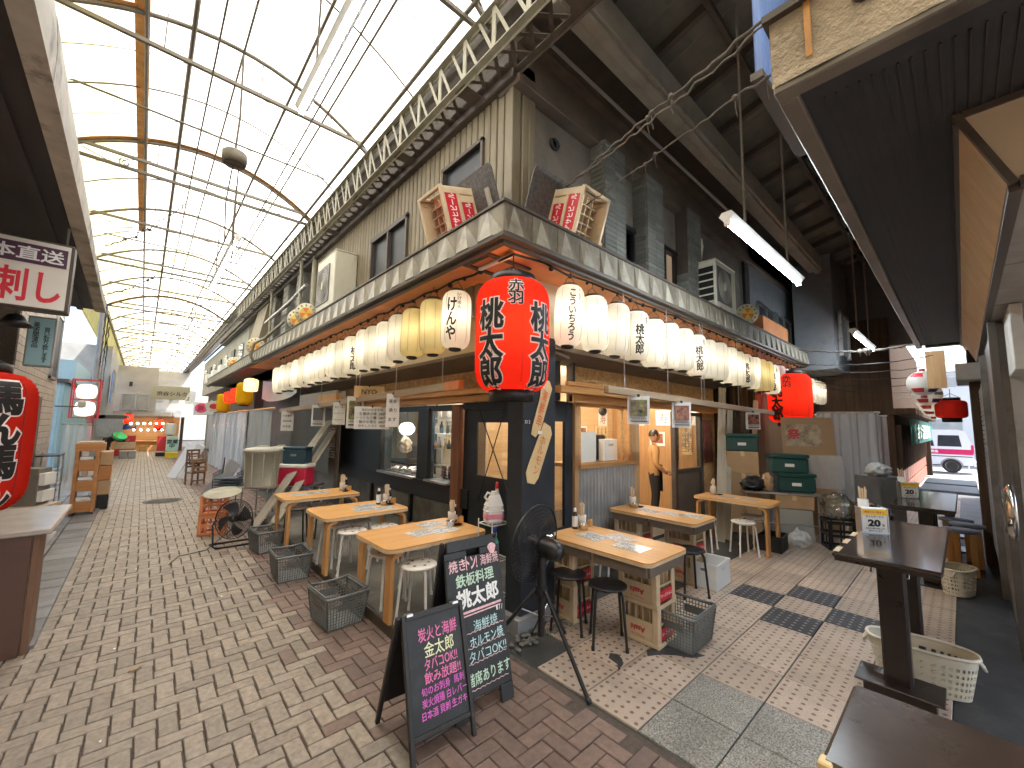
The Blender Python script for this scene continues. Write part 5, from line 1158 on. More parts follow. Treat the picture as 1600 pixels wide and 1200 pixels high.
# ---------------------------------------------------------------- beer crates
CW, CD, CH = .36, .3, .325
def crate_mesh(mat):
    m = MB(); w, d, h = CW / 2, CD / 2, CH
    for sx in (-1, 1):
        for sy in (-1, 1): m.box(sx * w, sx * (w - .055), sy * d, sy * (d - .02), .0, h, .006); m.box(sx * w, sx * (w - .02), sy * (d - .02), sy * (d - .055), 0, h, .006)
    for z0, z1, o in ((0, .035, .004), (h - .03, h, .006), (.15, .165, .003)):
        for s in (-1, 1):
            if z0 == .15: m.box(-w + .055, w - .055, s * (d - .018), s * (d - .006), z0, z1, .002); m.box(s * (w - .018), s * (w - .006), -d + .055, d - .055, z0, z1, .002); continue
            m.box(-w - o, w + o, s * (d - .018), s * (d + o), z0, z1, .004); m.box(s * (w - .018), s * (w + o), -d + .018, d - .018, z0, z1, .004)
    for s in (-1, 1): m.box(-w + .055, w - .055, s * (d - .014), s * (d - .006), .165, h - .03); m.box(s * (w - .014), s * (w - .006), -d + .055, d - .055, .2, h - .075)
    return m.mesh("shell", mat)
def crate_div(mat):
    m = MB(); w, d, h = CW / 2 - .02, CD / 2 - .02, CH
    for i in range(1, 5): x = -w + 2 * w * i / 5; m.box(x - .003, x + .003, -d, d, .03, h - .09)
    for i in range(1, 4): y = -d + 2 * d * i / 4; m.box(-w, w, y - .003, y + .003, .03, h - .092)
    m.box(-w, w, -d, d, .012, .02)
    return m.mesh("bottle_divider", mat)
me_cs, me_cd = crate_mesh(M_cratepl), crate_div(M_cratepl); me_csp, me_cdp = crate_mesh(M_cratepl), crate_div(M_peachpl)
me_cb = MB().box(-.12, .12, -.002, .002, -.055, .055).mesh("label_panel", M_cratelbl); me_rb = MB().box(-.115, .115, -.002, .002, -.045, .045).mesh("label_panel", M_redlabel)
def crate(x, y, z, label, rz=0, flip=False, group="beer crates stacked as table legs", red=True, rot=None, peach=False):
    t = thing("beer_crate", label, "crate", (x, y, z + (CH if flip else 0)), rz, group)
    if rot: t.rotation_euler = rot
    elif flip: t.rotation_euler = (math.pi, 0, rz)
    link("shell", me_csp if peach else me_cs, t); link("bottle_divider", me_cdp if peach else me_cd, t)
    for s in (-1, 1):
        M = frame((0, s * (CD / 2 - .004), .232), (-s, 0, 0), (0, 0, 1)) if False else frame((0, s * (CD / 2 - .0035), .232), (-s, 0, 0) if s > 0 else (1, 0, 0), (0, 0, 1))
        letters("Asahi", M_redink, t, M @ Matrix.Translation((0, -.012, .004)), w=.13, bold=.03, name="lettering"); letters("アサヒビール", M_redink, t, M @ Matrix.Translation((0, .036, .004)), w=.12, bold=.02, name="lettering")
        b = link("label_panel", me_rb if red else me_cb, t, M=frame((s * (CW / 2 - .003), 0, .232), (0, 1, 0), (-1, 0, 0)) @ Matrix.Rotation(-math.pi / 2, 4, 'X') if False else Matrix.Translation((s * (CW / 2 - .003), 0, .232)) @ Matrix.Rotation(math.pi / 2, 4, 'Z'))
        M2 = frame((s * (CW / 2 + .0005), 0, .232), (0, s, 0), (0, 0, 1)); letters("アサヒビール", M_whpapint, t, M2, w=.18, bold=.03, name="lettering")
    return t
# crate-legged tables in the alley
def crate_table(name, label, x, y, L, D, H):
    t = thing(name, label, "table", (x, y, 0), math.pi / 2, "crate-legged tables in the alley")
    p = rounded(-L / 2, L / 2, -D / 2, D / 2, .07)
    m = MB(); m.prism([(a, b, H - .014) for a, b in p], (0, 0, .014)); obj("tabletop", m, M_oak, t)
    m = MB(); m.prism([(a * 1.003, b * 1.004, H - .036) for a, b in p], (0, 0, .0215)); obj("edge_band", m, M_oakedge, t)
    for s in (-1, 1):
        for q in (-1, 1): obj("apron", MB().box(s * (L / 2 - .04), s * .02, q * (D / 2 - .05), q * (D / 2 - .02), H - .12, H - .037, .003), M_brownceil, t)
    obj("end_rail", MB().box(-L / 2 + .02, -L / 2 + .045, -D / 2 + .05, D / 2 - .05, H - .12, H - .037, .003), M_brownceil, t)
    return t
HB = .72
crate_table("table", "wood table resting on beer crates beside the pedestal fan, nearest the street", 3.24, 2.2, 1.1, .66, HB)
crate_table("table", "wood table resting on beer crates before the corrugated wall, second from the street", 4.76, 2.54, 1.1, .6, HB)
nm = ["beer crate under the near end of the first crate-legged table, %s", "beer crate under the wall end of the first crate-legged table, %s", "beer crate under the near end of the second crate-legged table, %s", "beer crate under the wall end of the second crate-legged table, %s"]
for k, (x, y) in enumerate(((3.3, 1.9), (3.12, 2.6), (4.84, 2.28), (4.68, 2.86))):
    for j in range(2): crate(x, y, .002 + j * (CH - .03), nm[k] % ("lower of two" if j == 0 else "upper of two"), math.pi / 2 + random.uniform(-.02, .02), True)
# crates lying on the canopy: open grid to the side, red lettered side to the lane
me_rs = MB().box(-.15, .15, -.002, .002, -.05, .05).mesh("label_panel", M_redlabel)
def can_crate(pos, along, face_, label, peach, s=1.38):
    """along: horizontal direction of the crate opening; face_: direction of the lettered side"""
    a, f = Vector(along), Vector(face_); up = Vector((0, 0, 1)); n = (a * .95 - up * .3).normalized(); v = (a * .3 + up * .95).normalized(); y = -f; x = y.cross(n)
    t = thing("beer_crate", label, "crate", pos, 0, "beer crates tied on the canopy"); t.rotation_euler = Matrix(((x.x, y.x, n.x), (x.y, y.y, n.y), (x.z, y.z, n.z))).to_euler(); t.scale = (s, s, s)
    link("shell", me_cs, t); link("bottle_divider", me_cdp if peach else me_cd, t)
    link("label_panel", me_rs, t, (0, -CD / 2 + .004, .235)); k = 1 if x.z > 0 else -1
    letters("アサヒビール", M_whpapint, t, frame((0, -CD / 2 + .0005, .235), (k, 0, 0), (0, 0, k)), w=.26, h=.06, bold=.03)
    return t
can_crate((2.68, 3.5, 3.96), (-1, 0, 0), (0, -1, 0), "beer crate tied on the canopy on the street side, against the wall", False)
can_crate((2.47, 3.5, 3.98), (-1, 0, 0), (0, -1, 0), "peach-lined beer crate with its open grid to the street, tied on the canopy", True)
can_crate((3.22, 3.02, 3.96), (0, -1, 0), (-1, 0, 0), "beer crate tied on the canopy on the alley side, against the wall", False)
can_crate((3.22, 2.81, 3.98), (0, -1, 0), (-1, 0, 0), "beer crate with its open grid to the alley, tied on the canopy", False)
def can_board(c, rz, w, h, label, tilt=.35):
    t = thing("leaning_board", label, "board", c); t.rotation_euler = (tilt, 0, rz)
    m = MB(); p = rounded(-w / 2, w / 2, 0, h, .06, 3); m.prism([(a, 0, b) for a, b in p], (0, .015, 0)); obj("board", m, M_darkbd, t); obj("batten", MB().box(w * .28, w * .28 + .05, -.03, 0, .0, h * .7, .003), M_greywood, t)
M_darkbd = pm("speckled_dark_board", (.09, .08, .075), .6, var=.5, scale=30, bump=.3, dirt=((.25, .23, .2), .4, 25, .58))
can_board((2.56, 3.25, 3.64), -math.pi / 2, .62, .72, "dark speckled board leaning behind the canopy crates on the street side")
can_board((2.98, 2.9, 3.64), 0, .62, .72, "dark speckled board leaning behind the canopy crates on the alley side")
for (p0, p1, l) in (((2.3, 3.95, 3.6), (2.3, 4.06, 3.83), "short pale timber sticking up from the canopy on the street side"), ((3.62, 2.65, 3.6), (3.72, 2.65, 3.83), "short pale timber sticking up from the canopy on the alley side")):
    m = MB(); m.cyl(p0, p1, .028, 4, smooth=False); tag(obj("timber_prop", m, M_oakleg), l, "timber")
# ---------------------------------------------------------------- shopping baskets
def basket_meshes(W_, D_, H_, mat, nW, nD, rows):
    tw, td = W_ / 2, D_ / 2; bw, bd = tw * .82, td * .82
    body, rim = MB(), MB()
    def P(s, u, z): # side s, u -1..1, height fraction
        w = bw + (tw - bw) * z; d = bd + (td - bd) * z
        return {0: (u * w, -d, z * H_), 1: (w, u * d, z * H_), 2: (-u * w, d, z * H_), 3: (-w, -u * d, z * H_)}[s]
    for s in range(4):
        n = nW if s in (0, 2) else nD
        for i in range(n + 1):
            u = -1 + 2 * i / n; body.cyl(P(s, u, .02), P(s, u, 1), .0036 if 0 < i < n else .007, 4, cap=False, smooth=False)
        for j in range(rows + 1): z = .02 + .84 * j / rows; body.cyl(P(s, -1, z), P(s, 1, z), .0032, 4, cap=False, smooth=False)
        a, b, c, d = P(s, -.5, .55), P(s, .5, .55), P(s, .5, .78), P(s, -.5, .78); body.add([a, b, c, d], [(0, 1, 2, 3)])
    body.box(-bw, bw, -bd, bd, .004, .012)
    for i in range(9): x = -bw + 2 * bw * i / 8; body.box(x - .003, x + .003, -bd, bd, .0, .004)
    pts = [P(s, u, 1) for s in range(4) for u in (-.94, 0, .94)]; rim.tube(pts, .013, 6, closed=True)
    h = MB()
    for s in (-1, 1): h.tube([(-tw * .9, s * td * .55, H_ + .012), (-tw * .9, s * td * 1.02, H_ + .02), (tw * .9, s * td * 1.02, H_ + .02), (tw * .9, s * td * .55, H_ + .012)], .007, 5)
    return body.mesh("lattice_body", mat), rim.mesh("rim", mat), h.mesh("handle", mat)
KB = basket_meshes(.44, .36, .27, M_basket, 16, 13, 9)
def basket(x, y, label, rz, group="grey shopping baskets for customers' bags", txt=None):
    t = thing("shopping_basket", label, "basket", (x, y, .003), rz, group)
    for n, me in zip(("lattice_body", "rim", "handle"), KB): link(n, me, t)
    if txt: letters(txt, M_galv, t, frame((0, -.169, .19), (1, 0, 0), (0, -.1, 1)), w=.11, bold=.02)
    return t
basket(1.42, 3.85, "grey lattice shopping basket on the bricks beside the near platform table, nearest the chalkboards", math.pi / 2 + .06)
basket(1.38, 5.25, "grey lattice shopping basket on the bricks, middle of the three beside the platform", math.pi / 2 - .04)
basket(1.4, 6.52, "grey lattice shopping basket on the bricks, farthest of the three beside the platform", math.pi / 2 + .1)
basket(3.46, 1.66, "grey lattice shopping basket on the tiles in front of the crate-legged table", .02, txt="TERMIST")
# ---------------------------------------------------------------- bins on the tiles
t = thing("white_bin", "white lidless plastic storage bin with a hand slot on the tiles", "bin", (4.9, 2.02, .002), .04)
m = MB(); w, d, h = .2, .14, .27
for s in (-1, 1): m.box(-w, w, s * d, s * (d - .008), .006, h, .003); m.box(s * w, s * (w - .008), -d + .008, d - .008, .006, h, .003)
m.box(-w + .008, w - .008, -d + .008, d - .008, 0, .012); obj("body", m, M_whitepl, t)
m = MB()
for s in (-1, 1): m.box(-w - .006, w + .006, s * (d + .006), s * (d - .004), h - .03, h + .002, .003); m.box(s * (w + .006), s * (w - .004), -d, d, h - .03, h + .002, .003)
obj("rim", m, M_whitepl, t)
for y in (-1, 1): obj("hand_slot", MB().prism([(a * .05, 0, .2 + b * .014) for a, b in [(math.cos(q * .5236), math.sin(q * .5236)) for q in range(12)]], (0, .002, 0)), M_basket if y > 0 else M_white, t, loc=(0, -d - .0015 if y < 0 else d - .011, 0))
obj("hand_slot", MB().prism([(0, a * .04, .2 + b * .014) for a, b in [(math.cos(q * .5236), math.sin(q * .5236)) for q in range(12)]], (.002, 0, 0)), M_basket, t, loc=(-w - .0015, 0, 0))
t = thing("folding_crate", "black folding plastic crate on the tiles under the back alley table", "crate", (7.0, 1.98, .002), .05)
m = MB(); w, d, h = .2, .15, .22
for s in (-1, 1): m.box(-w, w, s * d, s * (d - .012), 0, h, .004); m.box(s * w, s * (w - .012), -d + .012, d - .012, 0, h, .004)
m.box(-w, w, -d, d, 0, .01); obj("body", m, M_black, t)
for k in range(6): obj("rib", MB().box(-.17 + k * .066, -.15 + k * .066, -d - .005, -d + .002, .02, h - .02), M_black, t)
# oval ivory baskets under the standing tables
def oval_basket(x, y, rz, label, a=.28, b=.135, h=.27):
    t = thing("oval_basket", label, "basket", (x, y, .003), rz, "ivory oval laundry baskets under the standing tables")
    def ring(z, u): k = .82 + .18 * z / h; A = a * k; B = b * k; L = u * 2 * math.pi; c, s_ = math.cos(L), math.sin(L); return (math.copysign(abs(c) ** .75, c) * A, math.copysign(abs(s_) ** .75, s_) * B, z)
    m = MB(); NU, NV = 84, 13; v = []; f = []
    for j in range(NV + 1):
        for i in range(NU): v.append(ring(h * j / NV, i / NU))
    for j in range(NV):
        for i in range(NU):
            if 1 <= j <= 9 and j % 2 == 1 and i % 2 == 0: continue
            f.append((j * NU + i, j * NU + (i + 1) % NU, (j + 1) * NU + (i + 1) % NU, (j + 1) * NU + i))
    m.add(v, f, True); m.add([ring(0.004, i / NU) for i in range(NU)], [tuple(range(NU))]); obj("perforated_body", m, M_basketw, t)
    m = MB(); m.tube([ring(h, i / 42) for i in range(42)], .011, 6, closed=True); obj("rim", m, M_basketw, t)
    for s in (-1, 1): m = MB(); m.tube([(s * (a - .01), -.05, h - .01), (s * (a + .02), -.03, h - .06), (s * (a + .02), .03, h - .06), (s * (a - .01), .05, h - .01)], .009, 6); obj("handle", m, M_basketw, t)
    return t
oval_basket(4.16, .3, -math.pi / 2 + .12, "large ivory perforated oval basket on the floor under the near standing table")
oval_basket(6.75, .14, -.3, "small ivory perforated oval basket behind the near standing table", .2, .13)
# ---------------------------------------------------------------- standing tables on the right
def standing_table(x0, x1, y0, y1, H, label, cols, plate=True, thick=.014, group="dark glossy standing tables along the right of the alley"):
    cx, cy = (x0 + x1) / 2, (y0 + y1) / 2; t = thing("standing_table", label, "table", (cx, cy, 0), 0, group)
    m = MB(); m.box(x0 - cx, x1 - cx, y0 - cy, y1 - cy, H - .03, H, .008); obj("tabletop", m, M_tabledk, t)
    m = MB(); m.box(x0 - cx + .01, x1 - cx - .01, y0 - cy + .01, y1 - cy - .01, H - .05, H - .0302); obj("under_board", m, M_colmetal, t)
    for c in cols:
        m = MB(); m.box(c - cx - .055, c - cx + .055, -.07, .07, .015, H - .05, .012); obj("column", m, M_colmetal, t)
        th = thick if c == cols[0] else .014; m = MB(); m.box(c - cx - .14, c - cx + .14, -.21, .21, th - .014, th, .004).box(c - cx - .1, c - cx + .1, -.17, .17, 0, th - .0145) if th > .05 else m.box(c - cx - .17, c - cx + .17, -.21, .21, 0, .014, .004); obj("base_plate", m, M_colmetal, t)
        m = MB()
        for y in (-.09, .09): m.tube([(c - cx - .06, y, H - .09), (c - cx - .09, y, H - .1), (c - cx - .1, y, H - .13), (c - cx - .13, y, H - .12)], .006, 5)
        obj("bag_hook", m, M_chrome, t)
    return t
t1 = standing_table(3.48, 5.12, .13, .64, .94, "dark glossy standing table with a steel column on the right, second from the camera", (3.8, 4.78), thick=.12)
for k in range(5): obj("worn_edge_mark", MB().box(-.78 + k * .3, -.62 + k * .3, .226, .257, .9405, .942), M_oakedge, t1)
standing_table(6.23, 8.0, .1, .6, .94, "dark glossy standing table farther along the right of the alley", (6.9, 7.3))
t0 = thing("brown_table", "worn brown tabletop with steel edge trim at the bottom right", "table", (1.54, -.32, 0), 0)
obj("tabletop", MB().box(-.23, .23, -.6, .61, .905, .94, .01), M_walnut, t0); obj("edge_trim", MB().box(-.236, -.231, -.6, .61, .9, .935, .002), M_chrome, t0)
obj("corner_guard", MB().box(-.24, -.2, .585, .615, .898, .9385, .004), pm("yellowed_guard", (.6, .45, .2), .4), t0)
m = MB(); m.box(-.05, .05, -.1, .1, .01, .905, .01); obj("column", m, M_colmetal, t0); obj("base_plate", MB().box(-.2, .2, -.25, .25, 0, .014, .004), M_colmetal, t0)
M_blueslat = pm("blue_grey_slat", (.2, .24, .3), .4, var=.1)
for i, (x, y) in enumerate(((9.2, .25), (10.4, .25))):
    t = thing("bench_table", ["pale blue-topped narrow table by the bright end of the alley, nearer", "pale blue-topped narrow table by the bright end of the alley, farther"][i], "table", (x, y, 0)); obj("top", MB().box(-.5, .5, -.35, .25, .86, .9, .006), M_blueslat, t); obj("column", MB().box(-.04, .04, -.06, .02, 0, .86), M_black, t); obj("foot", MB().box(-.2, .2, -.2, .2, 0, .02), M_black, t)
for i, (x, y) in enumerate(((7.75, .1), (8.25, .05), (8.6, .15))):
    t = thing("wooden_stool", ["bentwood stool by the steel pier, nearest of three", "bentwood stool by the steel pier, middle of three", "bentwood stool by the steel pier, farthest of three"][i], "stool", (x, y, 0), 0, "bentwood stools stacked by the steel pier"); m = MB(); m.lathe([(.001, .5), (.17, .5), (.17, .53), (.001, .53)], 20); obj("seat", m, M_blueslat, t)
    for sx in (-1, 1):
        for sy in (-1, 1): m = MB(); m.box(sx * .13 - .02, sx * .13 + .02, sy * .1 - .03, sy * .1 + .03, 0, .5, .004); obj("leg", m, M_oakleg, t)
# ---------------------------------------------------------------- chalkboards
def aboard(name, label, fl, fr, tl, tr, back, lines, frame_w=.025, foot=.08, handle=False):
    fl, fr, tl, tr = map(Vector, (fl, fr, tl, tr)); base = (fl + fr) / 2; t = thing(name, label, "chalkboard", base)
    X = (fr - fl).normalized(); U = ((tl + tr) / 2 - (fl + fr) / 2); Hh = U.length; U.normalize(); Wd = (fr - fl).length
    Mf = frame((0, 0, 0), X, U)   # local x across, y up the board, z towards the viewer
    if not handle:
        m = MB(); m.box(-Wd / 2 + .02, Wd / 2 - .02, .16 * Hh, Hh - .03, -.008, .0); obj("panel", m, M_chalk, t, M=Mf)
        for s in (-1, 1): m = MB(); m.box(s * (Wd / 2 - frame_w), s * Wd / 2, 0, Hh, -.014, .012, .003); obj("side_rail", m, M_worn, t, M=Mf)
        for (a, b) in ((Hh - .03, Hh), (.14 * Hh, .14 * Hh + .025)): m = MB(); m.box(-Wd / 2 + frame_w, Wd / 2 - frame_w, a, b, -.012, .010, .003); obj("cross_rail", m, M_worn, t, M=Mf)
    else:
        m = MB(); hw, hy = .055, Hh - .09; P = [(-Wd / 2, .07), (-Wd / 2 + .09, .07), (-Wd / 2 + .13, .12), (Wd / 2 - .13, .12), (Wd / 2 - .09, .07), (Wd / 2, .07)]
        m.box(-Wd / 2, Wd / 2, .1, hy - .02, -.02, 0, .006); m.box(-Wd / 2, -Wd / 2 + .1, 0, .1, -.02, -.0005, .004); m.box(Wd / 2 - .1, Wd / 2, 0, .1, -.02, -.0005, .004)
        m.box(-Wd / 2, -hw, hy - .02, hy + .02, -.02, 0); m.box(hw, Wd / 2, hy - .02, hy + .02, -.02, 0); m.box(-Wd / 2 + .02, Wd / 2 - .02, hy + .02, Hh, -.02, 0, .006); obj("panel", m, M_chalk, t, M=Mf)
    B = Vector((0, back, 0)); Ub = (U * Hh - B); hb = Ub.length; Mb = frame(B + Vector((0, 0, 0)), X, Ub)
    for s in (-1, 1): m = MB(); m.box(s * (Wd / 2 - frame_w), s * Wd / 2, 0, hb, -.012, .012, .003); obj("back_leg", m, M_worn if not handle else M_blackpl, t, M=Mb)
    m = MB(); m.box(-Wd / 2 + frame_w, Wd / 2 - frame_w, .2 * hb, hb - .03, -.004, .006); obj("back_panel", m, M_black, t, M=Mb)
    m = MB(); m.box(-.03, .03, -.01, .02, -.03, .03); obj("hinge", MB().box(-Wd / 2 + .03, -Wd / 2 + .07, Hh - .012, Hh + .004, -.03, .014, .002).box(Wd / 2 - .07, Wd / 2 - .03, Hh - .012, Hh + .004, -.03, .014, .002), M_steel, t, M=Mf) if not handle else None
    for (txt, mat, x, y, w, h, bold, rot) in lines:
        letters(txt, mat, t, Mf @ Matrix.Translation((x, y, .0015 if not handle else .0012)) @ Matrix.Rotation(rot, 4, 'Z') @ Matrix.Shear('XZ', 4, (0, 0)), w=w, h=h, bold=bold, jitter=.0022)
    return t, Mf, Hh, Wd
M_worn = pm("worn_black_frame", (.02, .018, .016), .5, var=.3, scale=14, bump=.1, dirt=((.3, .26, .2), .6, 22, .63))
sb, Mf, Hh, Wd = aboard("chalkboard_sign", "small black A-frame chalkboard with pink and green chalk writing, in front of the taller one", (1.15, 1.99, 0), (1.545, 1.965, 0), (1.125, 2.19, .665), (1.52, 2.165, .665), .43, [
    ("炭火と海鮮", M_ckpink, .02, .575, .25, .072, .012, .02), ("金太郎", M_ckyel, .02, .495, .19, .078, .01, .02), ("タバコOK!!", M_ckpink, .025, .425, .21, .058, .014, .03),
    ("飲み放題!!", M_ckpink, .03, .36, .23, .06, .014, .02), ("旬のお刺身  馬刺", M_ckmag, .025, .303, .27, .042, .005, .02), ("炭火焼鶏 白レバー", M_ckmag, .03, .25, .28, .044, .008, .02), ("日本酒 貝刺 生ガキ", M_ckmag, .025, .195, .28, .042, .01, .02)])
tb, Mf, Hh, Wd = aboard("chalkboard_sign", "tall black A-frame board with cut-out handle and larger chalk writing beside the pedestal fan", (1.485, 2.075, 0), (1.925, 2.055, 0), (1.49, 2.29, .985), (1.93, 2.27, .985), .42, [
    ("焼き", M_ckrose, -.13, .855, .13, .075, .015, .03), ("トン!", M_ckrose, -.02, .86, .09, .085, .03, .02), ("海鮮焼", M_ckrose, .125, .86, .15, .07, .008, .03), ("鉄板料理", M_ckgreen, .0, .765, .3, .08, .018, .03), ("桃太郎", M_ckwhite, .01, .655, .33, .115, .032, .03),
    ("海鮮焼", M_ckcyan, .05, .485, .19, .065, .004, .02), ("ホルモン焼", M_ckcyan, .05, .4, .26, .065, .014, .04), ("タバコOK!!", M_ckcyan, .05, .32, .29, .062, .006, .03), ("2階席あります", M_ckgreen, .03, .2, .36, .075, .016, .03)], handle=True)
def chalk_line(x0, x1, y, slope, th, mat, wavy=0):
    m = MB(); n = 40; up, lo = [], []
    for i in range(n + 1): u = i / n; x = x0 + (x1 - x0) * u; yy = y + slope * (x - x0) + wavy * math.sin(u * 50) + .001 * noise.noise((x * 60, y * 9, 0)); up.append((x, yy + th / 2, .0016)); lo.append((x, yy - th / 2, .0016))
    m.add(up + lo, [(i, i + 1, n + 2 + i, n + 1 + i)[::-1] for i in range(n)]); obj("chalk_line", m, mat, tb, M=Mf)
chalk_line(-.17, .19, .57, .03, .014, M_ckrose); chalk_line(-.17, .18, .55, .03, .008, M_ckrose)
for y, w in ((.45, .004), (.365, .004), (.28, .004), (.14, .004)): chalk_line(-.1, .19, y, .03, .004, M_ckrose, .003)
for k in range(3): letters("/" if k else "'", M_ckwhite, tb, Mf @ Matrix.Translation((.15 + k * .02, .545, .0016)), h=.03, bold=.02)
m = MB(); m.prism([(.155 + .032 * math.cos(a) * (1 + .2 * math.sin(3 * a)), .92 + .035 * math.sin(a), .0005) for a in [i * .35 for i in range(18)]], (0, 0, .0012)); obj("chalk_drawing", m, M_ckrose, tb, M=Mf)
# ---------------------------------------------------------------- paper strips on the pillar
def kraft(label, pts, text, ang, c):
    t = thing("paper_strip", label, "paper sign", c, 0, "handwritten kraft strips on the pillar"); m = MB(); m.prism([(x - c[0], -.0, z - c[2]) for x, z in pts][::-1], (0, .004, 0)); obj("sheet", m, M_kraft, t)
    letters(vert(text), M_orangeink, t, frame((0, -.003, -.02), (math.cos(ang), 0, math.sin(ang)), (-math.sin(ang), 0, math.cos(ang))), h=.36, w=.075, bold=-.004 if False else .004, jitter=.003)
    obj("tape", MB().box(-.03, .03, -.006, -.002, .17, .2), M_paperw, t)
M_orangeink = pm("orange_marker", (.75, .17, .04), .6, bump=0)
kraft("upper tan paper strip with orange handwriting taped on the dark pillar", [(2.77, 2.2), (2.865, 2.17), (2.9, 2.1), (2.75, 1.72), (2.68, 1.64), (2.62, 1.67), (2.64, 1.75), (2.73, 2.0)], "海鮮串", -.3, (2.76, 2.63, 1.93))
kraft("lower tan paper strip reading ホルモン taped on the dark pillar", [(2.79, 1.78), (2.88, 1.74), (2.9, 1.67), (2.72, 1.27), (2.67, 1.22), (2.58, 1.24), (2.56, 1.33), (2.6, 1.42)], "ホルモン", -.3, (2.73, 2.63, 1.5))
t = thing("address_plate", "tiny white number plate on the dark pillar", "plate", (2.57, 2.634, 1.78)); obj("plate", MB().box(-.03, .04, -.004, .002, -.02, .03), M_dark, t); letters("33 2", M_white, t, frame((0, -.006, 0), (1, 0, 0), (0, 0, 1)), w=.07, bold=.02)
# ---------------------------------------------------------------- rails on chains with menu sheets
def chain(x, y, z1, z0, label, grp):
    m = MB(); k = 0; z = z1
    while z > z0:
        if k % 2: m.tube([(x + .007 * math.cos(a), y, z + .014 * math.sin(a)) for a in [i * .7854 for i in range(8)]], .0025, 4, closed=True)
        else: m.tube([(x, y + .007 * math.cos(a), z + .014 * math.sin(a)) for a in [i * .7854 for i in range(8)]], .0025, 4, closed=True)
        z -= .021; k += 1
    tag(obj("chain", m, M_steel), label, "chain", grp)
M_railglow = pm("orange_rail_glow", (.6, .2, .06), .5)  # orange light of the red lantern on the rail wood, painted as a wrap
t = thing("menu_rail", "weathered timber rail on chains under the street-side canopy, carrying menu sheets", "rail", (2.5, 3.6, 2.17)); m = MB(); m.box(-.03, .03, 0, 7.6, -.045, .045, .006); o = obj("rail", m, M_greywoody, t); t.rotation_euler = (-.022, 0, 0); obj("glow_wrap", MB().box(-.033, .033, -.02, .25, -.048, .048), M_railglow, t)
t = thing("menu_rail", "weathered timber rail on chains under the alley-side canopy, carrying photo menus", "rail", (3.6, 2.5, 2.14)); m = MB(); m.box(0, 5.6, -.03, .03, -.04, .04, .006); obj("rail", m, M_greywoodx, t); t.rotation_euler = (0, .014, 0); pass
for i, y in enumerate((3.95, 5.1, 6.35, 6.5, 8.2, 9.6)): chain(2.5, y, 3.28, 2.2 - .022 * (y - 3.6), "thin chain holding the street-side menu rail, %s from the corner" % ordA[i], "chains holding the menu rails")
for i, x in enumerate((3.95, 4.95, 5.95, 6.05, 7.4, 8.6)): chain(x, 2.5, 3.28, 2.18 - .014 * (x - 3.6), "thin chain holding the alley-side menu rail, %s from the corner" % ordA[i], "chains holding the menu rails")
M_photo_g = pm("food_photo", (.16, .12, .07), .3, var=.9, scale=16, bump=0, dirt=((.2, .3, .04), .9, 11, .5), dirt2=((.5, .4, .28), .8, 13, .55))
M_photo_m = pm("meat_photo", (.25, .09, .06), .3, var=.8, scale=18, bump=0, dirt=((.4, .22, .14), .9, 12, .5), dirt2=((.05, .1, .03), .8, 9, .55))
M_inkgrey = pm("print_grey", (.1, .1, .11), .6, bump=0)
def sheet(x, y, ztop, w, h, rz, label, photo=None, lines=None, grp="menu sheets hanging from the rails", mat=None):
    t = thing("menu_sheet", label, "menu", (x, y, ztop), rz, grp)
    m = MB(); m.sheet(lambda u, v: (-w / 2 + w * u, .012 * math.sin(u * 3.1) * (1 - v) + .006 * math.sin(v * 4), -h * (1 - v)), 6, 6); m.sheet(lambda u, v: (w / 2 - w * u, .0015 + .012 * math.sin((1 - u) * 3.1) * (1 - v) + .006 * math.sin(v * 4), -h * (1 - v)), 6, 6); obj("paper", m, mat or M_lamin, t)
    if photo: obj("photo", MB().box(-w * .36, w * .36, -.022, -.006, -h * .72, -h * .14), photo, t)
    F = lambda zz: frame((0, -.02, zz), (1, 0, 0), (0, 0, 1))
    if photo: letters("本日のおすすめ", M_inkgrey, t, F(-h * .8), w=w * .7, bold=.02); obj("print_bar", MB().box(-w * .36, w * .36, -.02, -.012, -h * .92, -h * .87), M_inkgrey, t)
    for i, (tx, ww) in enumerate(lines or []): letters(tx, M_blackink, t, F(-h * (i + .8) / (len(lines) + .6)), w=w * ww, bold=.01, jitter=.001)
    m = MB(); m.box(-.012, .012, -.012, .006, -.012, .02); obj("clip", m, M_black, t); return t
sheet(4.15, 2.45, 2.1, .25, .32, -.75, "white photo menu with a green vegetable picture, nearer the corner on the alley rail", M_photo_g)
sheet(5.2, 2.45, 2.08, .25, .33, -.75, "white photo menu with a skewer picture, farther along the alley rail", M_photo_m)
sheet(7.9, 2.45, 2.04, .26, .3, -.7, "laminated menu at the far end of the alley rail", M_photo_m)
sheet(2.47, 10.4, 1.98, .26, .44, -.5, "pale laminated menu strip, farthest on the street rail", None, [("お品書き", .7), ("焼酎各種", .7), ("日本酒", .6)])
sheet(2.47, 8.2, 2.07, .24, .4, -.5, "laminated menu card with a grey picture, second farthest on the street rail", M_inkgrey)
sheet(2.47, 7.1, 2.09, .2, .38, -.5, "narrow pale laminated strip on the street rail", None, [("生ビール", .7), ("ハイボール", .8), ("レモンサワー", .85)])
sheet(2.47, 6.4, 2.16, .25, .5, -.5, "photo menu of a green bowl behind the handwritten whiteboard on the street rail", M_photo_g)
sheet(2.44, 5.68, 1.98, .48, .32, -.45, "handwritten white menu board hanging from the street rail", None, [("本日のおすすめ", .6), ("・生姜焼き串  380円", .85), ("・つくね三種  580円", .85), ("・鮪の中落ち  680円", .85), ("・冷やしトマト  400円", .88)])
sheet(2.47, 5.1, 2.14, .17, .44, -.5, "narrow laminated strip nearest the corner on the street rail", None, [("宴会", .6), ("承り", .6), ("ます", .6)])
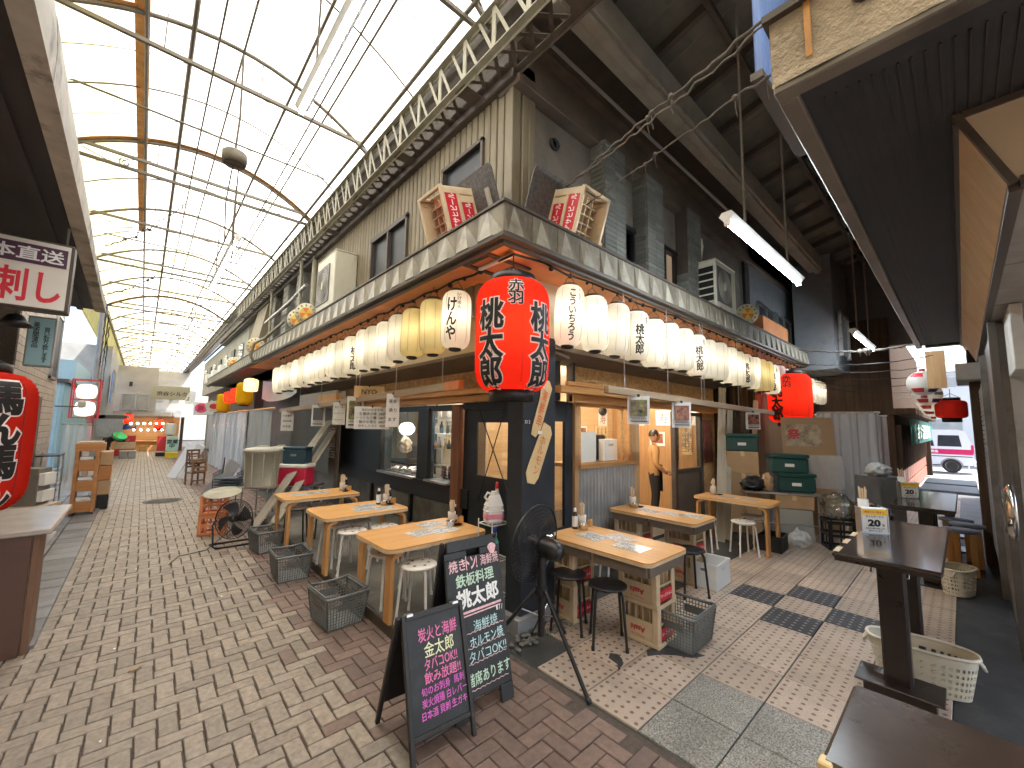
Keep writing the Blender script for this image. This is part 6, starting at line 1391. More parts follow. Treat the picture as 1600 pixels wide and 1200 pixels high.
sheet(2.6, 6.2, 2.32, .45, .18, -.5, "cream card with block capitals above the street rail", None, [("NYO", .5)], mat=M_kraft)
# ---------------------------------------------------------------- round beer signs and air conditioners on the canopy
def disc(x, y, z, R, rz, label):
    t = thing("round_sign", label, "sign", (x, y, z), rz, "round orange and cream signs on the canopies"); RX = Matrix.Rotation(math.pi / 2, 4, 'X')
    m = MB(); m.lathe([(.001, -.03), (R, -.03), (R + .006, 0), (R, .03), (.001, .03)], 32); obj("disc", m, pm("cream_disc", (.6, .54, .36), .4, var=.06) if "cream_disc" not in bpy.data.materials else bpy.data.materials["cream_disc"], t, M=RX)
    for i in range(6):
        a0 = i * math.pi / 3; pts = [(0, 0)] + [(R * .55 * math.cos(a0 + k * .13), R * .55 * math.sin(a0 + k * .13)) for k in range(9)]
        obj("segment", MB().prism([(a, b, .031) for a, b in pts], (0, 0, .004)), M_sun1 if i % 2 else M_sun2, t, M=RX)
    for i in range(12):
        a = i * math.pi / 6; M = RX @ Matrix.Translation((R * .78 * math.sin(a), R * .78 * math.cos(a), .0325)) @ Matrix.Rotation(-a, 4, 'Z'); letters("BEER*SINCE*"[i % 11], M_blackink, t, M, h=R * .2, bold=.02)
    return t
M_sun1 = pm("sun_orange", (.7, .2, .03), .4, bump=0); M_sun2 = pm("sun_yellow", (.75, .5, .1), .4, bump=0)
disc(2.2, 8.42, 3.84, .2, -.5, "round cream sign with orange swirl, nearest on the street canopy"); disc(2.2, 9.0, 3.83, .21, -.75, "round cream sign with orange swirl partly behind the nearest one"); disc(2.2, 13.2, 3.84, .24, -.6, "round cream sign with orange swirl farther along the street canopy"); disc(2.2, 16.8, 3.72, .22, -.6, "small round sign with orange swirl, farthest on the street canopy")
disc(8.3, 2.6, 3.9, .19, -.9, "round sign with orange swirl beside the air conditioner over the alley")
def aircon(x, y, z, rz, label, w=.85, d=.36, h=.9, grille='front'):
    """front (-y) carries the fan; the -x end the slatted coil"""
    t = thing("air_conditioner", label, "air conditioner", (x, y, z), rz, "outdoor air conditioner units on the canopies")
    obj("case", MB().box(-w / 2, w / 2, -d / 2, d / 2, .06, h, .012), M_acbeige, t); obj("lid", MB().box(-w / 2 - .006, w / 2 + .006, -d / 2 - .006, d / 2 + .006, h + .001, h + .02, .006), M_acbeige, t)
    for s in (-1, 1): obj("foot", MB().box(s * w * .35 - .03, s * w * .35 + .03, -d / 2 - .02, d / 2 + .02, 0, .06, .004), M_trimdk, t)
    gx, gz, gr = -w * .12, h * .53, min(w, h) * .36
    obj("fan_guard", MB().box(gx - gr, gx + gr, -d / 2 - .014, -d / 2 - .002, gz - gr, gz + gr, .006), pm("dark_fan_guard", (.11, .105, .1), .5, var=.3) if "dark_fan_guard" not in bpy.data.materials else bpy.data.materials["dark_fan_guard"], t)
    m = MB()
    for k in range(1, 9): m.tube([(gx + gr * k / 9 * math.cos(a), -d / 2 - .018, gz + gr * k / 9 * math.sin(a)) for a in [i * .349 for i in range(18)]], .003, 4, closed=True)
    obj("guard_ring", m, M_acbeige, t); obj("badge", MB().box(gx - .035, gx + .035, -d / 2 - .024, -d / 2 - .018, gz - .07, gz + .07, .01), M_acbeige, t)
    obj("coil", MB().box(-w / 2 - .004, -w / 2 + .001, -d / 2 + .04, d / 2 - .04, .14, h - .08), M_black, t)
    for k in range(6): obj("coil_slat", MB().box(-w / 2 - .016, -w / 2 - .004, -d / 2 + .03, d / 2 - .03, .14 + k * (h - .24) / 5, .165 + k * (h - .24) / 5, .003), M_acbeige, t)
    return t
aircon(2.44, 7.55, 3.64, -math.pi / 2, "ivory air conditioner unit on the street-side canopy before the ribbed siding", .95, .38, 1.08)
aircon(7.1, 2.73, 3.64, 0, "ivory air conditioner unit with slatted end on the alley-side canopy", .85, .42, .84)
t = thing("curved_pipe", "bent white pipe rising behind the alley air conditioner", "pipe", (7.0, 2.95, 3.7)); m = MB(); m.tube([(0, 0, 0), (0, 0, .75), (.05, -.03, 1.0), (.02, -.08, 1.2), (-.08, -.1, 1.3)], .035, 8); obj("pipe", m, M_acbeige, t)
t = thing("orange_board", "orange-brown board box on the alley canopy beyond the round sign", "board", (10.4, 2.72, 3.64)); obj("board", MB().box(-.9, .9, -.05, .2, 0, .5, .01), M_soffit, t)
for k, x in enumerate((9.3, 9.6, 10.0)): m = MB(); m.cyl((x, 2.95, 3.6), (x, 2.95, 5.6), .03, 6); tag(obj("conduit", m, M_black), ["dark vertical conduit on the dim wall, left", "dark vertical conduit on the dim wall, middle", "dark vertical conduit on the dim wall, right"][k], "conduit")
# ---------------------------------------------------------------- buildings further along the street
nb_ = thing("neighbour_building", "weathered upper storey with brick pilasters beyond the drain pipe along the street", "building", (2.65, 13, 3.3))
NO = Vector((2.65, 13, 3.3))
def np_(name, m, mat): m.v = [(x - NO.x, y - NO.y, z - NO.z) for x, y, z in m.v]; return obj(name, m, mat, nb_)
np_("wall", MB().box(2.75, 3.4, 9.62, 18, 3.3, 5.5), bpy.data.materials["sooty_wall_panel"])
for y in (10.4, 11.7, 13.1): 
    np_("pilaster", MB().box(2.6, 2.76, y, y + .5, 3.4, 5.4, .01), M_tilepil)
    for r in range(12): np_("brick", MB().box(2.585, 2.61, y + .01, y + .49, 3.42 + r * .165, 3.42 + r * .165 + .155, .004), M_tilepil)
for y in (9.75, 11.0, 12.3): w = np_("window", MB().box(2.72, 2.76, y, y + .6, 3.6, 4.6), M_dark); 
for y in (10.0, 12.9): np_("pipe", MB().cyl((2.45, y, 3.6), (2.45, y, 5.45), .035, 8), M_trusslt)
np_("long_pipe", MB().tube([(2.45, 9.5, 4.75), (2.45, 11, 4.65), (2.45, 13.5, 4.6)], .04, 8), M_steel)
np_("elbow_pipe", MB().tube([(2.05, 12.5, 3.3), (1.98, 12.4, 3.45), (2.0, 12.2, 3.75), (2.2, 12.0, 3.9), (2.4, 11.0, 4.2)], .035, 8), M_trusslt)
np_("sloping_hood", MB().add([(2.3, 14.0, 3.7), (2.3, 15.6, 3.7), (2.6, 15.6, 5.4), (2.6, 14.0, 5.4), (2.75, 14.0, 3.7), (2.75, 15.6, 3.7), (2.75, 15.6, 5.4), (2.75, 14, 5.4)], [(0, 3, 2, 1), (0, 4, 7, 3), (1, 2, 6, 5)]), M_siding)
fbld = thing("far_row_building", "pale two-storey row with sheds and air vents along the far right of the street", "building", (2.6, 24, 0)); 
obj("wall", MB().box(.15, 1.5, -6, 9, 3.3, 5.4), pm("far_pale_wall", (.36, .36, .34), .7, var=.15, scale=2, dirt=((.18, .18, .17), .4, 1.5, .5)), fbld)
for k in range(7): obj("upper_window", MB().box(.1, .15, -5.2 + k * 2, -4.3 + k * 2, 3.9, 4.8), M_dark if k % 2 else M_glassd, fbld)
for k in range(4): obj("vent_box", MB().box(-.35, .1, -5.5 + k * 2.4, -4.9 + k * 2.4, 3.62, 4.1, .02), M_whitepl, fbld)
obj("ground_wall", MB().box(.5, .8, -6, 9, 0, 3.3), M_brownceil, fbld)
for k in range(5): obj("door_panel", MB().box(.42, .5, -5 + k * 2.6, -3.2 + k * 2.6, .05, 2.2, .01), M_darkwood if k % 2 else M_galv, fbld)
t = thing("pink_sign", "row of pink and white shop signs under the far canopy edge", "sign", (1.9, 21.5, 2.25)); obj("board", MB().box(-.35, .35, -.06, .06, -.28, .25, .02), M_paperw, t); obj("emblem", MB().prism([(.22 * math.cos(a) - .1, -.065, .2 * math.sin(a)) for a in [i * .52 for i in range(12)]][::-1], (0, .004, 0)), pm("pink_ink", (.8, .1, .28), .5, bump=0), t); letters("豚", M_redink, t, frame((-.1, -.07, 0), (1, 0, 0), (0, 0, 1)), h=.22, bold=.04)
t = thing("flower_sign", "scalloped oval sign hanging beside the pink sign", "sign", (2.05, 19.8, 2.3)); m = MB(); m.prism([((.26 + .02 * math.cos(10 * a)) * math.cos(a), 0, (.22 + .02 * math.cos(10 * a)) * math.sin(a)) for a in [i * .105 for i in range(60)]][::-1], (0, .05, 0)); obj("board", m, M_acbeige, t); obj("emblem", MB().prism([(.14 * math.cos(a), -.004, .11 * math.sin(a)) for a in [i * .52 for i in range(12)]][::-1], (0, .006, 0)), M_redink, t)
# ---------------------------------------------------------------- pedestal fan
def fan_head(parent, M, R, guardmat=None, blades=3):
    gm = M_blackpl; m = MB()
    for k in range(1, 13):
        for s, zz in ((1, .055), (-1, -.055)):
            r = R * k / 12; z = s * .055 * (1 - (k / 12) ** 3 * .95)
            m.tube([(r * math.cos(a), r * math.sin(a), z) for a in [i * math.pi / 14 for i in range(28)]], .0018 if k < 12 else .006, 4, closed=True)
    for i in range(36):
        a = i * math.pi / 18
        for s in (1, -1): m.tube([(R * .16 * math.cos(a), R * .16 * math.sin(a), s * .055), (R * .6 * math.cos(a), R * .6 * math.sin(a), s * .045), (R * math.cos(a), R * math.sin(a), s * .004)], .0016, 4, cap=False)
    obj("guard", m, gm, parent, M=M)
    for b in range(blades):
        a0 = b * 2 * math.pi / blades
        def f(u, v, a0=a0):
            a = a0 + (u - .5) * (1.05 - .25 * v) + .5 * v; r = R * (.16 + .7 * v); return (r * math.cos(a), r * math.sin(a), .028 * (u - .5) * 2)
        obj("blade", MB().sheet(f, 6, 5), pm("fan_blade", (.03, .032, .036), .3) if "fan_blade" not in bpy.data.materials else bpy.data.materials["fan_blade"], parent, M=M)
    obj("hub", MB().lathe([(.001, .06), (R * .14, .055), (R * .17, .03), (R * .17, -.06), (.001, -.06)], 16), M_blackpl, parent, M=M)
pf = thing("pedestal_fan", "black pedestal fan on a tripod at the street corner, facing the platform tables", "fan", (2.32, 2.2, 0))
Mh = frame((-.035, .04, .86), (.99, .15, 0), (0.02, -.12, .99)) @ Matrix.Rotation(math.pi, 4, 'Y'); fan_head(pf, Mh, .29)
m = MB(); m.lathe([(.001, .0), (.06, .0), (.075, .03), (.075, .12), (.06, .17), (.03, .19), (.001, .19)], 20); obj("motor", m, M_black, pf, M=Mh @ Matrix.Translation((0, 0, -.06)) @ Matrix.Rotation(math.pi, 4, 'X'))
m = MB(); m.box(.01, .05, -.07, .0, .9, .93, .006).cyl((.03, -.1, .935), (.03, -.1, .96), .012, 8); obj("control_knob", m, M_chrome, pf)
m = MB(); m.cyl((0, 0, .2), (0, 0, .62), .026, 12).cyl((0, 0, .5), (0, -.0, .8), .034, 12).box(-.035, .035, -.03, .06, .76, .84, .008); obj("column", m, M_blackpl, pf)
m = MB(); m.cyl((0, 0, .49), (0, 0, .55), .045, 12); obj("collar", m, M_blackpl, pf)
for a in (-99, 21, 141):
    c, s_ = math.cos(R_(a)), math.sin(R_(a)); m = MB(); m.cyl((.04 * c, .04 * s_, .53), (.5 * c, .5 * s_, .012), .0145, 8); m.sphere((.5 * c, .5 * s_, .014), .02, 8, 5); obj("leg", m, M_black, pf)
    m = MB(); m.cyl((.02 * c, .02 * s_, .34), (.17 * c, .17 * s_, .4), .006, 6); obj("strut", m, M_steel, pf)
m = MB(); m.tube([(0, .03, .3), (.1, .2, .1), (.25, .3, .012), (.6, .45, .012), (.72, .5, .14)], .005, 5); obj("power_cord", m, M_wire, pf)
ff = thing("floor_fan", "black floor fan on a low stand on the bricks before the orange crate", "fan", (1.08, 7.05, 0))
Mh = frame((0, 0, .36), (.72, -.7, 0), (.12, .12, 1)); fan_head(ff, Mh, .27, blades=4)
m = MB(); m.tube([(-.2, -.12, .012), (.2, -.12, .012), (.24, .15, .012), (-.24, .15, .012)], .014, 6, closed=True); m.tube([(-.22, .0, .012), (-.24, .02, .3), (-.2, .05, .36)], .012, 6); m.tube([(.22, 0, .012), (.24, .02, .3), (.2, .05, .36)], .012, 6); obj("stand", m, M_black, ff)
m = MB(); m.tube([(0, .1, .2), (-.3, -.1, .01), (-.6, -.2, .01), (-.7, -.5, .01)], .005, 5); obj("power_cord", m, M_wire, ff)
# ---------------------------------------------------------------- things by the pillar
def bottle(name, label, x, y, z, prof, mat, capmat=None, cap=None, lab=None, labz=None, group=None, seg=16):
    t = thing(name, label, "bottle", (x, y, z), 0, group); obj("body", MB().lathe(prof, seg), mat, t)
    if cap: obj("cap", MB().lathe(cap, 12), capmat, t)
    if lab: r = max(p[0] for p in prof) + .0012; obj("label", MB().lathe([(r, labz[0]), (r, labz[1])], seg), lab, t)
    return t
rk = thing("wire_rack", "white wire rack holding cleaning bottles beside the dark pillar", "rack", (2.5, 2.98, .1))
for z in (.1, .42, .74):
    m = MB(); m.tube([(-.1, -.09, z), (.12, -.09, z), (.12, .11, z), (-.1, .11, z)], .006, 5, closed=True)
    for k in range(6): m.tube([(-.09 + k * .04, -.09, z), (-.09 + k * .04, .11, z)], .002, 4)
    obj("shelf", m, M_white, rk)
for sx in (-1, 1):
    for sy in (-1, 1): obj("post", MB().cyl((.01 + sx * .11, .01 + sy * .1, 0), (.01 + sx * .11, .01 + sy * .1, .78), .006, 6), M_white, rk)
M_pinkliq = pm("pink_liquid", (.75, .25, .33), .3, bump=0)
t = thing("soap_jug", "large white jug with a pink label on the wire rack by the pillar", "jug", (2.47, 2.96, .846), -.4)
m = MB(); m.box(-.085, .085, -.06, .06, 0, .17, .025); m.add([(-.08, -.055, .16), (.08, -.055, .16), (.08, .055, .16), (-.08, .055, .16), (-.03, -.03, .25), (.05, -.03, .26), (.05, .03, .26), (-.03, .03, .25)], [(0, 1, 5, 4), (1, 2, 6, 5), (2, 3, 7, 6), (3, 0, 4, 7), (4, 5, 6, 7)]); m.cyl((.0, 0, .25), (.0, 0, .29), .025, 12); obj("body", m, M_white, t); obj("label", MB().box(-.087, .087, -.062, .062, .03, .11, .02), M_pinkliq, t); obj("label_band", MB().box(-.088, .088, -.063, .063, .11, .13, .02), M_paperw, t); m = MB(); m.tube([(-.05, 0, .2), (-.085, 0, .24), (-.06, 0, .28), (-.01, 0, .26)], .012, 6); obj("handle", m, M_white, t)
bottle("spray_bottle", "slim white bottle with a red cap behind the pink-labelled jug", 2.56, 3.02, .846, [(.001, 0), (.035, 0), (.035, .2), (.02, .26), (.015, .3)], M_white, M_redlabel, [(.015, .3), (.02, .3), (.014, .36), (.001, .36)])
bottle("spray_bottle", "green detergent bottle with a blue trigger on the middle shelf of the wire rack", 2.46, 2.93, .526, [(.001, 0), (.045, 0), (.045, .16), (.02, .22), (.015, .25)], pm("green_bottle", (.1, .38, .3), .25), pm("blue_trigger", (.03, .08, .4), .4), [(.02, .25), (.024, .25), (.03, .31), (.001, .32)])
bottle("spray_bottle", "second green detergent bottle on the lower shelf of the wire rack", 2.47, 2.95, .206, [(.001, 0), (.04, 0), (.04, .15), (.015, .22)], bpy.data.materials["green_bottle"], M_paperw, [(.015, .22), (.02, .22), (.02, .25), (.001, .25)])
t = thing("watering_jug", "translucent plastic jug with a loop handle hung behind the pillar by the first crate-legged table", "jug", (3.16, 2.92, .76), .3); m = MB(); m.lathe([(.001, 0), (.06, 0), (.075, .17), (.08, .18)], 16); obj("body", m, M_film, t); m = MB(); m.tube([(.07, 0, .16), (.12, 0, .15), (.13, 0, .08), (.08, 0, .02)], .008, 6); obj("handle", m, M_film, t); obj("box", MB().box(-.06, .06, -.06, .06, -.1, -.002, .006), M_black, t)
# ---------------------------------------------------------------- table-top sets
def cupset(x, y, z, tag_, parts):
    rr_ = random.Random(int(x * 100 + y * 10))
    if 'c' in parts:
        t = thing("chopstick_cup", "cup of paper-wrapped chopsticks on %s" % tag_, "cup", (x, y, z), 0, "chopstick cups on the tables"); t.scale = (1.25, 1.25, 1.25); obj("cup", MB().lathe([(.001, 0), (.03, 0), (.034, .1), (.031, .1), (.028, .006)], 16), M_filmcup, t)
        m = MB()
        for k in range(14): a = rr_.uniform(0, 6.28); r = rr_.uniform(0, .02); dx, dy = rr_.uniform(-.012, .012), rr_.uniform(-.012, .012); m.cyl((r * math.cos(a), r * math.sin(a), .01), (r * math.cos(a) * 1.2 + dx, r * math.sin(a) * 1.2 + dy, rr_.uniform(.17, .2)), .006, 4, smooth=False)
        obj("chopsticks", m, M_wrap, t)
    if 's' in parts: bottle("sauce_bottle", "dark soy sauce bottle on %s" % tag_, x + .07, y + .05, z, [(.001, 0), (.028, 0), (.028, .1), (.014, .14), (.012, .16)], M_soy, M_white, [(.014, .16), (.016, .16), (.014, .185), (.001, .185)], M_paperw, (.03, .08), "sauce bottles on the tables")
    if 'w' in parts: bottle("sauce_bottle", "white-labelled sauce bottle on %s" % tag_, x - .09, y + .02, z, [(.001, 0), (.03, 0), (.03, .1), (.02, .14), (.014, .17)], M_soy, M_white, [(.015, .165), (.018, .17), (.012, .2), (.001, .2)], M_paperw, (.02, .125), "sauce bottles on the tables")
    if 'p' in parts: t = thing("steel_pot", "small steel ashtray pot on %s" % tag_, "pot", (x - .06, y - .07, z), 0, "steel pots on the tables"); obj("bowl", MB().lathe([(.001, .002), (.035, .0), (.045, .02), (.045, .05), (.048, .055), (.04, .05), (.036, .012)], 18), M_chrome, t)
    if 'b' in parts: t = thing("menu_holder", "small wooden menu holder on %s" % tag_, "holder", (x + .09, y - .03, z), .3, "wooden menu holders on the tables"); obj("block", MB().box(-.03, .03, -.02, .02, 0, .07, .003), M_oak, t); obj("slot", MB().box(-.025, .025, -.012, .012, .0702, .074), M_dark, t)
    if 'd' in parts: t = thing("small_dish", "small dark dish on %s" % tag_, "dish", (x + .02, y - .09, z), 0, "small dishes on the tables"); obj("dish", MB().lathe([(.001, .001), (.035, .001), (.05, .012), (.047, .013), (.034, .005)], 16), M_soy, t)
M_filmcup = pm("frosted_cup", (.68, .6, .5), .3, bump=0); M_wrap = pm("chopstick_paper", (.72, .57, .4), .6, rv=.15); M_soy = pm("soy_bottle", (.02, .012, .01), .12, bump=0)
cupset(2.5, 3.68, .705, "the near platform table", 'csdbp'); cupset(2.44, 5.12, .705, "the middle platform table", 'cswdbp'); cupset(2.36, 6.46, .705, "the farthest platform table", 'csbd')
cupset(3.42, 2.68, .72, "the first crate-legged table", 'cswpb'); cupset(4.82, 2.95, .72, "the second crate-legged table", 'cspd'); cupset(6.84, 2.74, .7, "the back alley table", 'csd')
def placemat(x, y, z, rz, w, h, label):
    t = thing("menu_sheet", label, "menu", (x, y, z), rz, "laminated menus lying on the tables"); obj("paper", MB().box(-w / 2, w / 2, -h / 2, h / 2, .0015, .0035), M_lamin, t); m = MB(); q = random.Random(int(x * 77 + y * 33))
    for i in range(8):
        xx = -w / 2 + .012
        while xx < w / 2 - .03:
            L = q.uniform(.012, .05)
            if q.random() < .75: m.box(xx, min(w / 2 - .01, xx + L), h / 2 - .018 - i * h / 9, h / 2 - .01 - i * h / 9, .0036, .0042)
            xx += L + .008
    obj("print_line", m, M_inkgrey if q.random() < .6 else M_redprint, t)
M_redprint = pm("red_brown_print", (.4, .22, .2), .6, bump=0)
for (x, y, z, rz, lab) in ((2.32, 3.78, .705, .1, "laminated menu on the near platform table beside the chopstick cup"), (2.3, 3.52, .705, -.05, "laminated menu on the near platform table, front edge"), (2.08, 3.56, .706, .15, "laminated menu on the near platform table, street side"), (2.18, 5.12, .705, .1, "laminated menu on the middle platform table, back"), (2.08, 4.92, .706, .0, "laminated menu on the middle platform table, street side"), (2.3, 4.85, .705, .1, "laminated menu on the middle platform table, front edge"),
                   (2.05, 6.5, .705, .1, "laminated menu in the middle of the farthest platform table"), (1.8, 6.48, .705, .1, "worn laminated menu at the street end of the farthest platform table"), (3.22, 2.4, .72, 1.4, "laminated menu on the first crate-legged table by the bottles"), (3.36, 2.2, .721, 1.2, "laminated menu in the middle of the first crate-legged table"), (3.2, 1.98, .72, 1.6, "square laminated menu at the near end of the first crate-legged table"),
                   (4.72, 2.66, .72, 1.5, "laminated menu on the second crate-legged table by the bottles"), (4.78, 2.42, .72, 1.5, "laminated menu in the middle of the second crate-legged table"), (4.86, 2.2, .72, 1.6, "laminated menu at the near end of the second crate-legged table"), (6.75, 2.5, .7, 1.5, "laminated menu on the back alley table, wall end"), (6.75, 2.2, .7, 1.6, "laminated menu on the back alley table, near end")):
    placemat(x, y, z, rz, .27, .2, lab)
# price stands on the standing tables
def price_stand(x, y, rz, label):
    t = thing("price_stand", label, "price stand", (x, y, .94), rz, "yellow-topped price stands on the standing tables"); w, h = .085, .19
    obj("block", MB().box(-w, w, -.04, .04, 0, h, .004), M_paperw, t); obj("yellow_band", MB().box(-w - .001, w + .001, -.042, -.039, h - .05, h - .004), pm("yellow_print", (.85, .55, .02), .4, bump=0) if "yellow_print" not in bpy.data.materials else bpy.data.materials["yellow_print"], t)
    F = lambda zz, dx=0: frame((dx, -.0425, zz), (1, 0, 0), (0, 0, 1))
    letters("20", M_blackink, t, F(.078, -.005), w=.085, h=.055, bold=.05); letters("%", M_blackink, t, F(.064, .055), h=.018, bold=.03); letters("開店から17時まで", M_redlabel, t, F(h - .027), w=.13, bold=.02); letters("タイムサービス", M_blackink, t, F(.128), w=.12, bold=.02); letters("会計より値引き", M_blackink, t, F(.115), w=.09, bold=.01) if False else None; letters("会計から値引き致します", M_blackink, t, F(.036), w=.13, bold=.02); letters("毎日やってます", M_blackink, t, F(.018), w=.09, bold=.02)
    obj("frame", MB().box(-w - .006, -w, -.044, .044, 0, h + .004).box(w, w + .006, -.044, .044, 0, h + .004).box(-w, w, -.044, -.04, 0, .008), M_steel, t)
    t2 = thing("chopstick_cup", "white tube of chopsticks behind the price stand on %s" % ("the near standing table" if x < 5 else "the far standing table"), "cup", (x + .1, y + .06, .94), 0, "chopstick cups on the tables"); obj("cup", MB().lathe([(.001, 0), (.035, 0), (.035, .24), (.03, .24), (.03, .01)], 14), M_white, t2)
    m = MB()
    for k in range(8): m.cyl((.012 * math.cos(k * .8), .012 * math.sin(k * .8), .02), (.024 * math.cos(k * .8), .024 * math.sin(k * .8), .32 + .012 * (k % 3)), .005, 4, smooth=False)
    obj("chopsticks", m, M_wrap, t2)
price_stand(4.42, .54, -1.0, "price stand reading 20 on the near standing table"); price_stand(7.0, .5, -1.05, "price stand reading 20 on the far standing table")
# ---------------------------------------------------------------- clutter beyond the street tables
def plank(p0, p1, w, th, mat, label, grp=None, side=None):
    p0, p1 = Vector(p0), Vector(p1); z = (p1 - p0); L = z.length; z.normalize(); x = Vector(side or (1, 0, 0)); x = (x - z * x.dot(z)).normalized(); y = z.cross(x)
    M = Matrix(((x.x, y.x, z.x, p0.x), (x.y, y.y, z.y, p0.y), (x.z, y.z, z.z, p0.z), (0, 0, 0, 1)))
    o = obj("plank", MB().box(-w / 2, w / 2, -th / 2, th / 2, 0, L, .004), mat, M=M); return tag(o, label, "plank", grp)
plank((1.42, 7.7, .01), (2.95, 9.0, 1.78), .19, .03, M_greywood, "long weathered grey plank leaning across the grey bin, front one", "planks leaning by the platform", (.5, -.7, .2))
plank((1.66, 7.62, .01), (3.0, 8.95, 1.55), .17, .03, M_greywood, "long weathered grey plank leaning across the grey bin, rear one", "planks leaning by the platform", (.5, -.7, .2))
def worktable(x, y, w, d, h, rz, label):
    t = thing("work_table", label, "table", (x, y, 0), rz); obj("top", MB().box(-w / 2, w / 2, -d / 2, d / 2, h - .03, h, .004), M_steel, t)
    for sx in (-1, 1):
        for sy in (-1, 1): obj("leg", MB().cyl((sx * (w / 2 - .03), sy * (d / 2 - .03), 0), (sx * (w / 2 - .03), sy * (d / 2 - .03), h - .03), .014, 8), M_steel, t)
    obj("brace", MB().cyl((-w / 2 + .03, -d / 2 + .03, h * .35), (w / 2 - .03, -d / 2 + .03, h * .35), .01, 6), M_steel, t); return t
worktable(1.66, 8.35, .5, .45, .62, -.78, "small steel table under the big grey bin"); worktable(2.3, 8.55, .8, .4, .58, -.78, "low steel table under the red cooler")
def bin_(x, y, z, R, H, label):
    t = thing("garbage_bin", label, "bin", (x, y, z), .2, "round plastic bins with lids"); m = MB(); m.lathe([(.001, 0), (R * .86, 0), (R * .87, .02), (R * .97, H * .92), (R * 1.03, H * .92), (R * 1.03, H)], 30)
    obj("body", m, M_binpl, t)
    for i in range(10): a = i * .628; obj("rib", MB().box(-.008, .008, -.004, .006, .03, H * .9, .002), M_binpl, t, M=Matrix.Translation((R * .92 * math.cos(a), R * .92 * math.sin(a), 0)) @ Matrix.Rotation(a - math.pi / 2, 4, 'Z') @ Matrix.Rotation(-.045, 4, 'X'))
    obj("lid", MB().lathe([(.001, H + .05), (R * .5, H + .045), (R * .95, H + .025), (R * 1.07, H + .01), (R * 1.07, H - .035), (R * 1.05, H - .035)], 30), M_binpl, t); obj("lid_knob", MB().box(-.07, .07, -.02, .02, H + .045, H + .075, .008), M_binpl, t); return t
bin_(1.62, 8.3, .62, .275, .63, "big pale grey lidded bin standing on the small steel table"); bin_(2.05, 8.95, .62, .25, .6, "second pale lidded bin behind the big grey bin")
t = thing("cooler_box", "red and white cooler box behind the leaning planks", "cooler", (2.2, 8.42, .58), -.78); obj("body", MB().box(-.28, .28, -.16, .16, 0, .32, .02), M_redpl, t); obj("lid", MB().box(-.29, .29, -.17, .17, .322, .39, .015), M_white, t); obj("handle", MB().tube([(-.29, -.02, .28), (-.32, -.03, .15), (-.29, -.02, .05)], .012, 6), M_white, t)
t = thing("cooler_box", "dark navy cooler box stacked on the red cooler", "cooler", (2.22, 8.45, .972), -.78); obj("body", MB().box(-.2, .22, -.14, .14, 0, .26, .015), M_coolbl, t); obj("lid", MB().box(-.205, .225, -.145, .145, .262, .31, .01), M_coolbl, t); obj("emblem", MB().box(-.05, .06, -.146, -.142, .14, .18), M_galv, t)
def crate_plain(x, y, z, rz, mat, label, h=.3, w=.34, d=.28):
    t = thing("plastic_crate", label, "crate", (x, y, z), rz); m = MB()
    for s in (-1, 1):
        for a, b in ((0, .04), (h * .45, h * .55), (h - .05, h)): m.box(-w / 2, w / 2, s * d / 2, s * (d / 2 - .012), a, b, .003); m.box(s * w / 2, s * (w / 2 - .012), -d / 2 + .012, d / 2 - .012, a, b, .003)
        for q in (-.5, -.17, .17, .5): m.box(q * w - .012 if abs(q) < .5 else q * w - .02 * (q > 0) * 2, q * w + .012 if abs(q) < .5 else q * w + .02 * (q < 0) * 2, s * (d / 2 - .001), s * (d / 2 - .011), 0, h, .002)
        for q in (-.17, .17): m.box(s * (w / 2 - .001), s * (w / 2 - .011), q * d - .012, q * d + .012, 0, h)
    m.box(-w / 2, w / 2, -d / 2, d / 2, 0, .012); obj("body", m, mat, t); return t
M_orangecr = pm("orange_crate", (.7, .25, .1), .4, var=.1, dirt=((.45, .3, .22), .4, 6, .55))
crate_plain(.95, 7.95, .0, -.3, M_orangecr, "salmon orange crate behind the floor fan, lower of two"); crate_plain(.95, 7.95, .302, -.25, M_orangecr, "salmon orange crate behind the floor fan, upper of two")
t = thing("guard_cover", "dusty round fan guard lying on the orange crates", "fan guard", (1.03, 7.85, .62)); t.rotation_euler = (.15, -.1, 0); m = MB()
for k in range(1, 8): m.tube([(.035 * k * math.cos(a), .035 * k * math.sin(a), .05 - .004 * k) for a in [i * .35 for i in range(18)]], .004, 4, closed=True)
m.lathe([(.001, .045), (.24, .01), (.25, 0)], 20); obj("cover", m, M_acbeige, t)
pc = thing("stacked_tube_chairs", "stack of steel tube chairs with dark blue seats beside the grey bin", "chairs", (1.4, 10.0, 0), -.5)
for k in range(4):
    obj("seat", MB().box(-.2, .2, -.2, .2, .42 + k * .055, .45 + k * .055, .01), M_coolbl, pc)
    obj("frame", MB().tube([(-.21, -.2, 0 + k * .055), (-.21, -.2, .62 + k * .03), (-.21, .2, .66 + k * .03), (-.2, .22, .9 + k * .03)], .011, 6).tube([(.21, -.2, k * .055), (.21, -.2, .62 + k * .03), (.21, .2, .66 + k * .03), (.2, .22, .9 + k * .03)], .011, 6), M_chrome if k % 2 == 0 else M_black, pc)
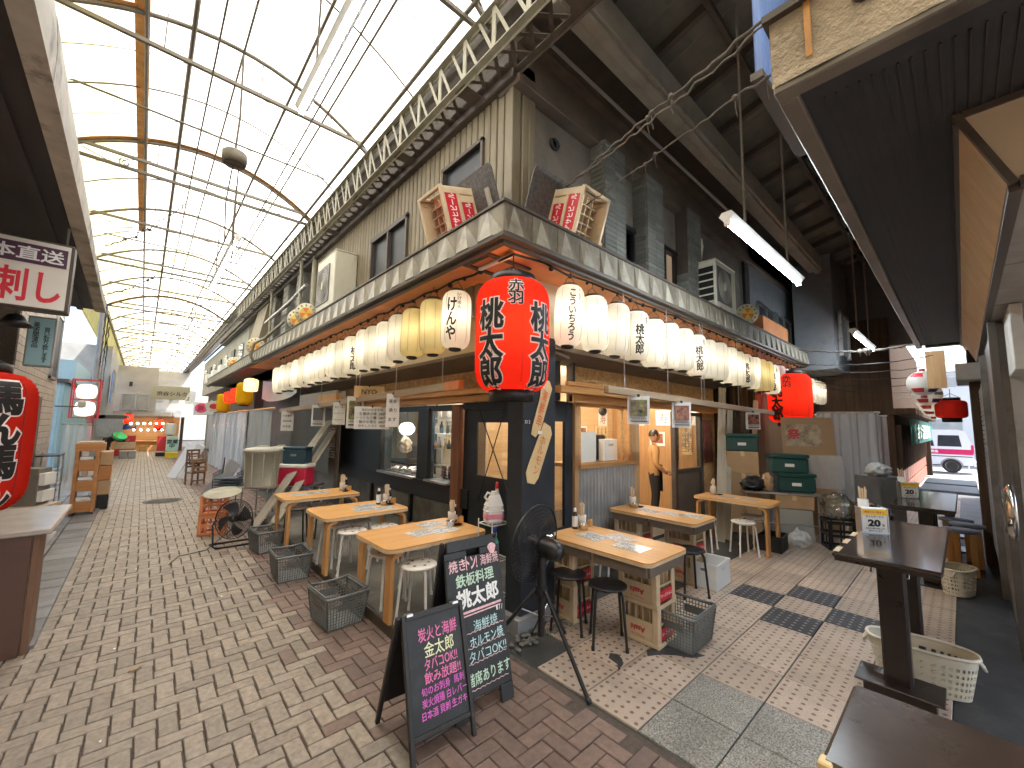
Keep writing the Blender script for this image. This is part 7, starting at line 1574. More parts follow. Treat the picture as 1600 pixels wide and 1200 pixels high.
def curtain(x0, y0, x1, y1, z0, z1, amp, waves, mat, label, name="plastic_curtain", rnd=1):
    t = thing(name, label, "curtain", ((x0 + x1) / 2, (y0 + y1) / 2, z1)); dx, dy = x1 - x0, y1 - y0; L = math.hypot(dx, dy); ux, uy = dx / L, dy / L; c = ((x0 + x1) / 2, (y0 + y1) / 2)
    def f(u, v): n = amp * (math.sin(u * waves * 6.28 + rnd) + .5 * math.sin(u * waves * 15 + 2 * rnd)) * (1.15 - .45 * v) + .05 * amp * math.sin(v * 17 + u * 9); return (x0 + dx * u - uy * n - c[0], y0 + dy * u + ux * n - c[1], z0 - z1 + (z1 - z0) * v)
    obj("sheet", MB().sheet(f, 90, 10), mat, t); obj("rod", MB().cyl((x0 - c[0], y0 - c[1], .01), (x1 - c[0], y1 - c[1], .01), .015, 6), M_greywood, t); return t
curtain(2.3, 14.0, 2.15, 20.5, .02, 2.0, .06, 7, M_film, "clear plastic curtain hanging along the street beyond the stacked chairs")
curtain(2.5, 12.0, 2.35, 14.0, .02, 2.05, .04, 4, M_filmd, "dusty beige plastic curtain beside the clear one along the street", rnd=2)
t = thing("tarpaulin", "dark green-grey tarpaulin screen with faint chalk marks behind the bins", "screen", (3.1, 11.0, .6)); obj("sheet", MB().sheet(lambda u, v: (.02 * math.sin(u * 9), -1.6 + 3.2 * u, 1.45 * v), 30, 4), pm("tarp_green", (.085, .085, .065), .6, var=.2, scale=4, dirt=((.16, .15, .12), .5, 3, .55)), t); letters("本日 生ビール 390円", M_inkgrey, t, frame((-.03, .2, 1.1), (0, -1, 0), (0, 0, 1)), w=1.6, bold=.0)
t = thing("stored_lumber", "white board and beam stored above the clutter behind the menu sheets", "lumber", (2.9, 9.5, 2.1)); obj("board", MB().box(-.02, .02, -1.0, 1.6, 0, .3), M_galv, t); obj("beam", MB().box(-.12, -.02, -1.3, -.2, .02, .22), M_oak, t)
t = thing("orange_pole", "orange timber pole running along the street above the plastic curtains", "pole", (2.45, 15, 2.08)); obj("pole", MB().cyl((0, -3.4, 0), (-.15, 5.5, -.05), .03, 6), M_lumbery, t)
t = thing("banner", "white fabric banner sagging under the canopy past the white lanterns", "banner", (2.9, 13.5, 2.5)); obj("cloth", MB().sheet(lambda u, v: (.05 * math.sin(u * 8), -2 + 4.4 * u, .62 * v - .16 * math.sin(u * 3.14)), 24, 3), M_paperw, t)
# wooden chairs and boards further on
ch = thing("stacked_wooden_chairs", "tumbled stack of brown wooden chairs before the plastic curtain", "chairs", (1.2, 14.25, 0), .4)
def wchair(z, tilt, rz):
    M = Matrix.Translation((0, 0, z)) @ Matrix.Rotation(tilt, 4, 'X') @ Matrix.Rotation(rz, 4, 'Z'); m = MB(); m.box(-.17, .17, -.17, .17, .3, .34, .005, M=M)
    for sx in (-1, 1):
        for sy in (-1, 1): m.box(sx * .17, sx * .135, sy * .17, sy * .135, 0, .3 if sy < 0 else .6, .003, M=M)
    m.box(-.17, .17, .14, .165, .45, .5, .003, M=M).box(-.17, .17, .14, .165, .55, .6, .003, M=M).box(-.17, .17, -.165, -.145, .1, .13, .002, M=M)
    obj("chair", m, M_darkoak, ch)
M_darkoak = wood("dark_oak_chair", (.12, .06, .03), (.26, .14, .07), 2, .45, 10, .15)
wchair(0, 0, 0); wchair(.34, .0, .1); wchair(.9, 2.9, .3)
plank((.78, 16.1, .01), (1.2, 15.8, 1.02), .22, .02, M_whitepl, "pale greenish board leaning by the wooden chairs, front", "pale boards leaning down the street", (1, -.3, 0)); plank((1.0, 15.8, .01), (1.4, 15.5, 1.0), .2, .02, M_white, "white board leaning by the wooden chairs, rear", "pale boards leaning down the street", (1, -.3, 0))
plank((1.2, 11.6, .01), (1.7, 11.4, .8), .3, .02, M_galv, "grey metal sheet leaning low before the stacked tube chairs", None, (.7, -.6, 0))
# ---------------------------------------------------------------- clutter at the back of the alley
rzB = -1.09
def alongB(s, back=0): return (7.42 + .46 * s + .88 * back, 2.45 - .88 * s + .46 * back)
x, y = alongB(.5, .25); wt = worktable(x, y, 1.05, .5, .74, rzB, "steel table loaded with green crates at the back of the alley")
def green(s, back, z, label, w=.52, d=.34, h=.3):
    x, y = alongB(s, back); t = thing("green_container", label, "container", (x, y, z), rzB + .02, "dark green lidded containers"); obj("body", MB().box(-w / 2, w / 2, -d / 2, d / 2, 0, h - .06, .02), M_greenpl, t); obj("lid", MB().box(-w / 2 - .012, w / 2 + .012, -d / 2 - .012, d / 2 + .012, h - .058, h, .012), M_greenpl, t); obj("label", MB().box(-.07, .06, -d / 2 - .004, -d / 2 + .001, .1, .15), M_paperw, t); obj("handle", MB().tube([(w / 2 + .01, -.08, h * .5), (w / 2 + .03, 0, h * .48), (w / 2 + .01, .08, h * .5)], .01, 6), M_black, t); return t
green(.75, .3, .742, "dark green lidded container directly on the steel table"); green(.66, .28, 1.045, "dark green lidded container stacked on the one on the steel table"); green(.02, .5, 1.36, "dark green lidded container high on the cardboard box at the left", .5, .34, .3)
def cbox(x, y, z, w, d, h, rz, label):
    t = thing("cardboard_box", label, "box", (x, y, z), rz, "cardboard boxes at the back of the alley"); obj("carton", MB().box(-w / 2, w / 2, -d / 2, d / 2, 0, h, .004), M_card, t); obj("tape", MB().box(-.03, .03, -d / 2 - .001, d / 2 + .001, h - .08, h + .001), M_kraft, t); return t
x, y = alongB(.02, .5); cbox(x, y, .99, .48, .36, .365, rzB, "upright cardboard box under the high green container"); cbox(x, y, .0, .5, .4, .985, rzB, "tall cardboard carton behind the steel table")
x, y = alongB(.68, .2); cbox(x, y, .5, .52, .36, .21, rzB, "flat cardboard box under the steel table")
t = thing("clear_container", "clear plastic storage container under the flat cardboard box", "container", (x, y, .25), rzB); obj("body", MB().box(-.24, .24, -.17, .17, 0, .245, .01), M_filmd, t); t = thing("clear_container", "clear plastic storage container on the floor under the steel table", "container", (x, y, .002), rzB); obj("body", MB().box(-.25, .25, -.18, .18, 0, .245, .01), M_filmd, t)
def blob(name, label, x, y, z, sx, sy, sz, mat, seed, cat="bag"):
    t = thing(name, label, cat, (x, y, z)); m = MB(); v = []; NU, NV = 40, 22
    def f(u, w):
        a = u * 6.283; p = -1.5708 + 3.1416 * w; d = Vector((math.cos(a) * math.cos(p), math.sin(a) * math.cos(p), math.sin(p))); k = 1 + .38 * noise.noise(d * 2.6 + Vector((seed, 0, 0))) + .16 * noise.noise(d * 7 + Vector((0, seed, 0))); q = d * k; return (q.x * sx, q.y * sy, max(0, (q.z * .95 + .85)) * sz)
    m.sheet(f, NU, NV); obj("bag", m, mat, t); return t
x, y = alongB(.15, .15); blob("black_bag", "crumpled black bag on the left end of the steel table", x, y, .74, .26, .18, .12, M_blackpl, 3.1)
x, y = alongB(.32, .1); blob("tan_bag", "crumpled tan paper bag between the black bag and the green containers", x, y, .74, .09, .09, .15, M_card, 5.7)
blob("clear_bag", "shiny clear plastic rubbish bag on the floor beside the steel table", 7.95, 1.35, .42, .24, .2, .2, M_clear, 9.2); blob("clear_bag", "small clear bag of rubbish under the steel table near the black crate", 7.45, 1.75, 0, .16, .14, .13, M_film, 1.3)
crate_plain(7.85, 1.3, .0, rzB, M_black, "dark plastic tub under the clear rubbish bag", .42, .46, .36)
cb = thing("cardboard_sheet", "tall brown cardboard sheet with a torn poster leaning at the back of the alley", "cardboard", (8.45, 1.75, .02), rzB); cb.rotation_euler = (-.1, 0, rzB)
obj("sheet", MB().box(-.38, .38, 0, .015, 0, 1.95), M_card, cb); obj("fold_line", MB().box(-.38, .38, -.002, .001, .9, .905).box(-.38, .38, -.002, .001, 1.2, 1.205), M_kraft, cb)
obj("poster", MB().box(-.33, .2, -.004, 0, 1.45, 1.83), pm("torn_poster", (.45, .36, .24), .5, var=.3, scale=9, bump=0, dirt=((.12, .08, .07), .9, 6, .5), dirt2=((.55, .06, .05), .8, 5, .6)), cb); letters("祭", M_redink, cb, frame((-.2, -.006, 1.66), (1, 0, 0), (0, 0, 1)), h=.18, bold=.03)
obj("plastic_wrap", MB().sheet(lambda u, v: (-.4 + .85 * u, -.03 - .03 * math.sin(u * 12 + v * 4), .75 + .55 * v), 14, 5), M_film, cb)
curtain(9.0, 1.75, 9.45, .95, .05, 2.05, .05, 3, M_film, "clear plastic curtain hanging beside the cardboard sheet in the alley"); curtain(9.5, 1.9, 10.4, .95, .05, 2.02, .06, 4, M_film, "cloudy plastic curtain behind the first in the alley", rnd=3)
for i, (p0, p1, w) in enumerate((((6.75, 2.62, .01), (8.0, 2.98, 2.5), .13), ((6.95, 2.6, .01), (8.25, 2.95, 2.1), .1), ((7.6, 2.45, .01), (8.9, 2.7, 2.3), .09))): plank(p0, p1, w, .025, M_greywood if i < 2 else M_lumberz, ["wide pale plank leaning beside the strand board panel", "narrow pale plank leaning beside the wide one in the alley", "yellowish batten leaning behind the steel table"][i], "planks leaning at the alley shopfront", (.7, -.7, 0))
for i, (x, y) in enumerate(((8.25, .95), (8.6, 1.15))):
    t = thing("beer_keg", ["steel beer keg beside the far standing table, front", "steel beer keg beside the far standing table, rear"][i], "keg", (x, y, .0), 0, "beer kegs"); obj("barrel", MB().lathe([(.001, .02), (.17, .02), (.19, .05), (.19, .14), (.2, .16), (.19, .18), (.19, .34), (.2, .36), (.19, .38), (.19, .5), (.16, .54), (.001, .54)], 24), M_chrome, t); obj("rim", MB().lathe([(.15, .5), (.17, .6), (.155, .6), (.14, .53)], 20), M_chrome, t)
t = thing("grey_locker", "pale grey metal cabinet behind the kegs", "cabinet", (9.2, 1.0, 0), -.6); obj("case", MB().box(-.25, .25, -.2, .2, .0, 1.0, .006), M_galv, t); obj("drawer", MB().box(-.23, .23, -.21, -.2, .55, .95, .004).box(-.23, .23, -.21, -.2, .08, .5, .004), M_galv, t)
blob("towel_bag", "white and black bag lying on the grey cabinet", 9.2, 1.0, 1.0, .27, .16, .11, M_whitepl, 7.7)
nr = thing("shop_curtain", "green fabric shop curtain with white characters above the alley doorway", "curtain", (13.6, .82, 2.05))
obj("cloth", MB().sheet(lambda u, v: (-.1 + 9.0 * u, .03 * math.sin(u * 90), -.62 * (1 - v)), 90, 3), pm("green_cloth", (.06, .22, .18), .7, var=.15, scale=3), nr); obj("rod", MB().cyl((-.2, 0, .01), (9, 0, .01), .015, 6), M_darkwood, nr); letters("お酒処", M_paperw, nr, frame((3.6, -.06, -.32), (1, 0, 0), (0, 0, 1)), w=6, h=.42, bold=.02)
M_orwood = wood("orange_wood", (.42, .17, .055), (.56, .26, .09), 0, .4, 8, .06)
M_platered = pm("red_brown_plate", (.1, .025, .018), .25, bump=0)
# ---------------------------------------------------------------- things inside the rooms
def wallpaper(x, y, z, w, h, label, kind, rz=0, grp="papers on the room wall"):
    t = thing("wall_poster", label, "poster", (x, y, z), rz, grp); obj("paper", MB().box(-w / 2, w / 2, -.006, .004, -h / 2, h / 2), M_paperw if kind != 'y' else M_kraft, t)
    if kind == 'p': obj("photo", MB().box(-w * .38, w * .38, -.009, -.006, -h * .3, h * .38), M_photo_m, t)
    elif kind == 'r': letters("寿", M_redprint, t, frame((0, -.008, 0), (1, 0, 0), (0, 0, 1)), h=h * .7, bold=.01)
    else:
        for k in range(3): letters(vert("焼鳥各種二百円"[k:k + 5]), M_inkgrey, t, frame((-w * .3 + k * w * .3, -.008, 0), (1, 0, 0), (0, 0, 1)), h=h * .8, bold=.01)
for i, (x, z, w, h, k) in enumerate(((7.9, 1.92, .35, .32, 'r'), (8.25, 1.92, .0, .3, 'r'), (7.15, 1.6, .3, .3, 'p'), (7.85, 1.55, .5, .42, 'y'))):
    if w: wallpaper(x, 5.59, z, w, h, ["red-inked autograph card high on the room wall", "", "framed photo on the board wall seen through the alley window", "yellow menu strips on the board wall seen through the alley window"][i], k)
for i, (y, z, w, h, k) in enumerate(((3.75, 1.95, .32, .3, 'r'), (4.3, 1.95, .34, .32, 'r'), (4.9, 1.93, .3, .3, 'r'), (3.8, 1.5, .2, .6, 'y'), (4.45, 1.5, .35, .3, 'p'), (5.1, 1.5, .3, .5, 'y'))): wallpaper(8.28, y, z, w, h, "poster %s on the room's end wall" % ["with red ink nearest the sliding door", "with red ink in the middle", "with red ink farthest in", "of yellow menu strips nearest the sliding door", "with a dark food photo", "of yellow menu strips farthest in"][i], k, -math.pi / 2)
t = thing("white_menu_board", "plain white board standing on the sill behind the alley window", "board", (4.42, 3.42, 1.27)); obj("board", MB().box(-.24, .24, -.01, .01, 0, .4), M_whitepl, t)
t = thing("card_reader_box", "white box with printed label on the sill behind the alley window", "box", (5.0, 3.45, 1.27)); obj("box", MB().box(-.16, .16, -.05, .05, 0, .3, .005), M_whitepl, t); letters("お会計", M_blackink, t, frame((0, -.052, .22), (1, 0, 0), (0, 0, 1)), w=.12, bold=.02)
t = thing("dark_till", "dark cash till behind the white board on the sill", "till", (4.85, 3.62, 1.27)); obj("body", MB().box(-.2, .2, -.1, .1, 0, .36, .02), M_black, t); obj("screen", MB().box(-.15, .15, -.11, -.1, .15, .32), M_dark, t)
bld_sill = tag(obj("counter_ledge", MB().box(4.08, 5.3, 3.34, 3.75, 1.22, 1.268, .004), M_lumber), "wooden ledge inside the alley window", "ledge")
m = MB(); m.sphere((0, 0, 0), .06, 14, 8); t = thing("fan_speaker", "round dark speaker hanging at the top of the alley window", "speaker", (4.75, 3.36, 1.96)); obj("body", m, M_trimdk, t); obj("bracket", MB().cyl((0, 0, .05), (0, 0, .09), .01, 6), M_black, t)
t = thing("vertical_sign", "white vertical sign with dark letters beside the doorway", "sign", (5.62, 3.38, 1.75)); obj("board", MB().box(-.06, .1, -.01, .01, -.55, .3), M_paperw, t); letters("O\nU\nP\nE\nN", M_blackink, t, frame((.02, -.013, -.1), (1, 0, 0), (0, 0, 1)), h=.7, w=.09, bold=.01)
t = thing("film_poster", "reddish film poster on the strand board panel beside the sliding door", "poster", (8.0, 3.27, 1.5)); obj("paper", MB().box(-.2, .2, -.004, .004, -.4, .4), pm("film_poster_print", (.2, .06, .04), .35, var=.8, scale=6, bump=0, dirt=((.45, .2, .1), .8, 4, .5), dirt2=((.03, .02, .03), .9, 5, .52)), t)
t = thing("food_menu", "food menu sheet inside the sliding door glass", "menu", (6.95, 3.4, 1.6)); obj("paper", MB().box(-.14, .14, -.004, .004, -.45, .2), M_kraft, t); obj("photo", MB().box(-.11, .11, -.007, -.004, -.05, .15).box(-.11, .11, -.007, -.004, -.4, -.15), M_photo_m, t)
# kitchen behind the street windows
ks_ = thing("kitchen_shelf", "tall shelf of jars and bottles behind the right kitchen window", "shelf", (4.5, 6.6, 0))
for z in (.9, 1.25, 1.55, 1.85): obj("board", MB().box(-.15, .15, -.7, .9, z, z + .02), M_steel, ks_)
for y in (-.7, .9): obj("post", MB().box(-.15, -.12, y - .015, y + .015, .0, 2.2).box(.12, .15, y - .015, y + .015, 0, 2.2), M_black, ks_)
q = random.Random(21)
for z, n in ((1.27, 9), (1.57, 8), (1.87, 6)):
    for i in range(n):
        yy = 6.0 + i * 1.45 / n + q.uniform(0, .05); h = q.uniform(.14, .22); r = q.uniform(.025, .045)
        bottle("shelf_bottle", "bottle or jar on the %s kitchen shelf behind the glass, %s from the corner" % ("lowest" if z < 1.4 else "middle" if z < 1.7 else "top", ordA[i]), 4.42, yy, z, [(.001, 0), (r, 0), (r, h * .65), (r * .4, h * .85), (r * .4, h)], random.choice((M_soy, M_filmcup, M_greenpl, M_card, M_galv)), M_redlabel if i % 3 == 0 else M_black, [(r * .42, h), (r * .42, h + .02), (.001, h + .02)], group="bottles on the kitchen shelf", seg=10)
for i, (x, y) in enumerate(((3.75, 5.72), (3.75, 5.5), (3.78, 5.3))):
    t = thing("plate_stack", ["stack of red-brown plates in the right kitchen window, left", "stack of red-brown plates in the right kitchen window, middle", "stack of pale bowls in the right kitchen window, right"][i], "plates", (x, y, .872), 0, "plate stacks in the kitchen window")
    for k in range(9): obj("plate", MB().lathe([(.001, 0), (.05, 0), (.085, .018), (.083, .02), (.05, .005)], 18, (random.uniform(-.004, .004), 0, k * .022)), (M_platered if i < 2 else M_filmcup), t)

for i, y in enumerate((7.3, 7.0, 6.75, 6.5)):
    t = thing("steel_bowl", "steel bowl lying on the kitchen sill, %s" % ["farthest from the corner", "third from the corner", "second from the corner", "nearest the corner"][i], "bowl", (3.66, y, .87), 0, "steel bowls on the kitchen sill"); o = obj("bowl", MB().lathe([(.001, .09), (.05, .088), (.09, .06), (.11, 0), (.106, 0), (.085, .055), (.05, .08)], 20), M_chrome, t)
t = thing("kitchen_range", "dark stove top with steel surround inside the kitchen", "stove", (4.6, 8.6, 0)); obj("body", MB().box(-.4, .4, -.8, .8, 0, .85, .01), M_steel, t); obj("hob", MB().box(-.35, .35, -.7, .7, .852, .9, .01), M_black, t); obj("backsplash", MB().box(.38, .4, -.8, .8, .85, 1.2), M_galv, t)
t = thing("dome_lamp", "white round lamp shade hanging in the left kitchen window", "lamp", (3.9, 7.4, 1.62)); obj("shade", MB().lathe([(.001, -.1), (.08, -.09), (.15, -.02), (.16, .05), (.1, .13), (.001, .15)], 20), M_whpaper, t); obj("bulb", MB().sphere((0, 0, 0), .05, 10, 6), G_kit, t); obj("cord", MB().cyl((0, 0, .15), (0, 0, .95), .006, 5), M_black, t)
blob("hanging_bag", "white plastic bag hanging below the lamp in the left kitchen window", 3.85, 7.35, 1.18, .13, .12, .16, M_filmcup, 2.2)
for i, (y, z, w, h) in enumerate(((6.95, 1.6, .35, .6), (7.0, 1.25, .3, .35), (8.3, 1.6, .4, .5))): wallpaper(5.59 - .02 * i, y + 1.5, z, w, h, ["pinned notes on the kitchen wall, upper", "pinned notes on the kitchen wall, lower", "pinned notes deep on the kitchen wall"][i], 'y', -math.pi / 2, "papers pinned in the kitchen")
# ---------------------------------------------------------------- people
def skin_body(name, pts, edges, radii, mat, parent, root=0, sub=1):
    me = bpy.data.meshes.new(name); me.from_pydata([Vector(p) for p in pts], edges, []); o = link(name, me, parent)
    sk = o.modifiers.new("s", 'SKIN'); sk.use_smooth_shade = True
    for i, r in enumerate(radii): d = me.skin_vertices[0].data[i]; d.radius = (r, r * .8) if not isinstance(r, tuple) else r; d.use_root = i == root
    sb_ = o.modifiers.new("b", 'SUBSURF'); sb_.levels = sub; sb_.render_levels = sub
    bpy.context.view_layer.update(); ev = o.evaluated_get(bpy.context.evaluated_depsgraph_get()); m2 = bpy.data.meshes.new_from_object(ev); o.modifiers.clear(); o.data = m2; bpy.data.meshes.remove(me)
    m2.materials.clear(); m2.materials.append(mat); return o
M_skin = pm("skin", (.55, .32, .21), .5, var=.05, bump=.03); M_hair = pm("dark_hair", (.02, .015, .012), .5, var=.3, scale=60)
M_tan = pm("tan_shirt", (.5, .29, .12), .8, var=.1, scale=6, bump=.15, bscale=40); M_trous = pm("dark_trousers", (.018, .018, .022), .8, var=.2)
def person(label, loc, rz, pose, topmat, legmat, cap=None):
    t = thing("person", label, "person", loc, rz); P, E, Rr, split = pose
    obj_b = skin_body("body", P, E, Rr, topmat, t, 0, 2)
    obj_b.data.materials.append(legmat); obj_b.data.materials.append(M_skin)
    for p in obj_b.data.polygons: p.material_index = 1 if p.center.z < split[0] else (2 if (p.center.z > split[1] or (abs(p.center.x) > split[2] and p.center.z < split[3])) else 0)
    return t
def head(t, c, R, tilt=0, cap=None, M=None):
    c = Vector(c); b = MB(); b.sphere(c, R, 18, 14, 1.22); h = obj("head", b, M_skin, t)
    f = MB(); 
    for s in (-1, 1): f.sphere(c + Vector((s * R * .36, -R * .86, R * .08)), R * .1, 8, 6)
    obj("eye", f, M_hair, t); n = MB(); n.prism([c + Vector((-R * .14, -R * .92, -R * .3)), c + Vector((R * .14, -R * .92, -R * .3)), c + Vector((0, -R * .95, R * .12))], (0, -R * .2, -R * .03)); obj("nose", n, M_skin, t)
    mo = MB(); mo.box(c.x - R * .3, c.x + R * .3, c.y - R * .9, c.y - R * .8, c.z - R * .62, c.z - R * .54, .002); obj("mouth", mo, M_redprint, t)
    for s in (-1, 1): e = MB(); e.sphere(c + Vector((s * R * .98, 0, 0)), R * .22, 8, 6, 1.4); obj("ear", e, M_skin, t)
    hr = MB(); hr.lathe([(R * 1.06 * math.sin(a), R * 1.3 * math.cos(a)) for a in [.02 + i * .16 for i in range(11)]][::-1], 20, (c.x, c.y + R * .12, c.z)); obj("hair", hr, cap or M_hair, t)
def stand_pose(h=1.6, lean=0, arms=((-.24, -.12, .72), (.24, -.2, .78)), elb=((-.25, .02, .98), (.26, .0, .98))):
    P = [(0, 0, .86), (0, .01, 1.05), (0, 0, 1.24), (0, 0, 1.36), (0, -.01, 1.44), (-.1, 0, .82), (-.1, -.02, .45), (-.1, .02, .06), (-.1, -.12, .035), (.1, 0, .82), (.11, -.03, .45), (.11, .02, .06), (.11, -.12, .035), (-.17, 0, 1.31), elb[0], arms[0], (.17, 0, 1.31), elb[1], arms[1]]
    E = [(0, 1), (1, 2), (2, 3), (3, 4), (0, 5), (5, 6), (6, 7), (7, 8), (0, 9), (9, 10), (10, 11), (11, 12), (2, 13), (13, 14), (14, 15), (2, 16), (16, 17), (17, 18)]
    Rr = [(.15, .11), (.14, .1), (.16, .11), (.07, .06), .05, (.1, .1), (.065, .065), (.045, .045), (.045, .03), (.1, .1), (.065, .065), (.045, .045), (.045, .03), (.075, .075), (.05, .05), (.035, .035), (.075, .075), (.05, .05), (.035, .035)]
    return P, E, Rr, (.84, 1.385, .2, .93)
def hand(t, c, d, side, palm):
    """palm with four unequal bent fingers and a thumb; d points from wrist to fingers"""
    c, d, side = Vector(c), Vector(d).normalized(), Vector(side).normalized(); nrm = d.cross(side) * palm
    P = [c, c + d * .045]; E = [(0, 1)]; Rr = [(.022, .022), (.024, .024)]
    for k, L in enumerate((.07, .078, .072, .058)):
        o = side * (k - 1.5) * .019; i = len(P); P += [c + d * .075 + o, c + d * (.075 + L * .5) + o + nrm * .008, c + d * (.075 + L * .85) + o + nrm * .03]; E += [(1, i), (i, i + 1), (i + 1, i + 2)]; Rr += [.0095, .0085, .0075]
    i = len(P); P += [c + d * .03 - side * .035 + nrm * .008, c + d * .065 - side * .052 + nrm * .02]; E += [(0, i), (i, i + 1)]; Rr += [.012, .0095]
    skin_body("hand", P, E, Rr, M_skin, t, 1, 1)
pose = stand_pose(arms=((-.22, -.2, .86), (.2, -.22, .9)), elb=((-.27, .02, 1.02), (.27, .0, 1.02)))
pt = person("person in a tan top and dark trousers standing in the lit doorway", (7.3, 4.0, .04), .7, pose, M_tan, M_trous)
head(pt, (0, -.02, 1.545), .098); hand(pt, (-.21, -.215, .85), (.25, -.9, -.35), (1, .2, .2), 1); hand(pt, (.19, -.235, .89), (-.25, -.9, -.35), (-1, .2, .2), -1)
obj("apron", MB().sheet(lambda u, v: (-.17 + .34 * u, -.115 - .03 * math.sin(u * 3.14), .5 + .5 * v), 8, 4), M_trous, pt)
# distant stooping person with a green basket
P = [(0, 0, .78), (0, -.14, .92), (0, -.3, 1.0), (0, -.38, 1.04), (0, -.42, 1.06), (-.1, 0, .74), (-.1, -.04, .42), (-.1, .03, .06), (-.1, -.1, .035), (.1, 0, .74), (.1, -.1, .42), (.1, -.02, .06), (.1, -.14, .035), (-.18, -.28, .98), (-.22, -.34, .76), (-.12, -.5, .66), (.18, -.28, .98), (.26, -.44, .9), (.3, -.62, .9)]
_, E, Rr, _ = stand_pose()
pt = person("stooping person in black clothes holding up a green basket far down the street", (-1.0, 22.3, 0), .6, (P, E, Rr, (.0, 1.2, 5, 0)), M_trous, M_trous); head(pt, (0, -.5, 1.1), .1, cap=M_black)
hand(pt, (-.12, -.5, .66), (.1, -.5, -.8), (1, 0, 0), 1); hand(pt, (.3, -.62, .9), (.1, -.9, .2), (-1, 0, 0), -1)
t = thing("green_basket", "bright green round basket held by the stooping person in black", "basket", (-.62, 21.75, 1.0)); t.rotation_euler = (.5, .4, 0); obj("bowl", MB().lathe([(.001, 0), (.14, .02), (.2, .14), (.21, .14), (.15, .01)], 16), pm("bright_green", (.03, .6, .18), .4), t); obj("rim", MB().tube([(.21 * math.cos(a), .21 * math.sin(a), .14) for a in [i * .39 for i in range(16)]], .012, 5, closed=True), bpy.data.materials["bright_green"], t)
# ---------------------------------------------------------------- left side of the street
ct = thing("counter_table", "pale-topped counter with brown panel front at the left edge under the red lantern", "counter", (-.9, 5.22, 0))
obj("top", MB().box(-.55, .46, -.5, .72, .87, .91, .008), pm("worn_counter_top", (.37, .33, .28), .22, var=.1, scale=4, dirt=((.3, .25, .2), .4, 3, .52)), ct); obj("front_panel", MB().box(-.5, .36, -.47, -.44, .0, .87, .004), pm("worn_brown_panel", (.1, .05, .032), .5, var=.2, scale=4, dirt=((.06, .03, .02), .5, 2, .5)), ct); obj("side_panel", MB().box(.36, .4, -.44, -.17, 0, .87, .004), wood("counter_side", (.12, .06, .035), (.2, .105, .06), 2, .5, 8, .05), ct); obj("lower_shelf", MB().box(-.5, .38, -.4, .64, .66, .68), M_white, ct)
tr_ = thing("drawer_trolley", "orange-brown wooden trolley with open slots on castors at the left of the street", "trolley", (-.68, 10.9, 0), .0); w, d, h = .31, .42, 1.18
for sx in (-1, 1):
    for sy in (-1, 1): obj("post", MB().box(sx * w / 2, sx * (w / 2 - .05), sy * d / 2, sy * (d / 2 - .04), .06, h - .02, .004), M_orwood, tr_)
    obj("side_board", MB().box(sx * w / 2 - .002, sx * (w / 2 - .02), -d / 2 + .04, d / 2 - .04, .08, h - .03), M_orwood, tr_)
for k in range(3): obj("drawer_front", MB().box(-w / 2 + .05, w / 2 - .05, -d / 2 + .002, -d / 2 + .02, .08 + k * .36, .27 + k * .36, .004), M_orwood, tr_); obj("shelf", MB().box(-w / 2 + .02, w / 2 - .02, -d / 2 + .02, d / 2 - .04, .1 + k * .36, .115 + k * .36), M_orwood, tr_); obj("papers", MB().box(-w / 2 + .06, w / 2 - .07, -d / 2 + .05, d / 2 - .1, .28 + k * .36, .33 + k * .36, .004), M_paperw, tr_)
obj("top_box", MB().box(-w / 2 - .01, w / 2 + .06, -d / 2, d / 2, h - .02, h + .12, .006), M_orwood, tr_); obj("top_lid", MB().box(-w / 2 + .02, w / 2 + .03, -d / 2 + .03, d / 2 - .05, h + .122, h + .15, .004), M_plyface, tr_)
for sx in (-1, 1):
    for sy in (-1, 1): obj("castor", MB().cyl((sx * .14 - .012, sy * .17, .03), (sx * .14 + .012, sy * .17, .03), .03, 10), M_black, tr_)
t = thing("box_stack", "stacked crates and boxes behind the orange-brown trolley", "boxes", (-.49, 11.5, 0)); 
for k, mt in enumerate((M_black, M_card, M_orwood, M_card)): obj("box", MB().box(-.12, .12, -.2, .2, k * .28, k * .28 + .27, .01), mt, t)
t = thing("grey_cabinet", "small grey metal cabinet with papers inside behind the counter", "cabinet", (-1.08, 9.1, 0), -.3); obj("case", MB().box(-.16, .1, -.16, .16, .5, 1.02, .006), M_steelwall, t); obj("books", MB().box(.1, .16, -.14, .14, .55, .7).box(.1, .16, -.14, .14, .78, .95), M_paperw, t); obj("base", MB().box(-.2, .22, -.2, .2, .42, .5), M_plyface, t); obj("leg", MB().box(-.15, -.1, -.15, -.1, 0, .42).box(.1, .15, .1, .15, 0, .42).box(-.15, -.1, .1, .15, 0, .42).box(.1, .15, -.15, -.1, 0, .42), M_trimdk, t)
t = thing("wire_cart", "wire shelving cart against the tiled building", "cart", (-1.12, 10.6, .1))
for z in (.5, .75, 1.0): obj("shelf", MB().box(-.14, .14, -.3, .3, z, z + .02), M_black if z > .9 else M_steel, t)
for sx in (-1, 1):
    for sy in (-1, 1): obj("post", MB().cyl((sx * .13, sy * .28, -.05), (sx * .13, sy * .28, 1.05), .012, 6), M_steel, t)
curtain(-1.2, 12.3, -.75, 11.9, .3, 1.62, .03, 3, M_film, "clear plastic curtain on a pole frame behind the orange-brown trolley"); 
t = thing("notice_panel", "small pale blue notice panel on the tiled building", "notice", (-1.28, 8.9, 1.9)); obj("board", MB().box(-.02, .01, -.12, .12, -.4, .3), M_bluecl, t)
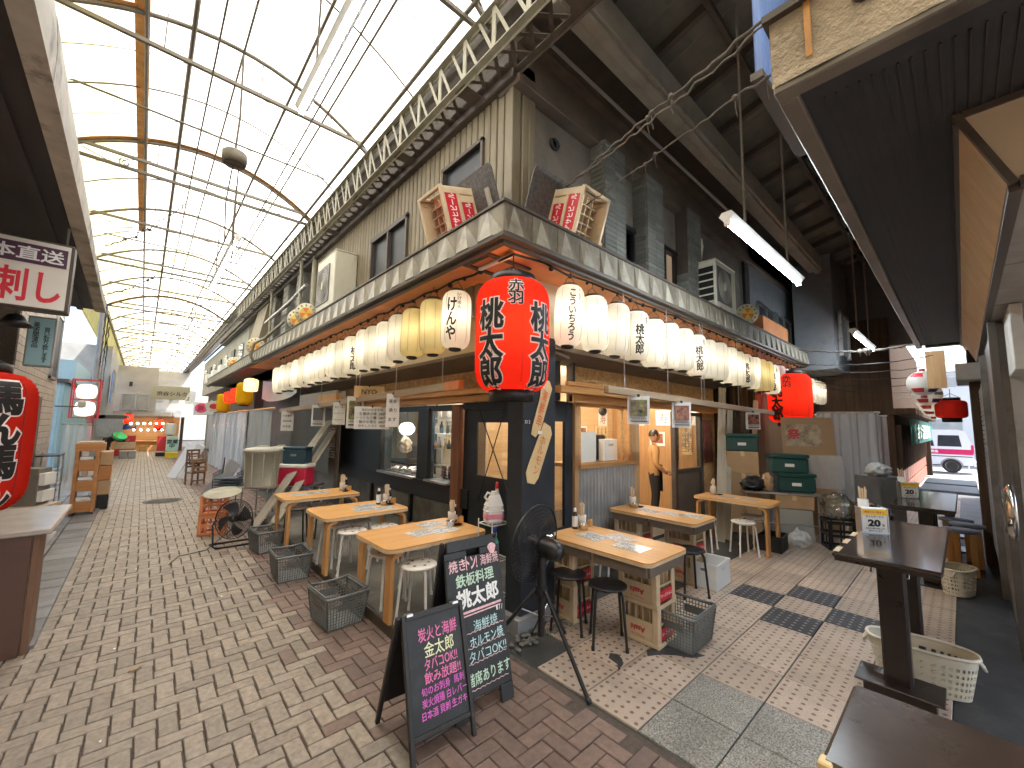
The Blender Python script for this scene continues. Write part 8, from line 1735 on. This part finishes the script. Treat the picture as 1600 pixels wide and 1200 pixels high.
t = thing("road_mirror", "grey hooded lamp on a bracket arm beside the blue building", "lamp", (-1.1, 13.0, 2.0)); obj("arm", MB().tube([(-.3, 0, 0), (0, 0, 0), (.05, 0, .03)], .015, 6), M_trimdk, t); obj("head", MB().box(.03, .15, -.08, .08, -.02, .14, .03), M_acbeige, t)
for i, x in enumerate((-.5, -.22)): t = thing("storage_tub", ["pale grey lidded tub at the far left of the street, left one", "pale grey lidded tub at the far left of the street, right one"][i], "tub", (x, 25.2, 0), 0, "grey tubs at the end of the street"); obj("body", MB().box(-.13, .13, -.15, .15, 0, .3, .02), M_galv, t); obj("lid", MB().box(-.14, .14, -.16, .16, .302, .35, .01), M_acbeige, t)
t = thing("drinks_rack", "rack of crates and menus before the far bar", "rack", (-.5, 27, 0)); 
for k in range(3): obj("crate", MB().box(-.35, .35, -.15, .15, .02 + k * .32, .32 + k * .32, .01), M_cratepl if k % 2 else M_redink, t)
t = thing("blue_fish_banner", "blue fish-shaped banner hanging before the far bar", "banner", (-.75, 29, 1.35)); obj("cloth", MB().prism([(-.35, 0, .12), (.2, 0, .1), (.45, 0, -.02), (.55, 0, .08), (.55, 0, -.14), (.4, 0, -.08), (.1, 0, -.16), (-.35, 0, -.14)], (0, .03, 0)), pm("blue_cloth", (.06, .16, .5), .6), t)
t = thing("red_banner_sign", "red and white standing sign at the right of the far bar", "sign", (.85, 26, 0)); obj("board", MB().box(-.22, .22, -.03, .03, .25, .95, .01), M_redink, t); obj("white_side", MB().box(.1, .22, -.034, -.03, .27, .93), M_paperw, t); obj("base", MB().box(-.25, .25, -.2, .2, 0, .2, .02), M_black, t)
t = thing("standing_sign", "pale green standing sign with yellow base at the right of the street end", "sign", (1.12, 24.5, 0)); obj("board", MB().box(-.2, .2, -.05, .05, .28, .98, .01), pm("mint_board", (.42, .66, .58), .5), t); obj("base", MB().box(-.22, .22, -.15, .15, 0, .26, .01), pm("yellow_base", (.75, .55, .03), .5), t); letters("営業\n中", M_blackink, t, frame((0, -.055, .65), (1, 0, 0), (0, 0, 1)), h=.4, bold=.02)
# ---------------------------------------------------------------- van on the bright road
vn = thing("parked_van", "small white van with a red stripe parked on the bright road at the alley's end", "van", (26, 0, 0))
M_vanw = pm("van_white", (.78, .8, .82), .25, var=.02, bump=0); M_vanred = pm("van_red", (.65, .02, .12), .3, var=.03, bump=0)
prof = [(-.22, .32), (-.24, .7), (-.2, 1.25), (-.05, 1.78), (.2, 1.84), (2.3, 1.84), (2.75, 1.25), (3.15, 1.05), (3.2, .35)]
obj("body", MB().prism([(0, y, z) for y, z in prof], (1.4, 0, 0)), M_vanw, vn)
obj("stripe", MB().box(-.008, .0, -.232, 3.15, .78, 1.0), M_vanred, vn); obj("trim_line", MB().box(-.01, 0, -.2, 1.0, .68, .71), M_black, vn)
for a, b in ((.08, .8), (.9, 1.6), (1.7, 2.2)): w = obj("window", MB().prism([(-.006, a, 1.12), (-.006, b, 1.12), (-.006, b - .04, 1.6), (-.006, a + .06, 1.6)], (.01, 0, 0)), M_dark, vn)
for y in (.42, 2.5):
    w = obj("wheel", MB().cyl((-.03, y, .29), (.15, y, .29), .29, 22), M_black, vn); obj("rim", MB().lathe([(.001, -.02), (.1, -.03), (.17, -.01), (.19, .0)], 16), M_chrome, w, M=Matrix.Translation((-.032, y, .29)) @ Matrix.Rotation(-math.pi / 2, 4, 'Y')); obj("arch", MB().lathe([(.3, 0), (.34, 0)], 16, a0=0, a1=math.pi), M_galv, vn, M=Matrix.Translation((-.012, y, .29)) @ Matrix.Rotation(math.pi / 2, 4, 'Y') @ Matrix.Rotation(-math.pi / 2, 4, 'Z') @ Matrix.Rotation(math.pi, 4, 'Z'))
obj("tail_light", MB().box(-.02, .1, -.26, -.18, .85, 1.2, .01), M_vanred, vn); obj("bumper", MB().box(-.02, 1.42, -.3, -.2, .3, .5, .02), M_vanw, vn); letters("救急", M_paperw, vn, frame((-.01, .9, .9), (0, -1, 0), (0, 0, 1)), h=.12, bold=.03)
fe = thing("roadside_fence", "white railing along the far side of the bright road", "fence", (28.5, -1.5, 0))
for k in range(16): obj("rail_post", MB().box(-.02, .02, -3 + k * .4, -2.96 + k * .4, 0, 1.0), M_white, fe)
for z in (.45, .95): obj("rail", MB().box(-.015, .015, -3, 3.2, z, z + .04), M_white, fe)
# litter on the paving
q = random.Random(31)
for k in range(7):
    x, y = q.uniform(-.3, 1.6), 2.4 + k * .8 + q.uniform(0, .6); t = obj("litter_scrap", MB().prism([(0, 0, 0), (.02 * q.uniform(.5, 1.3), .004, 0), (.016, .014, .002), (.002, .012, .004)], (0, 0, .003)), M_paperw, loc=(x, y, .002), rot=(0, 0, q.uniform(0, 6))); tag(t, "tiny white scrap of litter on the bricks, %s from the camera" % ordA[k], "litter", "litter scraps on the bricks")
t = thing("dry_leaf", "curled brown dry leaf on the bricks near the counter", "leaf", (.1, 4.0, .004), .5); obj("blade", MB().sheet(lambda u, v: (-.04 + .08 * u, (v - .5) * .04 * math.sin(u * 3.1), .015 * abs(v - .5) + .008 * math.sin(u * 4)), 8, 4), M_card, t)
# crossed dark cords in front of the street-side door
for k, (p0, p1) in enumerate((((3.3, 4.35, 2.05), (3.3, 3.55, .7)), ((3.32, 3.75, 2.05), (3.32, 4.3, .75)))):
    m = MB(); m.cyl(p0, p1, .008, 6); tag(obj("slanting_cord", m, M_black), ["dark cord slanting down to the right across the door glass", "dark cord slanting down to the left across the door glass"][k], "rod")
